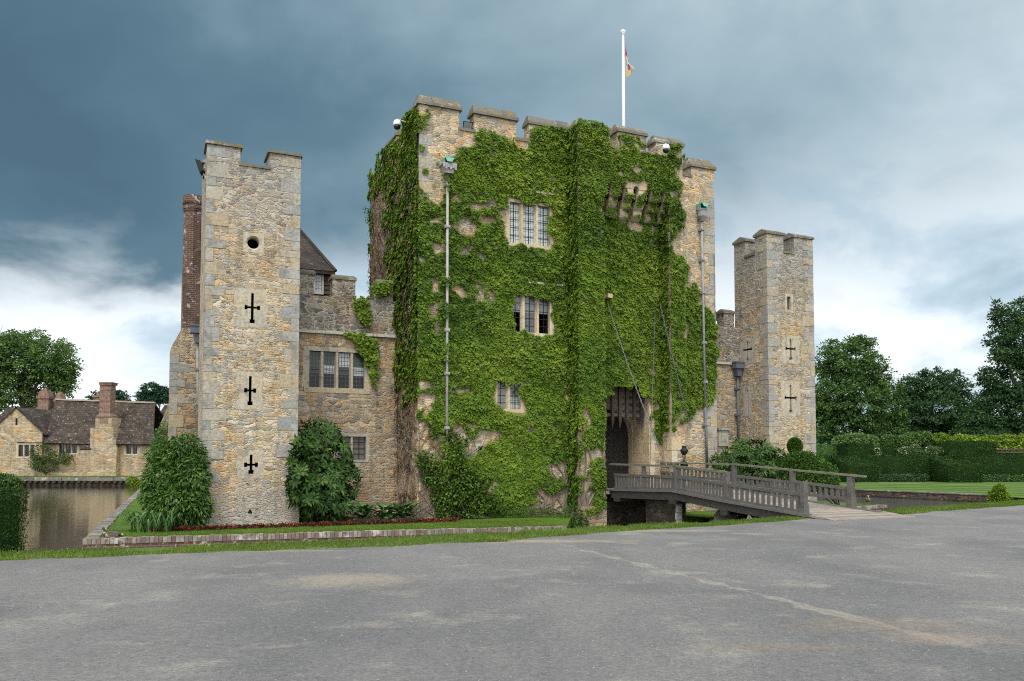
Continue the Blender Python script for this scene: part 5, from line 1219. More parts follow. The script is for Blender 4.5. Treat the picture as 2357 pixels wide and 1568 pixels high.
IVY_ON = [  # outline of the leafy cover on the entrance front, as it hangs in the photograph
 (956, 475), (975, 468), (1000, 470), (1016, 447), (1036, 436), (1040, 420), (1030, 405), (1046, 385), (1018, 378), (1036, 365), (1050, 345), (1100, 322), (1108, 285), (1140, 280), (1150, 300), (1170, 285), (1188, 300), (1190, 335), (1216, 335), (1220, 296), (1310, 292), (1318, 284), (1335, 270), (1400, 290), (1402, 340), (1421, 343), (1424, 310), (1450, 300), (1485, 312), (1488, 345), (1508, 356), (1530, 352), (1566, 330),
 (1571, 362), (1552, 395), (1574, 428), (1556, 455), (1578, 494), (1566, 527), (1540, 560), (1562, 580), (1590, 612), (1574, 640), (1586, 662), (1615, 692), (1640, 722), (1652, 760), (1652, 860), (1640, 900), (1630, 938), (1604, 945), (1596, 965), (1585, 978), (1572, 972), (1566, 958), (1575, 945), (1566, 935), (1552, 985), (1528, 992), (1520, 1015), (1508, 1018), (1498, 985), (1494, 955), (1502, 945), (1513, 930), (1492, 920), (1478, 904), (1464, 896), (1441, 888), (1420, 889), (1402, 897), (1400, 940), (1404, 985), (1400, 1010), (1392, 1040), (1396, 1080), (1406, 1115), (1404, 1150), (1385, 1165), (1366, 1190), (1340, 1185), (1318, 1160), (1312, 1085), (1303, 1062), (1255, 1068), (1262, 1090), (1290, 1105), (1295, 1128), (1250, 1132), (1240, 1160), (1200, 1180), (1160, 1192), (1120, 1180), (1060, 1110), (1000, 1000), (960, 950), (940, 900), (920, 870)]
IVY_OFF = [
 [(1100, 300), (1190, 308), (1190, 272), (1100, 272)],
 [(1146, 308), (1200, 316), (1196, 296), (1150, 290)],
 [(996, 500), (1026, 488), (1024, 520), (1000, 516)], [(1034, 498), (1068, 492), (1098, 510), (1108, 530), (1090, 552), (1060, 548), (1040, 520)], [(1080, 468), (1140, 452), (1150, 480), (1110, 490)], [(1152, 478), (1174, 470), (1176, 560), (1156, 545), (1164, 520), (1150, 500)],
 [(1036, 455), (1062, 440), (1064, 468), (1044, 470)], [(990, 560), (1024, 555), (1022, 582), (1000, 590)], [(1040, 565), (1088, 560), (1082, 588), (1048, 582)], [(1096, 580), (1128, 584), (1110, 604)], [(960, 590), (990, 600), (972, 615)], [(980, 640), (1010, 650), (1000, 676), (975, 668)], [(1035, 655), (1070, 662), (1065, 690), (1040, 690)], [(985, 700), (1020, 690), (1015, 720), (995, 735)],
 [(1000, 735), (1024, 730), (1022, 770), (1004, 760)], [(1170, 458), (1270, 470), (1270, 572), (1170, 562)], [(1176, 676), (1268, 684), (1268, 770), (1176, 766)], [(1143, 872), (1200, 878), (1200, 948), (1143, 942)],
 [(1036, 885), (1086, 893), (1080, 908), (1050, 912), (1036, 903)], [(956, 862), (1000, 868), (985, 880), (990, 900), (955, 905)], [(955, 905), (1000, 895), (1004, 930), (985, 960), (975, 945), (940, 930)], [(1065, 960), (1098, 958), (1108, 980), (1075, 985)], [(1032, 985), (1065, 975), (1075, 1005), (1110, 985), (1146, 995), (1150, 1012), (1112, 1022), (1095, 1050), (1070, 1060), (1040, 1040)], [(940, 935), (985, 960), (1010, 1000), (1030, 1000), (1035, 1060), (990, 1075), (940, 1060)],
 [(1110, 1100), (1150, 1120), (1130, 1140), (1080, 1130)], [(1250, 1066), (1310, 1070), (1316, 1110), (1300, 1140), (1282, 1100)], [(1235, 1140), (1300, 1128), (1318, 1175), (1250, 1182)],
 [(1438, 428), (1446, 416), (1468, 420), (1486, 412), (1490, 434), (1476, 450), (1448, 446)], [(1424, 476), (1446, 484), (1448, 512), (1420, 508)], [(1462, 478), (1482, 484), (1480, 530), (1455, 530)],
 [(1384, 452), (1398, 446), (1402, 496), (1388, 500)], [(1412, 456), (1424, 456), (1420, 498), (1410, 500)], [(1448, 448), (1464, 448), (1462, 520), (1448, 520)], [(1486, 458), (1498, 456), (1496, 500), (1486, 506)], [(1512, 460), (1524, 462), (1522, 520), (1512, 512)],
 [(1530, 430), (1552, 438), (1545, 452), (1530, 446)], [(1495, 512), (1512, 530), (1506, 570), (1498, 545)], [(1306, 870), (1313, 870), (1315, 1060), (1305, 1060)], [(1344, 945), (1352, 940), (1350, 1010), (1338, 1050), (1330, 1050)], [(1330, 1050), (1365, 1030), (1395, 1035), (1390, 1050), (1350, 1060), (1352, 1080), (1330, 1095)], [(1352, 1085), (1362, 1080), (1350, 1170), (1335, 1190), (1330, 1170)],
 [(1563, 946), (1574, 948), (1576, 975), (1564, 978)], [(1500, 838), (1512, 836), (1512, 858), (1498, 858)], [(1576, 735), (1592, 740), (1585, 790), (1576, 780)], [(1290, 640), (1300, 640), (1300, 655), (1290, 655)]]
for k_ in list(range(2, 14)) + [15] + list(range(17, 22)):
    pl = IVY_OFF[k_]; cx_, cy_ = sum(p[0] for p in pl) / len(pl), sum(p[1] for p in pl) / len(pl)
    if (pl[0] not in ((1170, 458), (1176, 676), (1143, 872))): IVY_OFF[k_] = [(cx_ + (p[0] - cx_) * .85, cy_ + (p[1] - cy_) * .75) for p in pl]
MER_F = [(xm(1092, 0), xm(1188, 0)), (xm(1218, 0), p1a + 1)]; MER_P = [(p1a - .1, xm(1401, PT)), (xm(1422, PT), xm(1487, PT)), (xm(1509, PT), xm(1570, PT) + .1)]
def on_wall(P):
    """keeps leaves off the gaps of the battlements"""
    u = (P - C0N) @ EN; t = (P - C0N) @ NN; z = P[:, 2]; fr_ = t > PT + .2
    ok_f = (z < zcr + .05); ok_p = (z < zcrP + .05)
    for a, b in MER_F: ok_f |= (u > a) & (u < b) & (z < z_m + .05)
    for i, (a, b) in enumerate(MER_P): ok_p |= (u > a) & (u < b) & (z < ZY(1360, 290, PT) + .2 if i == 0 else (z < z_mP - .1) & (vnoise(P, 4.5, 12.) < .50))
    return np.where(fr_, ok_f | (u > p1b), ok_p)
def ivy_cover(P, soft=9):
    px, py = proj(P); ax = (vnoise(P, 1.9, 3.1) - .5) * soft * 3.2 + (vnoise(P, 5.5, 8.7) - .5) * soft * 2; ay = (vnoise(P, 1.9, 13.1) - .5) * soft * 3.2 + (vnoise(P, 5.5, 18.7) - .5) * soft * 2
    on = pip(px + ax * .8, py + ay * .8, IVY_ON)
    for pl in IVY_OFF: on &= ~pip(px + ax * .85, py + ay * .8, pl)
    # thin places: ragged horizontal gaps on the left third and near the right-hand edge
    gaps = vnoise(P * [.75, .75, 1.9], 1.4, 40.3) * .62 + vnoise(P, 5, 9.9) * .38
    thr = np.where(px < 1160, np.where((py > 420) & (py < 760), .75, .79), .90); thr = np.where((px > 1490) & (py < 480), .78, thr); thr = np.where((py < 420) & (px < 1320) & (px > 1100), .80, thr); thr = np.where(py > 960, .78, thr)
    thr = np.where((px > 1600) & (py > 700), .66, thr)
    on &= gaps < thr
    return on & on_wall(P)
MACH0 = next(i for i, p in enumerate(IVY_OFF) if p[0] == (1438, 428))
def ivy_on_only(P):
    px, py = proj(P); return pip(px + (vnoise(P, 3, 3.) - .5) * 14, py + (vnoise(P, 3, 13.) - .5) * 14, IVY_ON)
IV = thing('ivy', L(4, 0, ZB), 'great green ivy covering the front and left flank of the gatehouse', 'ivy')
Ps, Ts, Ns, Ls, Rs = [], [], [], [], []
def ivy_surface(a0, a1, z0, z1, pos, out, dens, cover, size=(.070, .140), bulge=.27, soft=9):
    """pos(u, z, d) -> points at height d off the wall; out = outward unit vector"""
    n = int(abs(a1 - a0) * (z1 - z0) * dens); u = RNG.uniform(a0, a1, n); z = RNG.uniform(z0, z1, n)
    P0 = pos(u, z, np.zeros(n)); k = cover(P0); u, z, P0 = u[k], z[k], P0[k]; n = len(u)
    if not n: return
    cl = vnoise(P0, 1.5, 5.5) * .55 + vnoise(P0, 5.5, 1.5) * .45; d = .02 + bulge * np.clip(cl - .25, 0, 1) * RNG.uniform(.5, 1.1, n) + RNG.uniform(0, .03, n)
    P = pos(u, z, d); o = np.array(out); side = np.cross(o, [0, 0, 1.])
    til = RNG.uniform(.15, .75, n)[:, None]; nrm = o * (1 - til * .5) + np.array([0, 0, 1.]) * til + side * RNG.normal(0, .33, n)[:, None]; nrm = unit(nrm + RNG.normal(0, .12, (n, 3)))
    tip = np.array([0, 0, -1.]) + o * .35 + side * RNG.normal(0, .55, n)[:, None]; tip = tip - nrm * (tip * nrm).sum(1, keepdims=True); tip = unit(tip)
    patch = vnoise(P0, .55, 77.1) * .6 + vnoise(P0, 1.7, 21.) * .4
    px, py = proj(P0)
    edge = np.clip((px - 1575) / 90, 0, .25) * (py > 880) + .10 * (patch - .5)
    r = np.clip(.10 + .42 * RNG.random(n) + .62 * (patch - .32) + .18 * (cl - .5) + edge + np.where(RNG.random(n) < .02, .3, 0), 0, .999)
    ln = RNG.uniform(size[0], size[1], n); Ps.append(P - tip * ln[:, None] * .3); Ts.append(tip); Ns.append(nrm); Ls.append(ln); Rs.append(r)
oF = -NN; oL = -EN
DEN = 720
cov = lambda P: ivy_cover(P)
ztopF = z_m + .4
ivy_surface(-.05, p1a, ZB, ztopF, lambda u, z, d: LA(u, 0 - d, z), oF, DEN, cov)
ivy_surface(PT - .1, .05, ZB, z_m, lambda u, z, d: LA(p1a - d, u, z), oL, DEN * 1.3, lambda P: ivy_cover(P, 4), bulge=.34)
ivy_surface(p1a - .05, p1b + .05, ZW + .2, z_m + .4, lambda u, z, d: LA(u, PT - d, z), oF, DEN, cov)
ivy_surface(p1b, p2a, gz1 - .5, zmach - .05, lambda u, z, d: LA(u, 0 - d, z), oF, DEN, cov)
ivy_surface(gs1, p2a, gz0, gz1 - .5, lambda u, z, d: LA(u, 0 - d, z), oF, DEN, cov)
def cov_mach(P):
    u = (P - C0N) @ EN; z = P[:, 2]; ph = ((u - ms0) / pit) % 1.0; k = np.round((u - ms0) / pit).astype(int); gap = (ph > .31 + .10 * (vnoise(P, 6, 3.) - .5)) & (ph < .69)
    on = ivy_on_only(P) & ~(gap & (z < zmach + .46))
    on &= ~(((k == 2) | (k == 3)) & (z < zmach - .15) & (vnoise(P, 5, 9.) < .62)); px, py = proj(P); on &= ~pip(px, py, IVY_OFF[MACH0]); return on & on_wall(P) & (vnoise(P, 3.2, 14.) < .78)
def pos_mach(u, z, d):
    t = np.select([z > zmach + .38, z > zmach, z > zmach - .37], [PT, PT + .02, PT + .22], PT + .42); return LA(u, t - d * .6, z)
ivy_surface(p1b, p2a, zmach - .75, z_m + .2, pos_mach, oF, DEN, cov_mach)
ivy_surface(PT, 0, gz0, zcrP, lambda u, z, d: LA(p2a - d, u, z), oL, DEN, lambda P: ivy_cover(P, 4))
ivy_surface(p2a - .05, p2b + .03, gz0, zcrP + .9, lambda u, z, d: LA(u, PT - d, z), oF, DEN, cov)
ivy_surface(p2b, SG1 + .15, gz0, zcrP, lambda u, z, d: LA(u, 0 - d, z), oF, DEN, cov)
# a thin wrap of leaves round the front corner
ivy_surface(-.15, .75, 7.4, zcr + 1.2, lambda u, z, d: LA(u, -d * .6, z), oF, 420, lambda P: (vnoise(P, 2.2, 66.) > .40 + .55 * np.clip((P - C0N) @ EN, 0, 1)) & (P[:, 2] < z_m))
# sprays that have grown over the pale downpipe
for (ya, yb) in ((404, 446), (640, 662), (700, 738), (792, 834), (1000, 1090), (1110, 1180)):
    ivy_surface(SX(1028, 0, 700) - .32, SX(1028, 0, 700) + .30, ZY(1028, yb), ZY(1028, ya), lambda u, z, d: LA(u, -.20 - d * .7, z), oF, 240, lambda P: vnoise(P, 3.5, 31.) > .36)
# left flank: thick down the front corner, patchy behind where bare brown stems show
LF_OFF = [[(855, 455), (885, 430), (900, 470), (892, 560), (905, 640), (900, 690), (850, 690)], [(900, 280), (935, 240), (938, 300), (905, 330)]]
def cov_left(P):
    px, py = proj(P); ax = (vnoise(P, 2.1, 31.) - .5) * 26; ay = (vnoise(P, 2.1, 51.) - .5) * 50
    on = np.ones(len(P), bool)
    for i, pl in enumerate(LF_OFF): on &= ~pip(px + ax, py + ay * .6, pl)
    g = vnoise(P * [1, 1, .45], 2.4, 61.) * .7 + vnoise(P, 6, 71.) * .3
    on &= g < np.where(px < 898, .55, .72)
    on &= py < 985 + ax * 3 + np.where(px < 915, 25, -75)
    on &= py > np.interp(px, [850, 905, 935, 960], [372, 330, 262, 250])
    return on
ivy_surface(-.1, GD, ZB + .5, zcr + .9, lambda u, z, d: LA(0 - d, u, z), oL, 760, cov_left, size=(.08, .15), bulge=.34)
# fringe hanging off the flank's rear edge
ivy_surface(GD - .6, GD + .25, ZY(855, 560, 5), zcr - .2, lambda u, z, d: LA(0 - d * 1.5, u, z), oL, 160, lambda P: vnoise(P, 1.6, 5.) > .5, bulge=.3)
nl = sum(map(len, Ps))
leaf_mesh('leaves', M['ivy'], np.concatenate(Ps), np.concatenate(Ts), np.concatenate(Ns), np.concatenate(Ls), np.concatenate(Ls) * RNG.uniform(.8, 1.05, nl), np.concatenate(Rs), parent=IV)
# woody stems: upward-wandering, forking
def stems(mb, starts, n, pos, zmax, rad, wob=.35):
    for _ in range(n):
        u, z = starts(); r = rad * random.uniform(.5, 1.3); pts = [pos(u, z, .02)]; k = 0; a = random.uniform(-.5, .5); top = zmax() ; seg = random.uniform(.22, .4)
        while z < top and k < 40:
            a = max(-1.1, min(1.1, a + random.gauss(0, wob))); u += math.sin(a) * seg; z += math.cos(a) * seg; pts.append(pos(u, z, .015 + random.random() * .03)); k += 1
        if len(pts) > 2: mb.tube(pts, [r * (1 - .75 * i / len(pts)) for i in range(len(pts))], 4, cap=False)
mb = MB()
stems(mb, lambda: (random.uniform(-.05, 1.6), ZB + random.uniform(-.1, .3)), 34, lambda u, z, d: L(abs(u), -d, z), lambda: random.uniform(2.5, 5.5), .016)
stems(mb, lambda: (random.uniform(4.4, p1a - .1), ZB), 22, lambda u, z, d: L(min(u, p1a - .02), -d, z), lambda: random.uniform(1.2, 3.2), .038, .5)
stems(mb, lambda: (random.uniform(p1a + .1, p1b - .4), ZB - .2), 16, lambda u, z, d: L(min(max(u, p1a), p1b), PT - d, z), lambda: random.uniform(2.5, 5.5), .042, .3)
for (u0, r) in ((.35, .075), (.75, .06)): stems(mb, lambda: (p1a + u0, ZB - .3), 1, lambda u, z, d: L(min(max(u, p1a), p1b), PT - d - .03, z), lambda: 4.5, r * 1.3, .15)
stems(mb, lambda: (random.uniform(p2b - .2, SG1 - .3), random.uniform(3, 9)), 26, lambda u, z, d: L(min(u, SG1 - .02), -d, z), lambda: random.uniform(6, 11.5), .012, .6)
stems(mb, lambda: (random.uniform(0, 3.5), random.uniform(3, 8.5)), 22, lambda u, z, d: L(max(u, .02), -d, z), lambda: random.uniform(7, 11), .011, .7)
stems(mb, lambda: (random.uniform(-.02, 2.55), ZB + random.uniform(-.1, .2)), 7, lambda u, z, d: L(-d, min(max(u, .02), 2.58), z), lambda: random.uniform(2.5, 6), .014, .2)
stems(mb, lambda: (random.uniform(2.8, GD - .05), random.uniform(6.2, 8)), 90, lambda u, z, d: L(-d, min(max(u, 1.), GD), z), lambda: random.uniform(9, 13), .018, .22)
mb.build('stems', M['vine'], IV)
# dry brown twig mat on the flank (dense dead growth)
nt_ = 9000; u = RNG.uniform(.0, GD, nt_); z = RNG.uniform(ZB, zcr + .2, nt_); P = LA(-RNG.uniform(.02, .16, nt_), u, z); k = (vnoise(P, 1.2, 90.) > .25); P = P[k]; n = len(P)
T = unit(np.array([0, 0, -1.]) + RNG.normal(0, .35, (n, 3))); Nn = unit(oL + RNG.normal(0, .5, (n, 3)))
mtw = leaf('dry_creeper', [(0, (.07, .05, .035)), (.6, (.16, .115, .08)), (1, (.26, .20, .15))], .05, .9, .1)
leaf_mesh('dead_growth', mtw, P, T, Nn, RNG.uniform(.10, .26, n), RNG.uniform(.03, .08, n), RNG.random(n), parent=IV)

# hanging creeper on the left curtain wall
def poly_ivy(label, t, polys, dens, name='creeper', bul=.18):
    o = thing(name, L(*((lambda q: (q[0], t, q[1]))(PL(*polys[0][0], t)))), label, 'creeper', 'creepers on the left curtain wall'); PP, TT, NN_, LL, RR = [], [], [], [], []
    for pl in polys:
        xs = [PL(p[0], p[1], t) for p in pl]; a0, a1 = min(q[0] for q in xs), max(q[0] for q in xs); b0, b1 = min(q[1] for q in xs), max(q[1] for q in xs)
        n = int((a1 - a0) * (b1 - b0) * dens); u = RNG.uniform(a0, a1, n); z = RNG.uniform(b0, b1, n); P = LA(u, np.full(n, t), z); px, py = proj(P)
        k = pip(px + (vnoise(P, 4, 2.) - .5) * 14, py + (vnoise(P, 4, 22.) - .5) * 14, pl); P = P[k]; n = len(P); d = .03 + bul * RNG.random(n) * (vnoise(P, 4, 5.) + .2); P = P + oF * d[:, None]
        nrm = unit(oF + np.array([0, 0, .6]) * RNG.random(n)[:, None] + RNG.normal(0, .3, (n, 3))); tip = np.array([0, 0, -1.]) + oF * .3 + RNG.normal(0, .4, (n, 3)); tip = unit(tip - nrm * (tip * nrm).sum(1, keepdims=True))
        PP.append(P); TT.append(tip); NN_.append(nrm); LL.append(RNG.uniform(.09, .16, n)); RR.append(np.clip(.25 + .55 * RNG.random(n), 0, 1))
    leaf_mesh('leaves', M['ivy'], np.concatenate(PP), np.concatenate(TT), np.concatenate(NN_), np.concatenate(LL), np.concatenate(LL) * .9, np.concatenate(RR), parent=o)
    return o
poly_ivy('green creeper trailing down the wall beside the right light of the four light window', TC - .04, [[(810, 765), (835, 765), (868, 785), (868, 820), (860, 845), (866, 880), (858, 892), (850, 850), (838, 830), (822, 800)], [(790, 762), (805, 762), (815, 778), (796, 772)]], 700)
poly_ivy('creeper tuft hanging below the battlements of the left curtain wall', TC - .04, [[(808, 682), (832, 680), (845, 700), (852, 745), (840, 752), (820, 735), (814, 705)]], 650)
poly_ivy('creeper sprig on the battlement where the wall meets the gatehouse', TC - .04, [[(850, 660), (880, 640), (905, 650), (890, 672), (862, 688)], [(828, 690), (850, 680), (848, 700), (832, 702)]], 650)

# ------------------------------------------------------------------ shrubs
def blob_points(n, lobes, shell=.55, flat=1.0):
    """points inside a set of ellipsoids (centre, radii), biased to their outer shell, with outward normals"""
    vol = np.array([r[0] * r[1] * r[2] for _, r in lobes]) ** .75; idx = RNG.choice(len(lobes), n, p=vol / vol.sum())
    C = np.array([np.array(c) for c, _ in lobes])[idx]; Rr = np.array([np.array(r) for _, r in lobes])[idx]
    d = unit(RNG.normal(0, 1, (n, 3))); rr = shell + (1 - shell) * RNG.random(n) ** .6
    return C + d * Rr * rr[:, None], unit(d / Rr)
def leafy(n, lobes, ln, wd, zmin=-9, droop=.4, shell=.55, jit=.5, upw=.5):
    P, D = blob_points(n, lobes, shell); k = P[:, 2] > zmin; P, D = P[k], D[k]; n = len(P)
    tip = unit(D + RNG.normal(0, jit, (n, 3)) + np.array([0, 0, -droop])); nr = unit(D * .6 + np.array([0, 0, upw]) + RNG.normal(0, .35, (n, 3))); nr = unit(nr - tip * (nr * tip).sum(1, keepdims=True))
    return P, tip, nr, RNG.uniform(ln[0], ln[1], n), RNG.uniform(wd[0], wd[1], n), np.clip(RNG.random(n) * .8 + .15 * (vnoise(P, 1.3, 3.)), 0, 1)
def lobes_px(spec, t=None, Y=None, zmin=None):
    """(px, py, rx_px, ry_px, depth offset) -> ellipsoids at castle depth t or world distance Y"""
    out = []
    for (px, py, rx, ry, do) in spec:
        if t is not None: s, z = PL(px, py, t + do); c = L(s, t + do, z)
        else: c = AT(px, py, Y + do)
        k = c.y / F; out.append(((c.x, c.y, c.z), (rx * k, (rx + ry) / 2 * k * .8, ry * k)))
    return out
def twigs(mb, base, lobes, r=.03):
    for (c, rr) in lobes:
        a = Vector(base); b = Vector(c); m_ = a.lerp(b, .5) + Vector((random.uniform(-.15, .15), random.uniform(-.15, .15), .1)); mb.tube([a, m_, b], [r, r * .7, r * .35], 5, cap=False)
def shrub(name, label, cat, base, lobes, n, mat, ln, wd, group=None, seg=1, droop=.4, shell=.5, jit=.5, zmin=-9, fold=.25):
    o = thing(name, base, label, cat, group); a = leafy(n, lobes, ln, wd, zmin, droop, shell, jit)
    leaf_mesh('foliage', M[mat], *a, parent=o, seg=seg, fold=fold); mb = MB(); twigs(mb, base, lobes); mb.build('stem', M['bark'], o); return o

# wisteria-like climber at the left tower's outer side
lb_ = lobes_px([(395, 1050, 65, 45, .2), (430, 1035, 45, 38, -.3), (380, 1100, 55, 55, -.3), (440, 1100, 48, 60, -.7), (405, 1160, 70, 55, -.9), (455, 1165, 35, 50, -1.0), (350, 1135, 30, 45, -.3), (450, 1060, 28, 40, -.6)], t=.0)
lb_ = [(c, (r[0] * .88, r[1] * .9, r[2] * .9)) for c, r in lb_]
shrub('climbing_shrub', 'large dark green climber with drooping divided leaves against the left side of the left tower', 'shrub', L(LTs0 - .7, -.3, ZB), lb_, 9500, 'wist', (.11, .22), (.04, .075), droop=.7, shell=.4, zmin=ZB)
# long arching strap leaves at its foot
o = thing('strap_leaf_plant', L(*((lambda q: (q[0], -1.3, ZB))(PL(350, 1215, -1.3)))), 'clump of long arching strap leaves at the foot of the left climber', 'plant'); n = 130
c0 = np.array(o.location); P, T, Nn = [], [], []
mb = MB()
PP = []
for k in range(n):
    a = random.uniform(0, 2 * math.pi); ln_ = random.uniform(.7, 1.25); b = Vector(o.location) + Vector((random.uniform(-.5, .6), random.uniform(-.35, .35), 0)); dr = Vector((math.cos(a), math.sin(a) * .8, 0)); sd_ = Vector((-dr.y, dr.x, 0)).normalized(); w0 = random.uniform(.02, .034); pr = []
    for j in range(6): f = j / 5; pr.append((b + dr * ln_ * .75 * f ** 1.1 + Vector((0, 0, ln_ * (1.95 * f - 1.75 * f ** 2))), w0 * (1 - f ** 3)))
    rv = random.random()
    for (p, wa), (q, wb) in zip(pr[:-1], pr[1:]): mb.face([p - sd_ * wa, p + sd_ * wa, q + sd_ * wb, q - sd_ * wb], [(rv, 0), (rv, 1), (rv, 1), (rv, 0)])
mb.build('leaves', M['strap'], o)
# broad-leaved evergreen right of the tower: leaves in rosettes
def rosette_shrub(name, label, base, lobes, nros, mat, ln, wd, nleaf=9, group=None, zmin=ZB, core=1500, up=.25):
    o = thing(name, base, label, 'shrub', group); P, D = blob_points(nros, lobes, .82); k = P[:, 2] > zmin; P, D = P[k], D[k]; D = unit(D + np.array([0, -.15, up])); PP, TT, NN_, RR = [], [], [], []
    for p, d in zip(P, D):
        ref = np.cross(d, [.3, .2, 1.]); ref /= np.linalg.norm(ref) + 1e-9; b2 = np.cross(d, ref); tone = random.random() * .5
        for j in range(nleaf):
            a = 2 * math.pi * (j + random.random() * .5) / nleaf; e = random.uniform(.1, .9); r_ = ref * math.cos(a) + b2 * math.sin(a); t_ = r_ + d * e + np.array([0, 0, -.12]); nn = d - r_ * e * .6
            PP.append(p); TT.append(t_); NN_.append(nn); RR.append(min(.99, tone + random.random() * .42 + (.1 if e > .7 else 0)))
    n = len(PP); c = leafy(core, lobes, ln, wd, zmin, .3, .2); lens = RNG.uniform(ln[0], ln[1], n)
    leaf_mesh('foliage', M[mat], np.concatenate([np.array(PP), c[0]]), np.concatenate([np.array(TT), c[1]]), unit(np.concatenate([np.array(NN_), c[2]])), np.concatenate([lens, c[3]]), np.concatenate([RNG.uniform(wd[0], wd[1], n), c[4]]), np.concatenate([np.array(RR), c[5] * .35]), parent=o, seg=2)
    mb = MB(); twigs(mb, base, lobes, .04); mb.build('stem', M['bark'], o); return o
lb_ = lobes_px([(735, 1010, 48, 42, .2), (710, 1060, 42, 60, -.1), (765, 1055, 42, 55, 0), (735, 1120, 60, 60, -.4), (785, 1110, 38, 50, -.1), (695, 1120, 28, 50, -.3), (745, 1170, 62, 35, -.5), (715, 990, 28, 20, .3), (694, 1062, 26, 42, -1.6), (692, 1110, 28, 44, -1.7), (700, 1150, 30, 34, -1.7), (705, 1015, 24, 26, -1.5)], t=1.1)
rosette_shrub('evergreen_shrub', 'tall broad leaved evergreen shrub in the corner right of the left tower', L(LTs1 + .9, 1.0, ZB), lb_, 480, 'loquat', (.20, .33), (.06, .09))
# low clumps with big rounded leaves
for i, (px, py, rx) in enumerate(((838, 1196, 34), (885, 1192, 36), (930, 1196, 30))):
    s_, z_ = PL(px, py, -.5); o = thing('low_leafy_plant', L(s_, -.5, ZB), ('low clump of big glossy leaves nearest the evergreen shrub', 'middle of three low clumps of big glossy leaves by the red flowers', 'low clump of big glossy leaves nearest the gatehouse corner')[i], 'plant', 'big leaved clumps along the flower bed')
    PP, TT, NN_, RR = [], [], [], []
    for k in range(85):
        a = random.uniform(0, 6.28); r_ = abs(random.gauss(0, .32)) ; el_ = random.uniform(.15, 1.1); d = np.array([math.cos(a) * .8, math.sin(a) * .7, 0]); p = np.array(o.location) + d * r_ + np.array([0, 0, .10 + random.random() * .42]); PP.append(p); TT.append(d + np.array([0, 0, el_ - .3])); NN_.append(np.array([0, 0, 1.]) - d * .5); RR.append(random.random())
    n = len(PP); leaf_mesh('leaves', M['berg'], np.array(PP), np.array(TT), unit(np.array(NN_)), RNG.uniform(.28, .42, n), RNG.uniform(.15, .22, n), np.array(RR), parent=o, seg=2)
# bedding: soil strip with individual red flowering plants
a_, b_ = L(LTs0 - 1.4, -1.15, ZB), L(1.2, -1.15, ZB)
mb = MB(); pp = [L(LTs0 - 1.6, -1.55, 0), L(LTs0 - 1.0, -1.65, 0), L(LTs1, -1.35, 0), L(1.1, -1.3, 0), L(1.3, -.4, 0), L(.4, .2, 0), L(-.2, 2.6, 0), L(LTs1, 2.6, 0), L(LTs1, -.3, 0), L(LTs0 - .2, -.3, 0), L(LTs0 - 1.6, -.3, 0)]
pp = [(p.x, p.y) for p in pp]; mb = sheet('flower_bed', pp, [], ZB + .006, M['soil']); struct(mb.build('flower_bed', M['soil']))
proto = None; cnt = 0
for i in range(140):
    f = (i + random.random() * .9) / 140; s_ = LTs0 - 1.45 + (1.0 - LTs0 + 1.45) * f; t_ = -1.36 + random.uniform(-.12, .17) + max(0, -.2 * (s_ - LTs0))
    if s_ < LTs0: t_ = -1.45 + random.uniform(-.12, .12)
    if proto is None:
        n = 80; P = RNG.normal(0, 1, (n, 3)) * [.06, .06, .03] + [0, 0, .07]; D = unit(P + [0, 0, .02]); protos = []
        for v in range(6):
            pk = (.42, .30, .36, .10, .40, .05)[v]; rr = np.where(RNG.random(n) < pk, RNG.uniform(.5, 1, n), RNG.uniform(0, .45, n)); P = RNG.normal(0, 1, (n, 3)) * [.07, .07, .03] + [0, 0, .075]; P[:, 2] = np.abs(P[:, 2]); D = unit(P - [0, 0, .05] + RNG.normal(0, .02, (n, 3)))
            q = leaf_mesh('bedding_plant', M['begonia'], P, unit(D + [0, 0, .2]), unit(D + RNG.normal(0, .5, (n, 3))), RNG.uniform(.04, .075, n), RNG.uniform(.03, .055, n), rr); protos.append(q)
        proto = protos
    q = proto[i] if i < 6 else proto[(i * 5 + i // 7) % 6].copy()
    if i >= 6: COL.objects.link(q)
    q.location = L(s_, t_, ZB + .005); q.rotation_euler = (0, 0, random.uniform(0, 6)); sc0 = random.uniform(.6, 1.05); q.scale = (sc0, sc0, sc0 * .85)
    if i < 6 or True: tag(q, 'small red flowering bedding plant in the strip along the castle wall', 'flower', 'red bedding plants along the castle wall')
# climbing shrub in front of the left part of the ivy
lb_ = lobes_px([(980, 1062, 26, 20, 0), (1002, 1090, 32, 32, 0), (1048, 1058, 30, 34, 0), (1066, 1105, 44, 44, 0), (1030, 1138, 42, 30, 0), (1085, 1148, 55, 34, 0), (1062, 1022, 16, 22, .1), (998, 985, 9, 26, .2), (1130, 1158, 36, 20, 0), (1036, 1004, 14, 22, .1), (970, 1048, 16, 10, 0), (1105, 1120, 30, 22, 0), (1020, 1172, 20, 20, 0), (1075, 1178, 40, 14, 0)], t=-.30)
lb_ = [(c, (r[0], r[1] * .38, r[2])) for c, r in lb_]
shrub('climbing_shrub', 'leafy climber spreading low around the pale downpipe at the gatehouse foot', 'shrub', L(1.9, -.35, ZB), lb_, 5600, 'climb', (.09, .17), (.06, .10), droop=.25, shell=.3, zmin=ZB)
lb_ = lobes_px([(1318, 1190, 22, 30, -.2), (1300, 1205, 30, 18, -.6), (1335, 1205, 18, 22, -.3)], t=-.5); shrub('ground_shrub', 'feathery green shrub at the foot of the left gate pier', 'shrub', L(p1a - .1, -1.0, ZB), lb_, 1800, 'wist', (.08, .16), (.03, .05), droop=.1, zmin=ZB - .4)
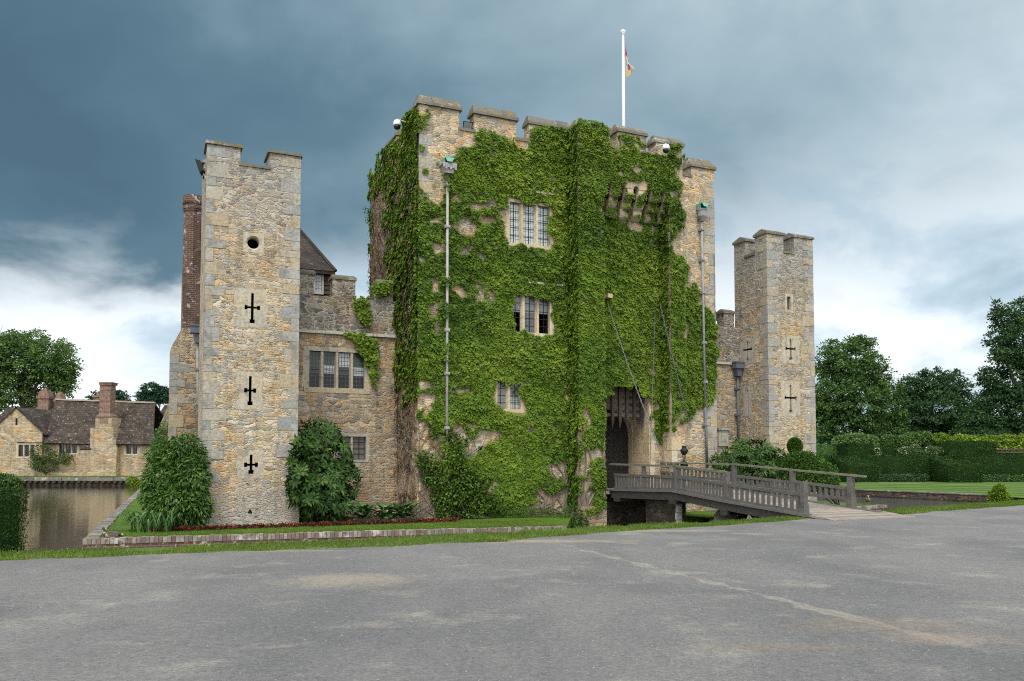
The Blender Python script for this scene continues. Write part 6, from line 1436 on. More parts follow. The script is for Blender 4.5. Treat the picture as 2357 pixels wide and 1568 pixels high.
lb_ = lobes_px([(1230, 1180, 60, 9, -.2), (1180, 1184, 40, 7, -.2)], t=-.3); shrub('ground_shrub', 'low weedy growth along the wall foot left of the gate pier', 'shrub', L(6.0, -.4, ZB), lb_, 1500, 'wist', (.05, .10), (.02, .035), droop=-.2, zmin=ZB)
# shrubs right of the bridge
lb_ = lobes_px([(1700, 1055, 38, 28, -.4), (1740, 1045, 42, 30, -.2), (1775, 1058, 32, 25, -.3), (1665, 1062, 26, 18, -.4), (1735, 1085, 60, 22, -.6), (1705, 1028, 20, 14, 0)], t=-.7)
rosette_shrub('evergreen_shrub', 'loose dark evergreen shrub with long leaves behind the far bridge railing', L(15.0, -.9, ZB), lb_, 260, 'loquat', (.20, .32), (.05, .08), core=700)
lb_ = lobes_px([(1850, 1072, 52, 32, 0), (1820, 1082, 38, 30, 0), (1895, 1090, 34, 26, -.4), (1870, 1105, 55, 25, -.5), (1840, 1062, 38, 22, .3), (1915, 1108, 16, 18, -.6)], t=-1.6)
shrub('rounded_shrub', 'bushy bright green shrub spilling over beyond the bridge, below the right tower', 'shrub', L(18.6, -1.7, ZB), lb_, 13000, 'hedgebright', (.07, .13), (.045, .07), droop=.1, shell=.5)
lb_ = lobes_px([(1829.5, 1027, 17, 18, 0), (1829.5, 1018, 13, 10, 0)], t=-.9); shrub('topiary_ball', 'small clipped rounded topiary bush standing against the right tower', 'topiary', L(SX(1829, -.9, 1040), -.9, ZB), lb_, 7000, 'hedgebright', (.045, .075), (.03, .045), droop=0, shell=.35, jit=.4)
# ------------------------------------------------------------------ cottages across the moat
KY = FARY + 2.3
def ax(px, py, Y): p = AT(px, py, Y); return p.x, p.z
frY = lambda Y: (lambda s, d, z: Vector((s, Y + d, z)))
TERR = AT(200, 1094, KY).z
mb = sheet('terrace', [(-75, FARY + .5), (-26.5, FARY + .5), (-5, FARY + 12), (-5, 150), (-75, 150)], [], TERR - .05, M['verge']); skirt(mb, [(-75, FARY + .5), (-26.5, FARY + .5), (-5, FARY + 12)], ZB - .3, TERR - .05); struct(mb.build('terrace', M['verge']))
t = thing('retaining_wall', Vector((-45, FARY, ZW)), 'mossy stone retaining wall with projecting blocks, across the water below the cottages', 'wall')
xl, xr = ax(46, 1110, FARY)[0], ax(330, 1110, FARY)[0]; zt_ = AT(200, 1099, FARY).z; zb_ = AT(200, 1107, FARY).z
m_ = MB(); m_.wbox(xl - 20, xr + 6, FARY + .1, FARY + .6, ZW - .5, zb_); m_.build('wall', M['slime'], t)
m_ = MB(); x_ = xl - 6
while x_ < xr + 5: w_ = random.uniform(.8, 1.6); m_.wbox(x_, x_ + w_ - .03, FARY - .06 + random.uniform(-.04, .04), FARY + .62, zb_ + .002, zt_ + random.uniform(-.05, .05)); x_ += w_
m_.build('coping', M['wallcap'], t)
for px in range(56, 300, 14):
    x_ = ax(px, 1110, FARY)[0]; m_ = MB(); m_.wbox(x_ - .14, x_ + .16, FARY - .2, FARY + .098, zb_ - .22, zb_ - .03); m_.build('block', M['slime'], t)

def old_roof(mb, a, b, c, d, nu=14, nv=8, sag=.08, thick=.12):
    """gently uneven roof slope: a, b eaves, c, d ridge (a->d and b->c rise)"""
    a, b, c, d = map(Vector, (a, b, c, d)); wid = (b - a).length; hgt = (d - a).length; nrm = (b - a).cross(d - a).normalized()
    def P(i, j):
        u, v = i / nu, j / nv; p = (a.lerp(b, u)).lerp(d.lerp(c, u), v); return p + nrm * (sag * (mnoise.noise(p * .7) - 4 * .25 * u * (1 - u) * v))
    for i in range(nu):
        for j in range(nv): mb.face([P(i, j), P(i + 1, j), P(i + 1, j + 1), P(i, j + 1)], [(i / nu * wid, j / nv * hgt), ((i + 1) / nu * wid, j / nv * hgt), ((i + 1) / nu * wid, (j + 1) / nv * hgt), (i / nu * wid, (j + 1) / nv * hgt)])
    for (p, q) in ((a, b), (b, c), (d, a)): mb.face([p, q, q - nrm * thick, p - nrm * thick])
# main cottage
x0_, x1_ = ax(112, 1050, KY)[0], ax(353, 1050, KY)[0]; ze = AT(230, 1015, KY).z; zr = AT(240, 924, KY + 3.6).z
CT = thing('cottage', Vector(((x0_ + x1_) / 2, KY, TERR)), 'long low stone cottage with dark slate roof and tall brick chimney, left across the moat', 'cottage', 'stone cottages across the moat')
fr = frY(KY); ops = []
a, b = ax(136, 1033, KY)[0], ax(177, 1033, KY)[0]; ops.append(stone_window(CT, fr, a, b, AT(156, 1043, KY).z, AT(156, 1022.5, KY).z, 3, lambda i: [(0, 1, ('g_dark', 'g_dark', 'g_blue')[i])], mat='dressgold', mull=.16, jamb=.22, sill=.15, head=.22, bars=(3, 5)))
a, b = ax(290.5, 1034, KY)[0], ax(316, 1034, KY)[0]; ops.append(stone_window(CT, fr, a, b, AT(303, 1045, KY).z, AT(303, 1024.5, KY).z, 2, lambda i: [(0, 1, 'g_dark')], mat='dressgold', mull=.16, jamb=.22, sill=.15, head=.22, bars=(3, 5)))
m_ = MB(); wall_face(m_, fr, x0_, x1_, TERR - 1, ze, ops, .2); m_.face([Vector((x1_, KY, TERR - 1)), Vector((x1_, KY + 7, TERR - 1)), Vector((x1_, KY + 7, ze)), Vector((x1_, KY + 3.6, zr - .1)), Vector((x1_, KY, ze))]); m_.face([Vector((x0_, KY + 7, TERR - 1)), Vector((x0_, KY, TERR - 1)), Vector((x0_, KY, ze)), Vector((x0_, KY + 3.6, zr - .1)), Vector((x0_, KY + 7, ze))])
m_.wbox(ax(105, 1, KY)[0], ax(270, 1, KY)[0], KY - .35, KY - .01, TERR - 1, AT(200, 1088, KY).z); m_.build('wall', M['cottage'], CT)
m_ = MB(); xo0, xo1 = ax(111, 1000, KY)[0] - .15, ax(354, 1000, KY)[0] + .15; xr0, xr1 = ax(129, 921, KY + 3.6)[0], ax(357, 927, KY + 3.6)[0]
zl_ = AT(120, 920.5, KY + 3.6).z; zr_ = AT(355, 928, KY + 3.6).z
old_roof(m_, (xo0, KY - .5, ze - .25), (xo1, KY - .5, ze - .38), (xr1, KY + 3.6, zr_), (xr0, KY + 3.6, zl_), 26, 10); old_roof(m_, (xo1, KY + 7.4, ze - .2), (xo0, KY + 7.4, ze - .2), (xr0, KY + 3.6, zl_), (xr1, KY + 3.6, zr_), 8, 4); m_.build('roof', M['roof'], CT)
m_ = MB(); n = 22
for i in range(n): p = Vector((xr0 + (xr1 - xr0) * i / n, KY + 3.6, zl_ + (zr_ - zl_) * i / n)); q = Vector((xr0 + (xr1 - xr0) * (i + .97) / n, KY + 3.6, zl_ + (zr_ - zl_) * (i + 1) / n)); m_.bar(p + Vector((0, 0, random.uniform(.02, .06))), q + Vector((0, 0, .05)), .30, .16)
m_.build('ridge', M['ridge'], CT)
# chimney breast and stack
m_ = MB(); Yb = KY - .7
def slab(xa, xb, ya, yb, y0, y1, Y=Yb, back=None, top=(0, 0)): m_.wbox(ax(xa, 1000, Y)[0], ax(xb, 1000, Y)[0], Y, back or KY + 1.2, AT(200, y0, Y).z, AT(200, y1, Y).z, top=top)
slab(186, 269, 0, 0, 1097, 1032); slab(208, 261, 0, 0, 1032, 985, KY - .68, KY + 1.4); slab(219, 256, 0, 0, 985, 961, KY - .6, KY + 1.5)
zz_ = AT(265, 1035, Yb).z; m_.hexa([Vector((ax(261, 1000, Yb)[0], Yb + .02, zz_)), Vector((ax(269, 1000, Yb)[0], Yb + .02, zz_)), Vector((ax(269, 1000, Yb)[0], KY + .4, zz_)), Vector((ax(261, 1000, Yb)[0], KY + .4, zz_))] + [Vector((ax(261, 1000, Yb)[0], Yb + .02, AT(262, 1013, Yb).z)), Vector((ax(262, 1000, Yb)[0], Yb + .02, AT(262, 1013, Yb).z)), Vector((ax(262, 1000, Yb)[0], KY + .4, AT(262, 1013, Yb).z)), Vector((ax(261, 1000, Yb)[0], KY + .4, AT(262, 1013, Yb).z))])
m_.build('chimney_breast', M['cottage'], CT)
m_ = MB(); slab(227, 252, 0, 0, 953, 884, KY - .5, KY + .6); slab(226.5, 252.5, 0, 0, 898, 893, KY - .52, KY + .62); slab(225.5, 254, 0, 0, 886, 882, KY - .6, KY + .68); slab(224.5, 255, 0, 0, 882.2, 879.5, KY - .65, KY + .72); slab(220.5, 255.5, 0, 0, 961.5, 957, KY - .64, KY + 1.0); slab(221, 255, 0, 0, 957, 951, KY - .62, KY + .9, top=(.28, .1)); slab(229, 248, 0, 0, 975, 961.2, KY - .62, KY - .4); m_.build('chimney', M['brick2'], CT)
m_ = MB(); old_roof(m_, (ax(183, 1034, KY - .8)[0], KY - .8, AT(195, 1034, KY - .8).z), (ax(209, 1034, KY - .8)[0], KY - .8, AT(195, 1034, KY - .8).z), (ax(209, 1005, KY - .2)[0], KY + .2, AT(195, 1005, KY + .2).z), (ax(183, 1005, KY - .2)[0], KY + .2, AT(195, 1005, KY + .2).z), 4, 4); m_.build('porch_roof', M['roof'], CT)
m_ = MB(); m_.wbox(x1_ + .05, x1_ + .2, KY - .25, KY - .1, TERR - .8, ze + .5); m_.build('downpipe', M['leadblue'], CT)
# gabled cottage
gY = KY - .2; xa, za = ax(38.5, 939, gY); xe, zee = ax(102, 998, gY); xL = 2 * xa - xe
CG = thing('cottage', Vector((xa, gY, TERR)), 'stone cottage at the left edge showing its pointed gable end with a narrow slit', 'cottage', 'stone cottages across the moat')
fr = frY(gY); a, b = ax(42, 1037, gY)[0], ax(79, 1037, gY)[0]
o1 = stone_window(CG, fr, a, b, AT(60, 1051, gY).z, AT(60, 1023.5, gY).z, 3, lambda i: [(0, 1, 'g_dark')], mat='dressgold', mull=.16, jamb=.2, sill=.18, head=.18, bars=(3, 6))
m_ = MB(); wall_face(m_, fr, xL, xe - .2, TERR - 1, zee, [o1], .2); sl = [Vector((xL, gY, zee)), Vector((xe, gY, zee)), Vector((xa, gY, za))]
xs_, zs_ = ax(38, 971, gY); m_.face([sl[0], sl[1], sl[2]]); m_.face([Vector((xe - .2, gY, TERR - 1)), Vector((xe - .2, gY + 9, TERR - 1)), Vector((xe - .2, gY + 9, zee)), Vector((xe - .2, gY, zee))]); m_.build('wall', M['cottage'], CG)
m_ = MB(); m_.wbox(xs_ - .1, xs_ + .1, gY - .012, gY + .1, zs_ - .35, zs_ + .35); m_.build('slit', M['black'], CG)
m_ = MB(); k = (za - zee) / (xe - xa); old_roof(m_, (xe + .25, gY - .12, zee - .25 * k + .12), (xe + .25, gY + 9, zee - .25 * k + .12), (xa, gY + 9, za + .12), (xa, gY - .12, za + .12), 10, 8); old_roof(m_, (xL - .25, gY + 9, zee - .25 * k + .12), (xL - .25, gY - .12, zee - .25 * k + .12), (xa, gY - .12, za + .12), (xa, gY + 9, za + .12), 8, 6); m_.build('roof', M['roof'], CG)
m_ = MB(); xq0, xq1 = ax(79, 1030, KY)[0], x0_; zq0 = AT(90, 1019, KY).z; m_.wbox(xq0, xq1 - .02, KY + .1, KY + 2, TERR - 1, zq0); m_.build('link_wall', M['cottage'], CG)
m_ = MB(); old_roof(m_, (ax(70, 1, KY)[0], KY - .25, zq0), (xq1 - .1, KY - .25, zq0 + .02), (xq1 - .1, KY + 2.4, zq0 + 1.2), (ax(95, 1, KY)[0], KY + 2.4, zq0 + 1.2), 5, 5); m_.build('link_roof', M['roof'], CG)
poly = [(60, 945), (75, 940), (112, 985), (116, 1000), (100, 995)]
# rear cottages
RK = KY + 12
for (pxa, pxb, yr, yev, lab) in ((353, 405, 932, 972, 'dark tiled cottage roof between the long cottage and the castle chimney breast'), (-20, 135, 938, 975, 'dark roof range rising behind the gabled cottage at far left')):
    xa_, xb_ = ax(pxa, 1000, RK)[0], ax(pxb, 1000, RK)[0]; zr2, ze2 = AT(370, yr, RK + 3).z, AT(370, yev, RK).z; o = thing('cottage', Vector(((xa_ + xb_) / 2, RK, TERR)), lab, 'cottage', 'stone cottages across the moat')
    m_ = MB(); m_.wbox(xa_ + .2, xb_ - .2, RK + .3, RK + 6, TERR - 1, ze2 - .05); m_.build('wall', M['cottage'], o); m_ = MB(); old_roof(m_, (xa_, RK, ze2), (xb_, RK, ze2), (xb_, RK + 3, zr2), (xa_, RK + 3, zr2), 10, 5); old_roof(m_, (xb_, RK + 6.2, ze2), (xa_, RK + 6.2, ze2), (xa_, RK + 3, zr2), (xb_, RK + 3, zr2), 4, 3); m_.build('roof', M['roof'], o)
    if pxa < 0:
        for (a_, b_, yt, yb_) in ((93, 118, 901, 960), (132, 147, 908, 950)):
            m_ = MB(); u0, u1 = ax(a_, 930, RK + 3)[0], ax(b_, 930, RK + 3)[0]; zt2, zb2 = AT(100, yt, RK + 3).z, AT(100, yb_, RK + 3).z; m_.wbox(u0, u1, RK + 2.4, RK + 3.6, zb2, zt2 - .9); m_.wbox(u0 - .12, u1 + .12, RK + 2.3, RK + 3.7, zt2 - .899, zt2 - .6); m_.wbox(u0 + .02, u1 - .02, RK + 2.4, RK + 3.6, zt2 - .599, zt2, top=(.12, .1)); m_.wbox((u0 + u1) / 2 - .2, (u0 + u1) / 2 + .2, RK + 2.8, RK + 3.2, zt2 + .001, zt2 + .3, top=(.03, .03)); m_.build('chimney', M['brick2'], o)
o = thing('chimney_stack', Vector((ax(220, 930, RK)[0], RK, TERR)), 'squat brick chimney peeping over the long cottage ridge, left of its tall stack', 'chimney'); m_ = MB(); u0, u1 = ax(214, 930, RK)[0], ax(227, 930, RK)[0]; zt2 = AT(220, 905, RK).z; m_.wbox(u0, u1, RK, RK + 1, TERR, zt2 - .5); m_.wbox(u0 - .1, u1 + .1, RK - .1, RK + 1.1, zt2 - .499, zt2 - .25); m_.build('brick_stack', M['brick2'], o); m_ = MB(); m_.lathe(Vector(((u0 + u1) / 2, RK + .5, zt2 - .25)), [(.18, 0), (.2, .3), (.16, .32), (.16, .1)], 10); m_.build('chimney_pot', M['brick2'], o)

# climbers and bushes by the cottages
lb_ = lobes_px([(95, 1045, 26, 22, 0), (105, 1070, 28, 18, 0), (130, 1052, 24, 14, 0), (150, 1055, 18, 14, 0), (82, 1062, 14, 18, 0)], Y=KY - .6)
shrub('climbing_rose', 'straggly pale flowered climbing rose between the two cottages', 'rose', Vector((ax(105, 1090, KY - .6)[0], KY - .6, TERR)), lb_, 1900, 'rose', (.13, .24), (.09, .15), droop=.1)
lb_ = lobes_px([(90, 968, 10, 12, .4), (102, 985, 12, 9, 0), (76, 952, 9, 7, 1)], Y=gY + 3.5); shrub('roof_creeper', 'yellow green creeper growing over the slope of the gabled cottage roof', 'creeper', Vector((xe, gY + 3.5, zee)), lb_, 900, 'lime', (.15, .25), (.1, .16))
lb_ = lobes_px([(305, 1108, 14, 10, 0), (318, 1112, 10, 8, 0)], Y=FARY - .3); shrub('water_bush', 'small bright yellow green bush growing from the moat wall below the cottages', 'bush', Vector((ax(308, 1118, FARY)[0], FARY - .2, ZW)), lb_, 900, 'lime', (.12, .22), (.08, .13))
lb_ = lobes_px([(10, 1104, 34, 12, 0), (-20, 1100, 30, 16, 0), (40, 1112, 14, 7, 0)], Y=FARY - .8); shrub('bank_bush', 'dark green bushes on the far bank at the left edge, before the cottages', 'bush', Vector((ax(5, 1118, FARY)[0], FARY - .6, ZW)), lb_, 1500, 'wist', (.15, .28), (.1, .16))
lb_ = lobes_px([(370, 1000, 14, 14, 0), (365, 1020, 16, 20, 0), (378, 985, 10, 14, 0)], Y=KY - 6); shrub('wall_bush', 'light green bush in front of the dark cottage beside the chimney breast', 'bush', Vector((ax(368, 1080, KY - 6)[0], KY - 6, ZB)), lb_ + lobes_px([(366, 1050, 16, 34, 0)], Y=KY - 6), 1800, 'treeC', (.15, .28), (.1, .16))

# ------------------------------------------------------------------ trees
def tree(label, Y, spec, mat, n, leaf_sz, trunk_px, base_z=ZB, group=None, clump=.10, thin=.0, name='tree', cluster=34, lean=0):
    lobes = [(c, (r[0] * 1.1, r[1] * 1.1, r[2] * 1.1)) for c, r in lobes_px(spec, Y=Y)]; bx = AT(trunk_px, 1056, Y).x; base = Vector((bx, Y, base_z)); o = thing(name, base, label, 'tree', group)
    m_ = MB(); hz = np.mean([c[2] for c, _ in lobes]); zt = max(c[2] for c, _ in lobes); r0 = max(.28, (zt - base_z) * .028)
    top = Vector((bx + lean, Y, base_z + (zt - base_z) * .8)); pts = [base + (top - base) * f + Vector((math.sin(f * 5) * .25, 0, 0)) for f in (0, .08, .3, .6, 1)]; m_.tube(pts, [r0 * 1.5, r0, r0 * .85, r0 * .6, r0 * .2], 9, cap=False); m_.build('trunk', M['bark'], o)
    m_ = MB()
    for (c, r) in lobes:
        b = Vector(c); f = max(.15, min(.85, (b.z - base_z) / (zt - base_z) - .28)); a = base.lerp(top, f); md = a.lerp(b, .55) + Vector((0, 0, -.08 * (b - a).length)); m_.tube([a, md, b], [r0 * .42, r0 * .28, r0 * .08], 6, cap=False)
        for k in range(4): e = b + Vector((random.gauss(0, .55) * r[0], random.gauss(0, .5) * r[1], random.gauss(.1, .5) * r[2])); m_.tube([md.lerp(b, .6), b.lerp(e, .5), e], [r0 * .16, r0 * .10, r0 * .03], 4, cap=False)
    m_.build('limb', M['bark'], o)
    nc = max(20, n // cluster); P, D = blob_points(nc, lobes, .36); sc_ = np.mean([r[0] for _, r in lobes]) * clump * RNG.uniform(.6, 1.6, nc)
    idx = np.repeat(np.arange(nc), cluster); q = RNG.normal(0, 1, (len(idx), 3)) * [1.15, 1.15, .5]; Q = P[idx] + q * sc_[idx][:, None] + np.array([0, 0, -.12]) * (q[:, :2] ** 2).sum(1, keepdims=True) * sc_[idx][:, None]
    m = len(idx); tip = unit(D[idx] * .6 + q * .35 + RNG.normal(0, .5, (m, 3)) + [0, 0, -.25]); nr = unit(D[idx] * .4 + [0, 0, .75] + RNG.normal(0, .4, (m, 3))); nr = unit(nr - tip * (nr * tip).sum(1, keepdims=True)); tone = RNG.random(nc) * .62
    ln_ = RNG.uniform(.7, 1.3, m) * leaf_sz
    leaf_mesh('crown', M[mat], Q, tip, nr, ln_, ln_ * RNG.uniform(.55, .8, m), np.clip(tone[idx] + RNG.random(m) * .28, 0, 1), parent=o); return o
tree('big leafy mid green tree right behind the right tower', 112, [(1960, 835, 50, 46, 0), (1918, 850, 36, 44, 2), (2008, 860, 42, 48, -2), (1918, 925, 48, 50, 0), (1985, 925, 55, 55, -3), (2042, 920, 36, 50, 2), (1962, 992, 78, 42, 0), (1892, 950, 26, 54, 3), (1912, 796, 18, 15, 3), (1972, 792, 36, 16, 2), (2030, 992, 46, 38, 2), (1885, 840, 14, 20, 4), (2065, 970, 22, 36, 3)], 'treeA', 46000, .33, 1965, group='trees behind the garden')
tree('broad dark tree in the middle of the right tree line, sky showing through its crown', 135, [(2098, 905, 34, 36, 0), (2145, 884, 44, 34, 0), (2196, 890, 32, 34, 2), (2155, 940, 62, 38, -2), (2232, 935, 32, 32, 2), (2098, 968, 46, 34, 0), (2215, 980, 50, 28, 0), (2155, 990, 60, 28, 2), (2255, 960, 20, 30, 0), (2080, 935, 20, 40, 0)], 'treeB', 40000, .36, 2150, group='trees behind the garden')
tree('tallest dark tree, cut by the right edge of the picture', 100, [(2322, 735, 34, 40, 0), (2372, 720, 40, 40, 2), (2303, 795, 30, 36, -1), (2360, 800, 60, 52, 0), (2285, 872, 26, 34, 0), (2345, 880, 62, 55, 0), (2298, 940, 42, 44, 0), (2375, 950, 60, 60, 0), (2420, 850, 50, 110, 0), (2330, 995, 60, 34, 0), (2272, 905, 18, 26, 1), (2295, 705, 16, 12, 0)], 'treeB', 50000, .30, 2368, group='trees behind the garden')
tree('low dark tree filling the gap between the middle and tallest trees', 128, [(2262, 985, 45, 34, 0), (2235, 1000, 40, 26, 0), (2290, 1000, 40, 26, 0), (2255, 955, 22, 22, 0)], 'treeB', 14000, .34, 2262, group='trees behind the garden')
tree('full light green tree at the left edge above the cottage roofs', 118, [(28, 830, 62, 58, 0), (105, 832, 54, 46, 0), (60, 790, 48, 30, 2), (142, 850, 34, 40, 0), (20, 900, 62, 46, 0), (105, 895, 50, 36, 2), (-40, 860, 55, 85, 0), (150, 800, 18, 18, 3), (-10, 795, 40, 30, 0), (160, 885, 16, 22, 0)], 'treeC', 46000, .34, 50, TERR)
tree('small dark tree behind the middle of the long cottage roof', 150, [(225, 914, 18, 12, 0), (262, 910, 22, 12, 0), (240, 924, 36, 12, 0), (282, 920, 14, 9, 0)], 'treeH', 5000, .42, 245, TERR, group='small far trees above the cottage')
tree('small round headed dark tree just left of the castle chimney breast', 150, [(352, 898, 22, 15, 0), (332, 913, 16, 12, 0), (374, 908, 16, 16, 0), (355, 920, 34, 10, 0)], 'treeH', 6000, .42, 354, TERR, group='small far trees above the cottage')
lb_ = lobes_px([(1885 + i * 27, 1040 + random.uniform(-5, 4), 24, 17, random.uniform(-2, 2)) for i in range(19)], Y=97)
shrub('shrubbery', 'dark shrubbery filling the ground under the right hand trees', 'shrub', Vector((AT(2100, 1056, 97).x, 97, ZB)), lb_, 14000, 'treeB', (.2, .4), (.14, .24), shell=.4)
# a distant wood closes the view low on the horizon
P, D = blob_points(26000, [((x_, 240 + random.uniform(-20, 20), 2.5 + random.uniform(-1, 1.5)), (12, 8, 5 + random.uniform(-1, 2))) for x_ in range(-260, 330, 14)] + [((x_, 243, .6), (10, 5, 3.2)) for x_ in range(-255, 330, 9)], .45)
a = leafy(10, [((0, 0, 0), (1, 1, 1))], (1, 2), (1, 2)); n = len(P); o = leaf_mesh('far_wood', M['treeH'], P, unit(D + [0, 0, -.2]), unit(D + [.0, 0, .5]), RNG.uniform(1.4, 2.6, n), RNG.uniform(1.1, 1.9, n), RNG.random(n), base=(0, 240, ZB)); o['kind'] = 'stuff'

# ------------------------------------------------------------------ garden right: wall, lawn, hedges, roses
lawnY = 81.5
n_ = Vector((-wd.y, wd.x, 0)); n_ = n_ if n_.y > 0 else -n_
lw_pts = [wallR1 + Vector((.6, -18, 0)), wallR1, wallR0, wallR_far, wallR_far + Vector((30, 25, 0)), Vector((140, 118, 0)), Vector((140, 40, 0))]
mb = sheet('garden_lawn', [(p.x, p.y) for p in lw_pts], [], ZB, M['stripe']); struct(mb.build('garden_lawn', M['stripe']))
t = thing('moat_wall', wallR0, 'low dark brick and stone moat wall below the striped lawn on the right', 'wall'); m_ = MB(); hz_ = AT(1985, 1127, wallR0.y).z
def along(mb, a, b, w0, w1, z0, z1):
    P = [a - n_ * -w0, b - n_ * -w0, b + n_ * w1, a + n_ * w1]
    if (P[1] - P[0]).cross(P[2] - P[1]).z < 0: P = P[::-1]
    mb.hexa([Vector((p.x, p.y, z0)) for p in P] + [Vector((p.x, p.y, z1)) for p in P])
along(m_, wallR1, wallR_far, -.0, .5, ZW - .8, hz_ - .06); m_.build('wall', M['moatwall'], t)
m_ = MB(); along(m_, wallR1, wallR_far, -.25, -.002, ZW - .8, ZW + .09); m_.build('ledge', M['slime'], t); m_ = MB(); ll = (wallR_far - wallR1).length; i = 0
while i < ll: k = random.uniform(.5, 1.1); along(m_, wallR1 + wd * i, wallR1 + wd * min(ll, i + k - .02), -.04, .5, hz_ - .059, hz_ + random.uniform(-.02, .03)); i += k
m_.build('coping', M['wallcap'], t)
def hedge(label, corners, z0, z1, mat='yew', dens=85, leaf_=(.09, .20), group='clipped yew hedges of the garden', name='hedge', top_slope=None, core=.06):
    """clipped hedge over a four-sided footprint; top_slope=(za, zb) heights at the near and far edges"""
    c = [Vector((p[0], p[1], 0)) for p in corners]; ctr = sum(c, Vector()) / 4; ta, tb = top_slope or (z1, z1); tz = [ta, ta, tb, tb]
    lo_ = [Vector((p.x, p.y, z0)) for p in c]; hi_ = [Vector((p.x, p.y, h)) for p, h in zip(c, tz)]; b = Vector((ctr.x, ctr.y, z0)); faces = [(lo_[i], lo_[(i + 1) % 4], hi_[(i + 1) % 4], hi_[i]) for i in range(4)] + [tuple(hi_)]
    PP, NN_ = [], []
    for f in faces:
        nr = (f[1] - f[0]).cross(f[3] - f[0]).normalized(); area = ((f[1] - f[0]).cross(f[2] - f[0]).length + (f[2] - f[0]).cross(f[3] - f[0]).length) / 2; n = int(area * dens); uu, vv = RNG.random(n)[:, None], RNG.random(n)[:, None]; f_ = [np.array(p) for p in f]
        P = (f_[0] * (1 - uu) + f_[1] * uu) * (1 - vv) + (f_[3] * (1 - uu) + f_[2] * uu) * vv; bl = (vnoise(P, .8, 3.) - .5) * .09 + (vnoise(P, 2.6, 6.) - .5) * .07; PP.append(P + np.array(nr) * (bl + RNG.uniform(-.07, .02, n))[:, None]); NN_.append(np.tile(np.array(nr), (n, 1)))
    P = np.concatenate(PP); Nn = np.concatenate(NN_); n = len(P); tip = RNG.normal(0, 1, (n, 3)); tip = unit(tip - Nn * ((tip * Nn).sum(1, keepdims=True) * .8) + Nn * .3); nr = unit(Nn + RNG.normal(0, .25, (n, 3))); nr = unit(nr - tip * (nr * tip).sum(1, keepdims=True))
    s_ = 1 - core; ev = []
    for p in lo_ + hi_: q = Vector((b.x, b.y, p.z)); v = p - q; l_ = max(.01, v.length); v = q + v * max(.3, (l_ - .16) / l_); ev.append((v.x, v.y, p.z - (.10 if p.z > z0 else 0)))
    ef = [(0, 1, 5, 4), (1, 2, 6, 5), (2, 3, 7, 6), (3, 0, 4, 7), (4, 5, 6, 7)]; ln_ = RNG.uniform(leaf_[0], leaf_[1], n)
    o = leaf_mesh(name, M[mat], P, tip, nr, ln_, ln_ * RNG.uniform(.4, .7, n), np.clip(RNG.random(n) * .8 + .2 * (vnoise(P, 1.2, 9.)), 0, .99), base=b, extra=(ev, ef, .05)); return tag(o, label, 'hedge', group)
HY = 80.5
def hx(px, Y=HY): return AT(px, 1056, Y).x
def hz(py, Y=HY): return AT(2100, py, Y).z
def hb(label, xa, xb, Y0, Y1, ztop, z0=ZB, slope=None, **k): return hedge(label, [(xa, Y0), (xb, Y0), (xb, Y1), (xa, Y1)], z0, ztop, top_slope=slope, **k)
hb('long clipped hedge between the two sloping buttresses of the garden', hx(1985), hx(2150), HY, HY + 2, hz(1049.5)); hb('long clipped hedge running off the right edge of the picture', hx(2212), hx(2450), HY - .5, HY + 2, hz(1049))
hb('clipped hedge stretch near the right tower, left of the sloping buttress', hx(1880), hx(1950), HY + .8, HY + 2.4, hz(1049.5))
hb('sloping topped hedge buttress left in the garden', hx(1921), hx(1990), HY - 3.2, HY + 1.2, 0, slope=(hz(1073, HY - 3.2), hz(1050, HY + 1.2))); hb('sloping topped hedge buttress in the middle of the garden', hx(2140), hx(2216), HY - 3.4, HY + 1.2, 0, slope=(hz(1073, HY - 3.4), hz(1049, HY + 1.2)))
UY = HY + 2.6
hb('square cut hedge block above the left sloping buttress', hx(1951, UY), hx(2012, UY), UY, UY + 3, hz(1021, UY)); hb('square cut hedge block behind the white roses, left of the middle', hx(2026, UY), hx(2069, UY), UY + 1, UY + 4, hz(1027, UY))
hb('widest raised hedge block, above the middle sloping buttress', hx(2172, UY), hx(2262, UY), UY - 1, UY + 2.5, hz(1016.5, UY)); hb('raised hedge block set back at the right end of the widest one', hx(2263, UY), hx(2299, UY), UY + .2, UY + 3.2, hz(1018, UY)); hb('small hedge block just right of the right tower', hx(1880, UY), hx(1921, UY), UY, UY + 2.5, hz(1026, UY), mat='hedgebright')
g_ = 'rose bushes at the foot of the hedges'
for i, px in enumerate(range(1984, 2140, 13)):
    Yq = HY - 1.2; lb_ = lobes_px([(px, 1101, 9, 7, 0), (px + 4, 1097, 6, 6, .2)], Y=Yq); shrub('rose_bush', 'low red flowered rose bush in the bed between the two sloping hedge buttresses', 'rose', Vector((hx(px, Yq), Yq, ZB)), lb_, 380, 'redrose', (.10, .18), (.07, .12), group=g_)
for i, px in enumerate(range(2228, 2400, 15)):
    Yq = HY - 1.6; lb_ = lobes_px([(px, 1103, 10, 7, 0), (px + 5, 1099, 7, 6, .2)], Y=Yq); shrub('rose_bush', 'low grey green rose bush along the hedge at the right edge', 'rose', Vector((hx(px, Yq), Yq, ZB)), lb_, 360, 'strap', (.10, .18), (.06, .10), group='rose bushes along the right hand hedge')
BY = UY + 5
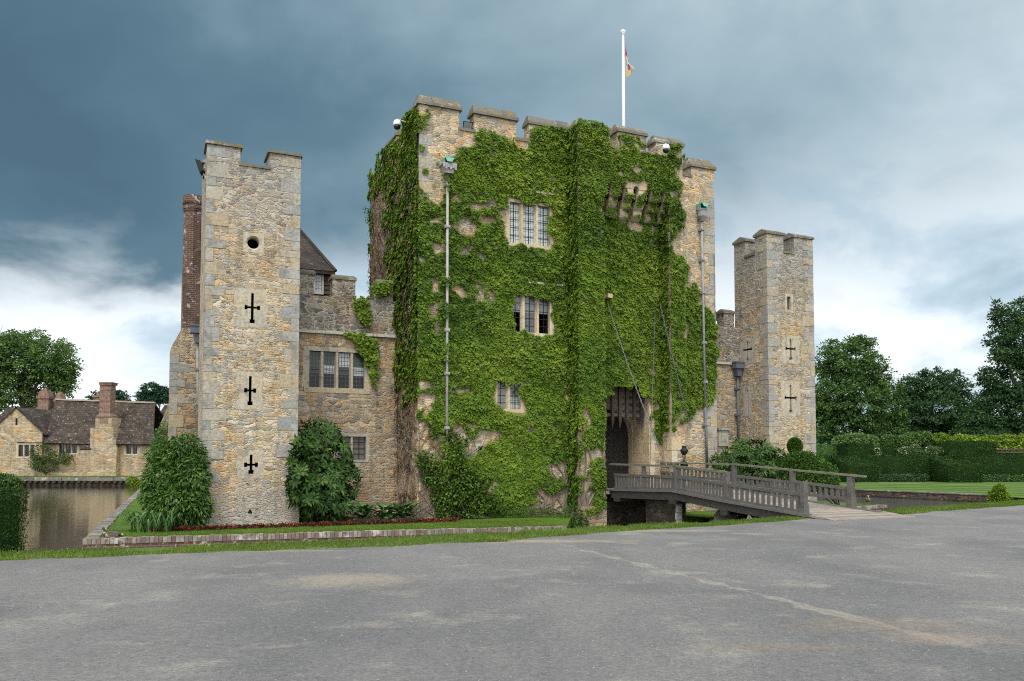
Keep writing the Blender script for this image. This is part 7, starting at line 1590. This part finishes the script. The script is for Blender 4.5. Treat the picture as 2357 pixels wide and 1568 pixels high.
for (lab, spec, mat, n, nm) in (('rounded pale green clipped tree behind the left hedge block', [(1970, 1012, 44, 13, 0), (1935, 1016, 18, 12, 0), (2005, 1018, 20, 14, 0), (1970, 1024, 46, 10, 0)], 'pale', 7000, 'clipped_tree'), ('tall green shrub rising behind the white roses', [(2100, 1012, 26, 16, 0), (2125, 1008, 22, 14, 0), (2070, 1022, 20, 16, 0), (2140, 1022, 18, 14, 0)], 'treeC', 6000, 'garden_shrub'), ('dark shrub between the clipped tree and the tall green shrub', [(2045, 1016, 18, 14, 0), (2030, 1024, 14, 12, 0)], 'treeA', 2500, 'garden_shrub')):
    lb_ = lobes_px(spec, Y=BY + 2); shrub(nm, lab, 'shrub', Vector((AT(spec[0][0], 1056, BY + 2).x, BY + 2, ZB)), lb_, n, mat, (.16, .3), (.1, .18), shell=.6)
for i, (px, py, rx, ry) in enumerate(((2018, 1042, 8, 11), (2085, 1040, 16, 10), (2106, 1036, 12, 13), (2152, 1038, 24, 9))):
    lb_ = lobes_px([(px, py, rx, ry, 0)], Y=UY + .3); shrub('white_rose', ('white rose beside the left hedge block', 'white rose nearest the tall green shrub foot, left', 'white rose with the tallest spray of bloom', 'widest white rose, left of the widest hedge block')[i], 'rose', Vector((hx(px, UY + .3), UY + .3, ZB)), lb_, 900, 'whiterose', (.10, .2), (.09, .14), shell=.6, group='white roses behind the hedge')
spec = [(2165 + i * 22, 1010 + random.uniform(-3, 4), 20, 10, random.uniform(-.5, .5)) for i in range(12)]; lb_ = lobes_px(spec + [(2180 + i * 40, 1026, 30, 14, 0) for i in range(7)], Y=BY + 1)
shrub('vine_row', 'long bright yellow green vine row behind the widest hedge block', 'vine', Vector((hx(2300, BY), BY + 1, ZB)), lb_, 9000, 'lime', (.14, .26), (.12, .2), shell=.6)
t = thing('wattle_fence', Vector((hx(2330, UY), UY + 2, ZB)), 'rustic pole fence under the yellow green vines at the right', 'fence')
for (px, lab) in ((2290, 0), (2330, 0), (2370, 0)): m_ = MB(); m_.tube([Vector((hx(px, UY), UY + 2, ZB)), Vector((hx(px, UY), UY + 2, hz(1030, UY)))], .07, 6); m_.build('post', M['bark'], t)
for (y0, y1) in ((1036, 1034), (1041, 1042)): m_ = MB(); m_.tube([Vector((hx(2285, UY), UY + 1.9, hz(y0, UY))), Vector((hx(2380, UY), UY + 1.9, hz(y1, UY)))], .08, 6); m_.build('rail', M['bark'], t)
mb = MB(); pa = [G(1960, 1110.5, ZB), G(2357, 1119.5, ZB)]; d_ = (pa[1] - pa[0]).normalized(); pe = pa[1] + d_ * 12; mb.face([pa[0] + Vector((0, 0, .006)), pe + Vector((0, 0, .006)), pe + Vector((.1, .55, .006)), pa[0] + Vector((.1, .55, .006))]); struct(mb.build('path', plain('pale_path', (.34, .30, .25), .9, .3, 8)))
Yq = G(2300, 1153, ZB).y + 3; lb_ = lobes_px([(2298, 1140, 20, 14, 0), (2300, 1128, 13, 12, 0), (2315, 1146, 13, 8, 0), (2285, 1147, 10, 7, 0)], Y=Yq); shrub('golden_bush', 'golden green bush at the end of the moat wall on the right lawn', 'bush', Vector((AT(2300, 1150, Yq).x, Yq, ZB)), lb_, 2600, 'lime', (.10, .2), (.05, .09), droop=-.1, zmin=ZB - .2)
# hedge at the left edge of the forecourt
q0 = G(66, 1266, 0); z1 = AT(40, 1131, q0.y).z
hedge('dark clipped hedge end at the left edge, beside the water', [(q0.x - 5, q0.y - .1), (q0.x - .06, q0.y), (q0.x - 1.5, q0.y + 2.0), (q0.x - 6, q0.y + 2.0)], -.03, z1, dens=1500, leaf_=(.025, .05), group='nothing' if 0 else None, core=.03)

# ------------------------------------------------------------------ grass of the verge and lawn fringes
def blades(name, pts, h, wd_, base, spread=.5):
    P = np.array(pts); n = len(P); tip = unit(np.array([0, 0, 1.]) + RNG.normal(0, spread, (n, 3)) * [1, 1, .2]); nr = unit(RNG.normal(0, 1, (n, 3)) * [1, 1, .2] + [0, -.4, 0]); nr = unit(nr - tip * (nr * tip).sum(1, keepdims=True)); r = np.clip(RNG.random(n) * .75 + .35 * (vnoise(P, .9, 4.) - .3), 0, .999)
    o = leaf_mesh(name, M['blade'], P, tip, nr, RNG.uniform(h[0], h[1], n), wd_, r, base=base, fold=.1); o['kind'] = 'stuff'; return o
def strip_pts(front, back, n, over=.06):
    la = np.array([(p.x, p.y) for p in front]); xs = RNG.uniform(max(-16, la[0, 0]), 22, n); fy = np.interp(xs, la[:, 0], la[:, 1]); bb = np.array([(p.x, p.y) for p in back]); by = np.interp(xs, bb[:, 0], bb[:, 1]); v = RNG.uniform(-over, 1.02, n); y_ = fy + (by - fy) * v
    P = np.stack([xs, y_, np.full(n, -.012)], 1); k = ~((xs > BD.x - .15) & (xs < BD.x + 2.9)); cl = vnoise(P, 2.2, 7.); k &= (cl > .22 + .25 * (v < .12)) & (v < 1.01); return P[k]
blades('grass', strip_pts(tk, bk, 60000), (.035, .085), .009, (0, 14, 0))
pts = []
for _ in range(520):                                     # longer tufts along the tarmac edge
    i = random.randrange(len(tk) - 1); p = tk[i]
    if not -15 < p.x < 20 or BD.x - .1 < p.x < BD.x + 2.9: continue
    for _ in range(random.randint(6, 26)): pts.append((p.x + random.gauss(0, .09), p.y + random.gauss(0.02, .05), 0))
q = G(1128, 1247); pts += [(q.x + random.gauss(0, .20), q.y + random.gauss(.02, .055), 0) for _ in range(700)]
blades('grass_tufts', pts, (.04, .10), .010, (0, 14, 0), .7)
pts = []
dE = (EB1 - EB0)
for _ in range(9000): f = random.random(); p = EB0 + dE * f + Vector((-dE.y, dE.x, 0)).normalized() * (.24 + abs(random.gauss(0, .35))); pts.append((p.x, p.y, ZB))
for _ in range(22000): f = random.random(); p = EB0 + dE * f + Vector((-dE.y, dE.x, 0)).normalized() * random.uniform(.24, 3.2); pts.append((p.x, p.y, ZB))
dR = L(RC[0], RC[1], ZB) - L(S_R0 + .3, -3.6, ZB)
for _ in range(4000): f = random.random(); p = L(S_R0 + .3, -3.6, ZB) + dR * f + Vector((-dR.y, dR.x, 0)).normalized() * (.24 + abs(random.gauss(0, .35))); pts.append((p.x, p.y, ZB))
blades('lawn_fringe', pts, (.022, .06), .012, (0, 25, ZB))

# ------------------------------------------------------------------ ducks
def duck(label, at, yaw, scale, drake=True, stand=False, cols=None):
    o = thing('duck', at, label, 'duck', 'ducks by the moat'); c_, s_ = math.cos(yaw), math.sin(yaw)
    def W_(x, y, z): return Vector(at) + Vector(((x * c_ - y * s_) * scale, (x * s_ + y * c_) * scale, z * scale))
    lift = .10 if stand else 0
    st = [(-.30, .12, .012, .010), (-.26, .125, .035, .022), (-.18, .12, .075, .055), (-.06, .115, .105, .095), (.06, .11, .115, .108), (.15, .115, .095, .10), (.20, .13, .065, .08), (.212, .168, .048, .055), (.2145, .184, .043, .047), (.215, .23, .038, .04), (.225, .275, .046, .048), (.245, .295, .045, .045), (.262, .293, .034, .034), (.272, .289, .016, .016)]
    mi = [0, 1, 2, 2, 2, 3, 3, 4, 5, 5, 5, 5, 5, 5] if drake else [1] + [2] * 6 + [6] * 7
    m_ = MB(); n = 12; rings = []
    for i, (x, z, ry, rz) in enumerate(st):
        nx = .0 if i < 5 else min(1, (i - 4) / 3) if i < 9 else max(0, 1 - (i - 8) / 3)
        rings.append([W_(x - nx * rz * .9 * math.sin(2 * math.pi * k / n) * .8, ry * math.cos(2 * math.pi * k / n), lift + z + (1 - nx * .6) * rz * math.sin(2 * math.pi * k / n)) for k in range(n)])
    for i in range(len(st) - 1):
        for k in range(n):
            q = (k + 1) % n; up = math.sin(2 * math.pi * (k + .5) / n); mm = mi[i]
            if drake and mm == 2: mm = 7 if up > .55 else 2
            m_.face([rings[i][k], rings[i + 1][k], rings[i + 1][q], rings[i][q]], mi=mm)
    m_.face(rings[0][::-1], mi=0); m_.face(rings[-1], mi=5 if drake else 6)
    m_.build('body', DM, o, smooth=True)
    b_ = MB(); P = lambda x, y, z: W_(x, y, lift + z); Q = (lambda x, y, z: P(.478 - x, y, z)) if drake else P      # the resting drake looks back over its shoulder
    b_.hexa([Q(.28, -.018, .272), Q(.35, -.022, .262), Q(.35, .022, .262), Q(.28, .018, .272), Q(.28, -.014, .298), Q(.348, -.018, .272), Q(.348, .018, .272), Q(.28, .014, .298)]); b_.build('bill', DM[8], o)
    for sg in (-1, 1):
        w_ = MB(); pts_ = [(.12, .10, .17), (.05, .122, .19), (-.10, .108, .185), (-.25, .05, .165), (-.10, .118, .12), (.06, .128, .11)]; w_.face([P(x, y * sg, z) for x, y, z in pts_]); w_.face([P(x, (y + .012) * sg, z) for x, y, z in pts_][::-1]); w_.build('wing', DM[7] if drake else DM[2], o)
        if stand: l_ = MB(); l_.tube([P(.0, .045 * sg, .03), P(.0, .045 * sg, -lift / 1 + .01)], .010 * scale, 5); l_.hexa([P(-.01, .03 * sg, -lift + .002), P(.07, .01 * sg, -lift + .002), P(.07, .08 * sg, -lift + .002), P(-.01, .06 * sg, -lift + .002), P(-.01, .03 * sg, -lift + .012), P(.06, .01 * sg, -lift + .012), P(.06, .08 * sg, -lift + .012), P(-.01, .06 * sg, -lift + .012)]); l_.build('leg', DM[8], o)
    return o
DM = [plain('tail_white', (.62, .60, .57)), plain('tail_dark', (.05, .045, .04)), plain('mottled_brown', (.22, .15, .10), var=.7, scale=40), plain('chestnut_breast', (.11, .045, .032), var=.4, scale=20), plain('neck_ring', (.65, .63, .6)), plain('bottle_green', (.012, .045, .035), .35, .3), plain('buff_head', (.26, .19, .13), var=.4, scale=30), plain('back_brown', (.10, .08, .065), var=.5, scale=30), plain('yellow_bill', (.42, .35, .10))]
DM[2] = plain('grey_flank', (.36, .32, .29), var=.35, scale=30)
qd = G(425 / 1.7378 + 12, 1238, ZB); d1 = duck('drake with green head and chestnut breast resting on the lawn corner', qd + Vector((.02, 0, -.03)), R(186), 1.0)
DM2 = list(DM); DM2[2] = plain('mottled_duck', (.21, .145, .09), var=.6, scale=30); DM = DM2
qd = G(1998, 1161, ZB); duck('plain brown duck standing by the brick edging right of the bridge', qd, R(250), 1.05, drake=False, stand=True)

n = 3800; P = np.stack([RNG.uniform(-9, 9, n), 3.6 + 12 * RNG.random(n) ** 1.6, np.full(n, .001)], 1); sz = RNG.uniform(.004, .012, n) * (.6 + P[:, 1] / 14); ev, ef = [], []
for p, s_ in zip(P, sz):
    a = random.random() * 6; i = len(ev)
    for k in range(4): ev.append((p[0] + s_ * math.cos(a + k * 1.57) * random.uniform(.7, 1.2), p[1] + s_ * math.sin(a + k * 1.57), p[2]))
    ev.append((p[0], p[1], p[2] + s_ * .8)); ef += [(i, i + 1, i + 4), (i + 1, i + 2, i + 4), (i + 2, i + 3, i + 4), (i + 3, i, i + 4)]
me = bpy.data.meshes.new('grit'); me.from_pydata(ev, [], ef); me.materials.append(plain('loose_grit', (.20, .195, .185), .9, .6, 30)); o = bpy.data.objects.new('grit', me); COL.objects.link(o); o['kind'] = 'stuff'
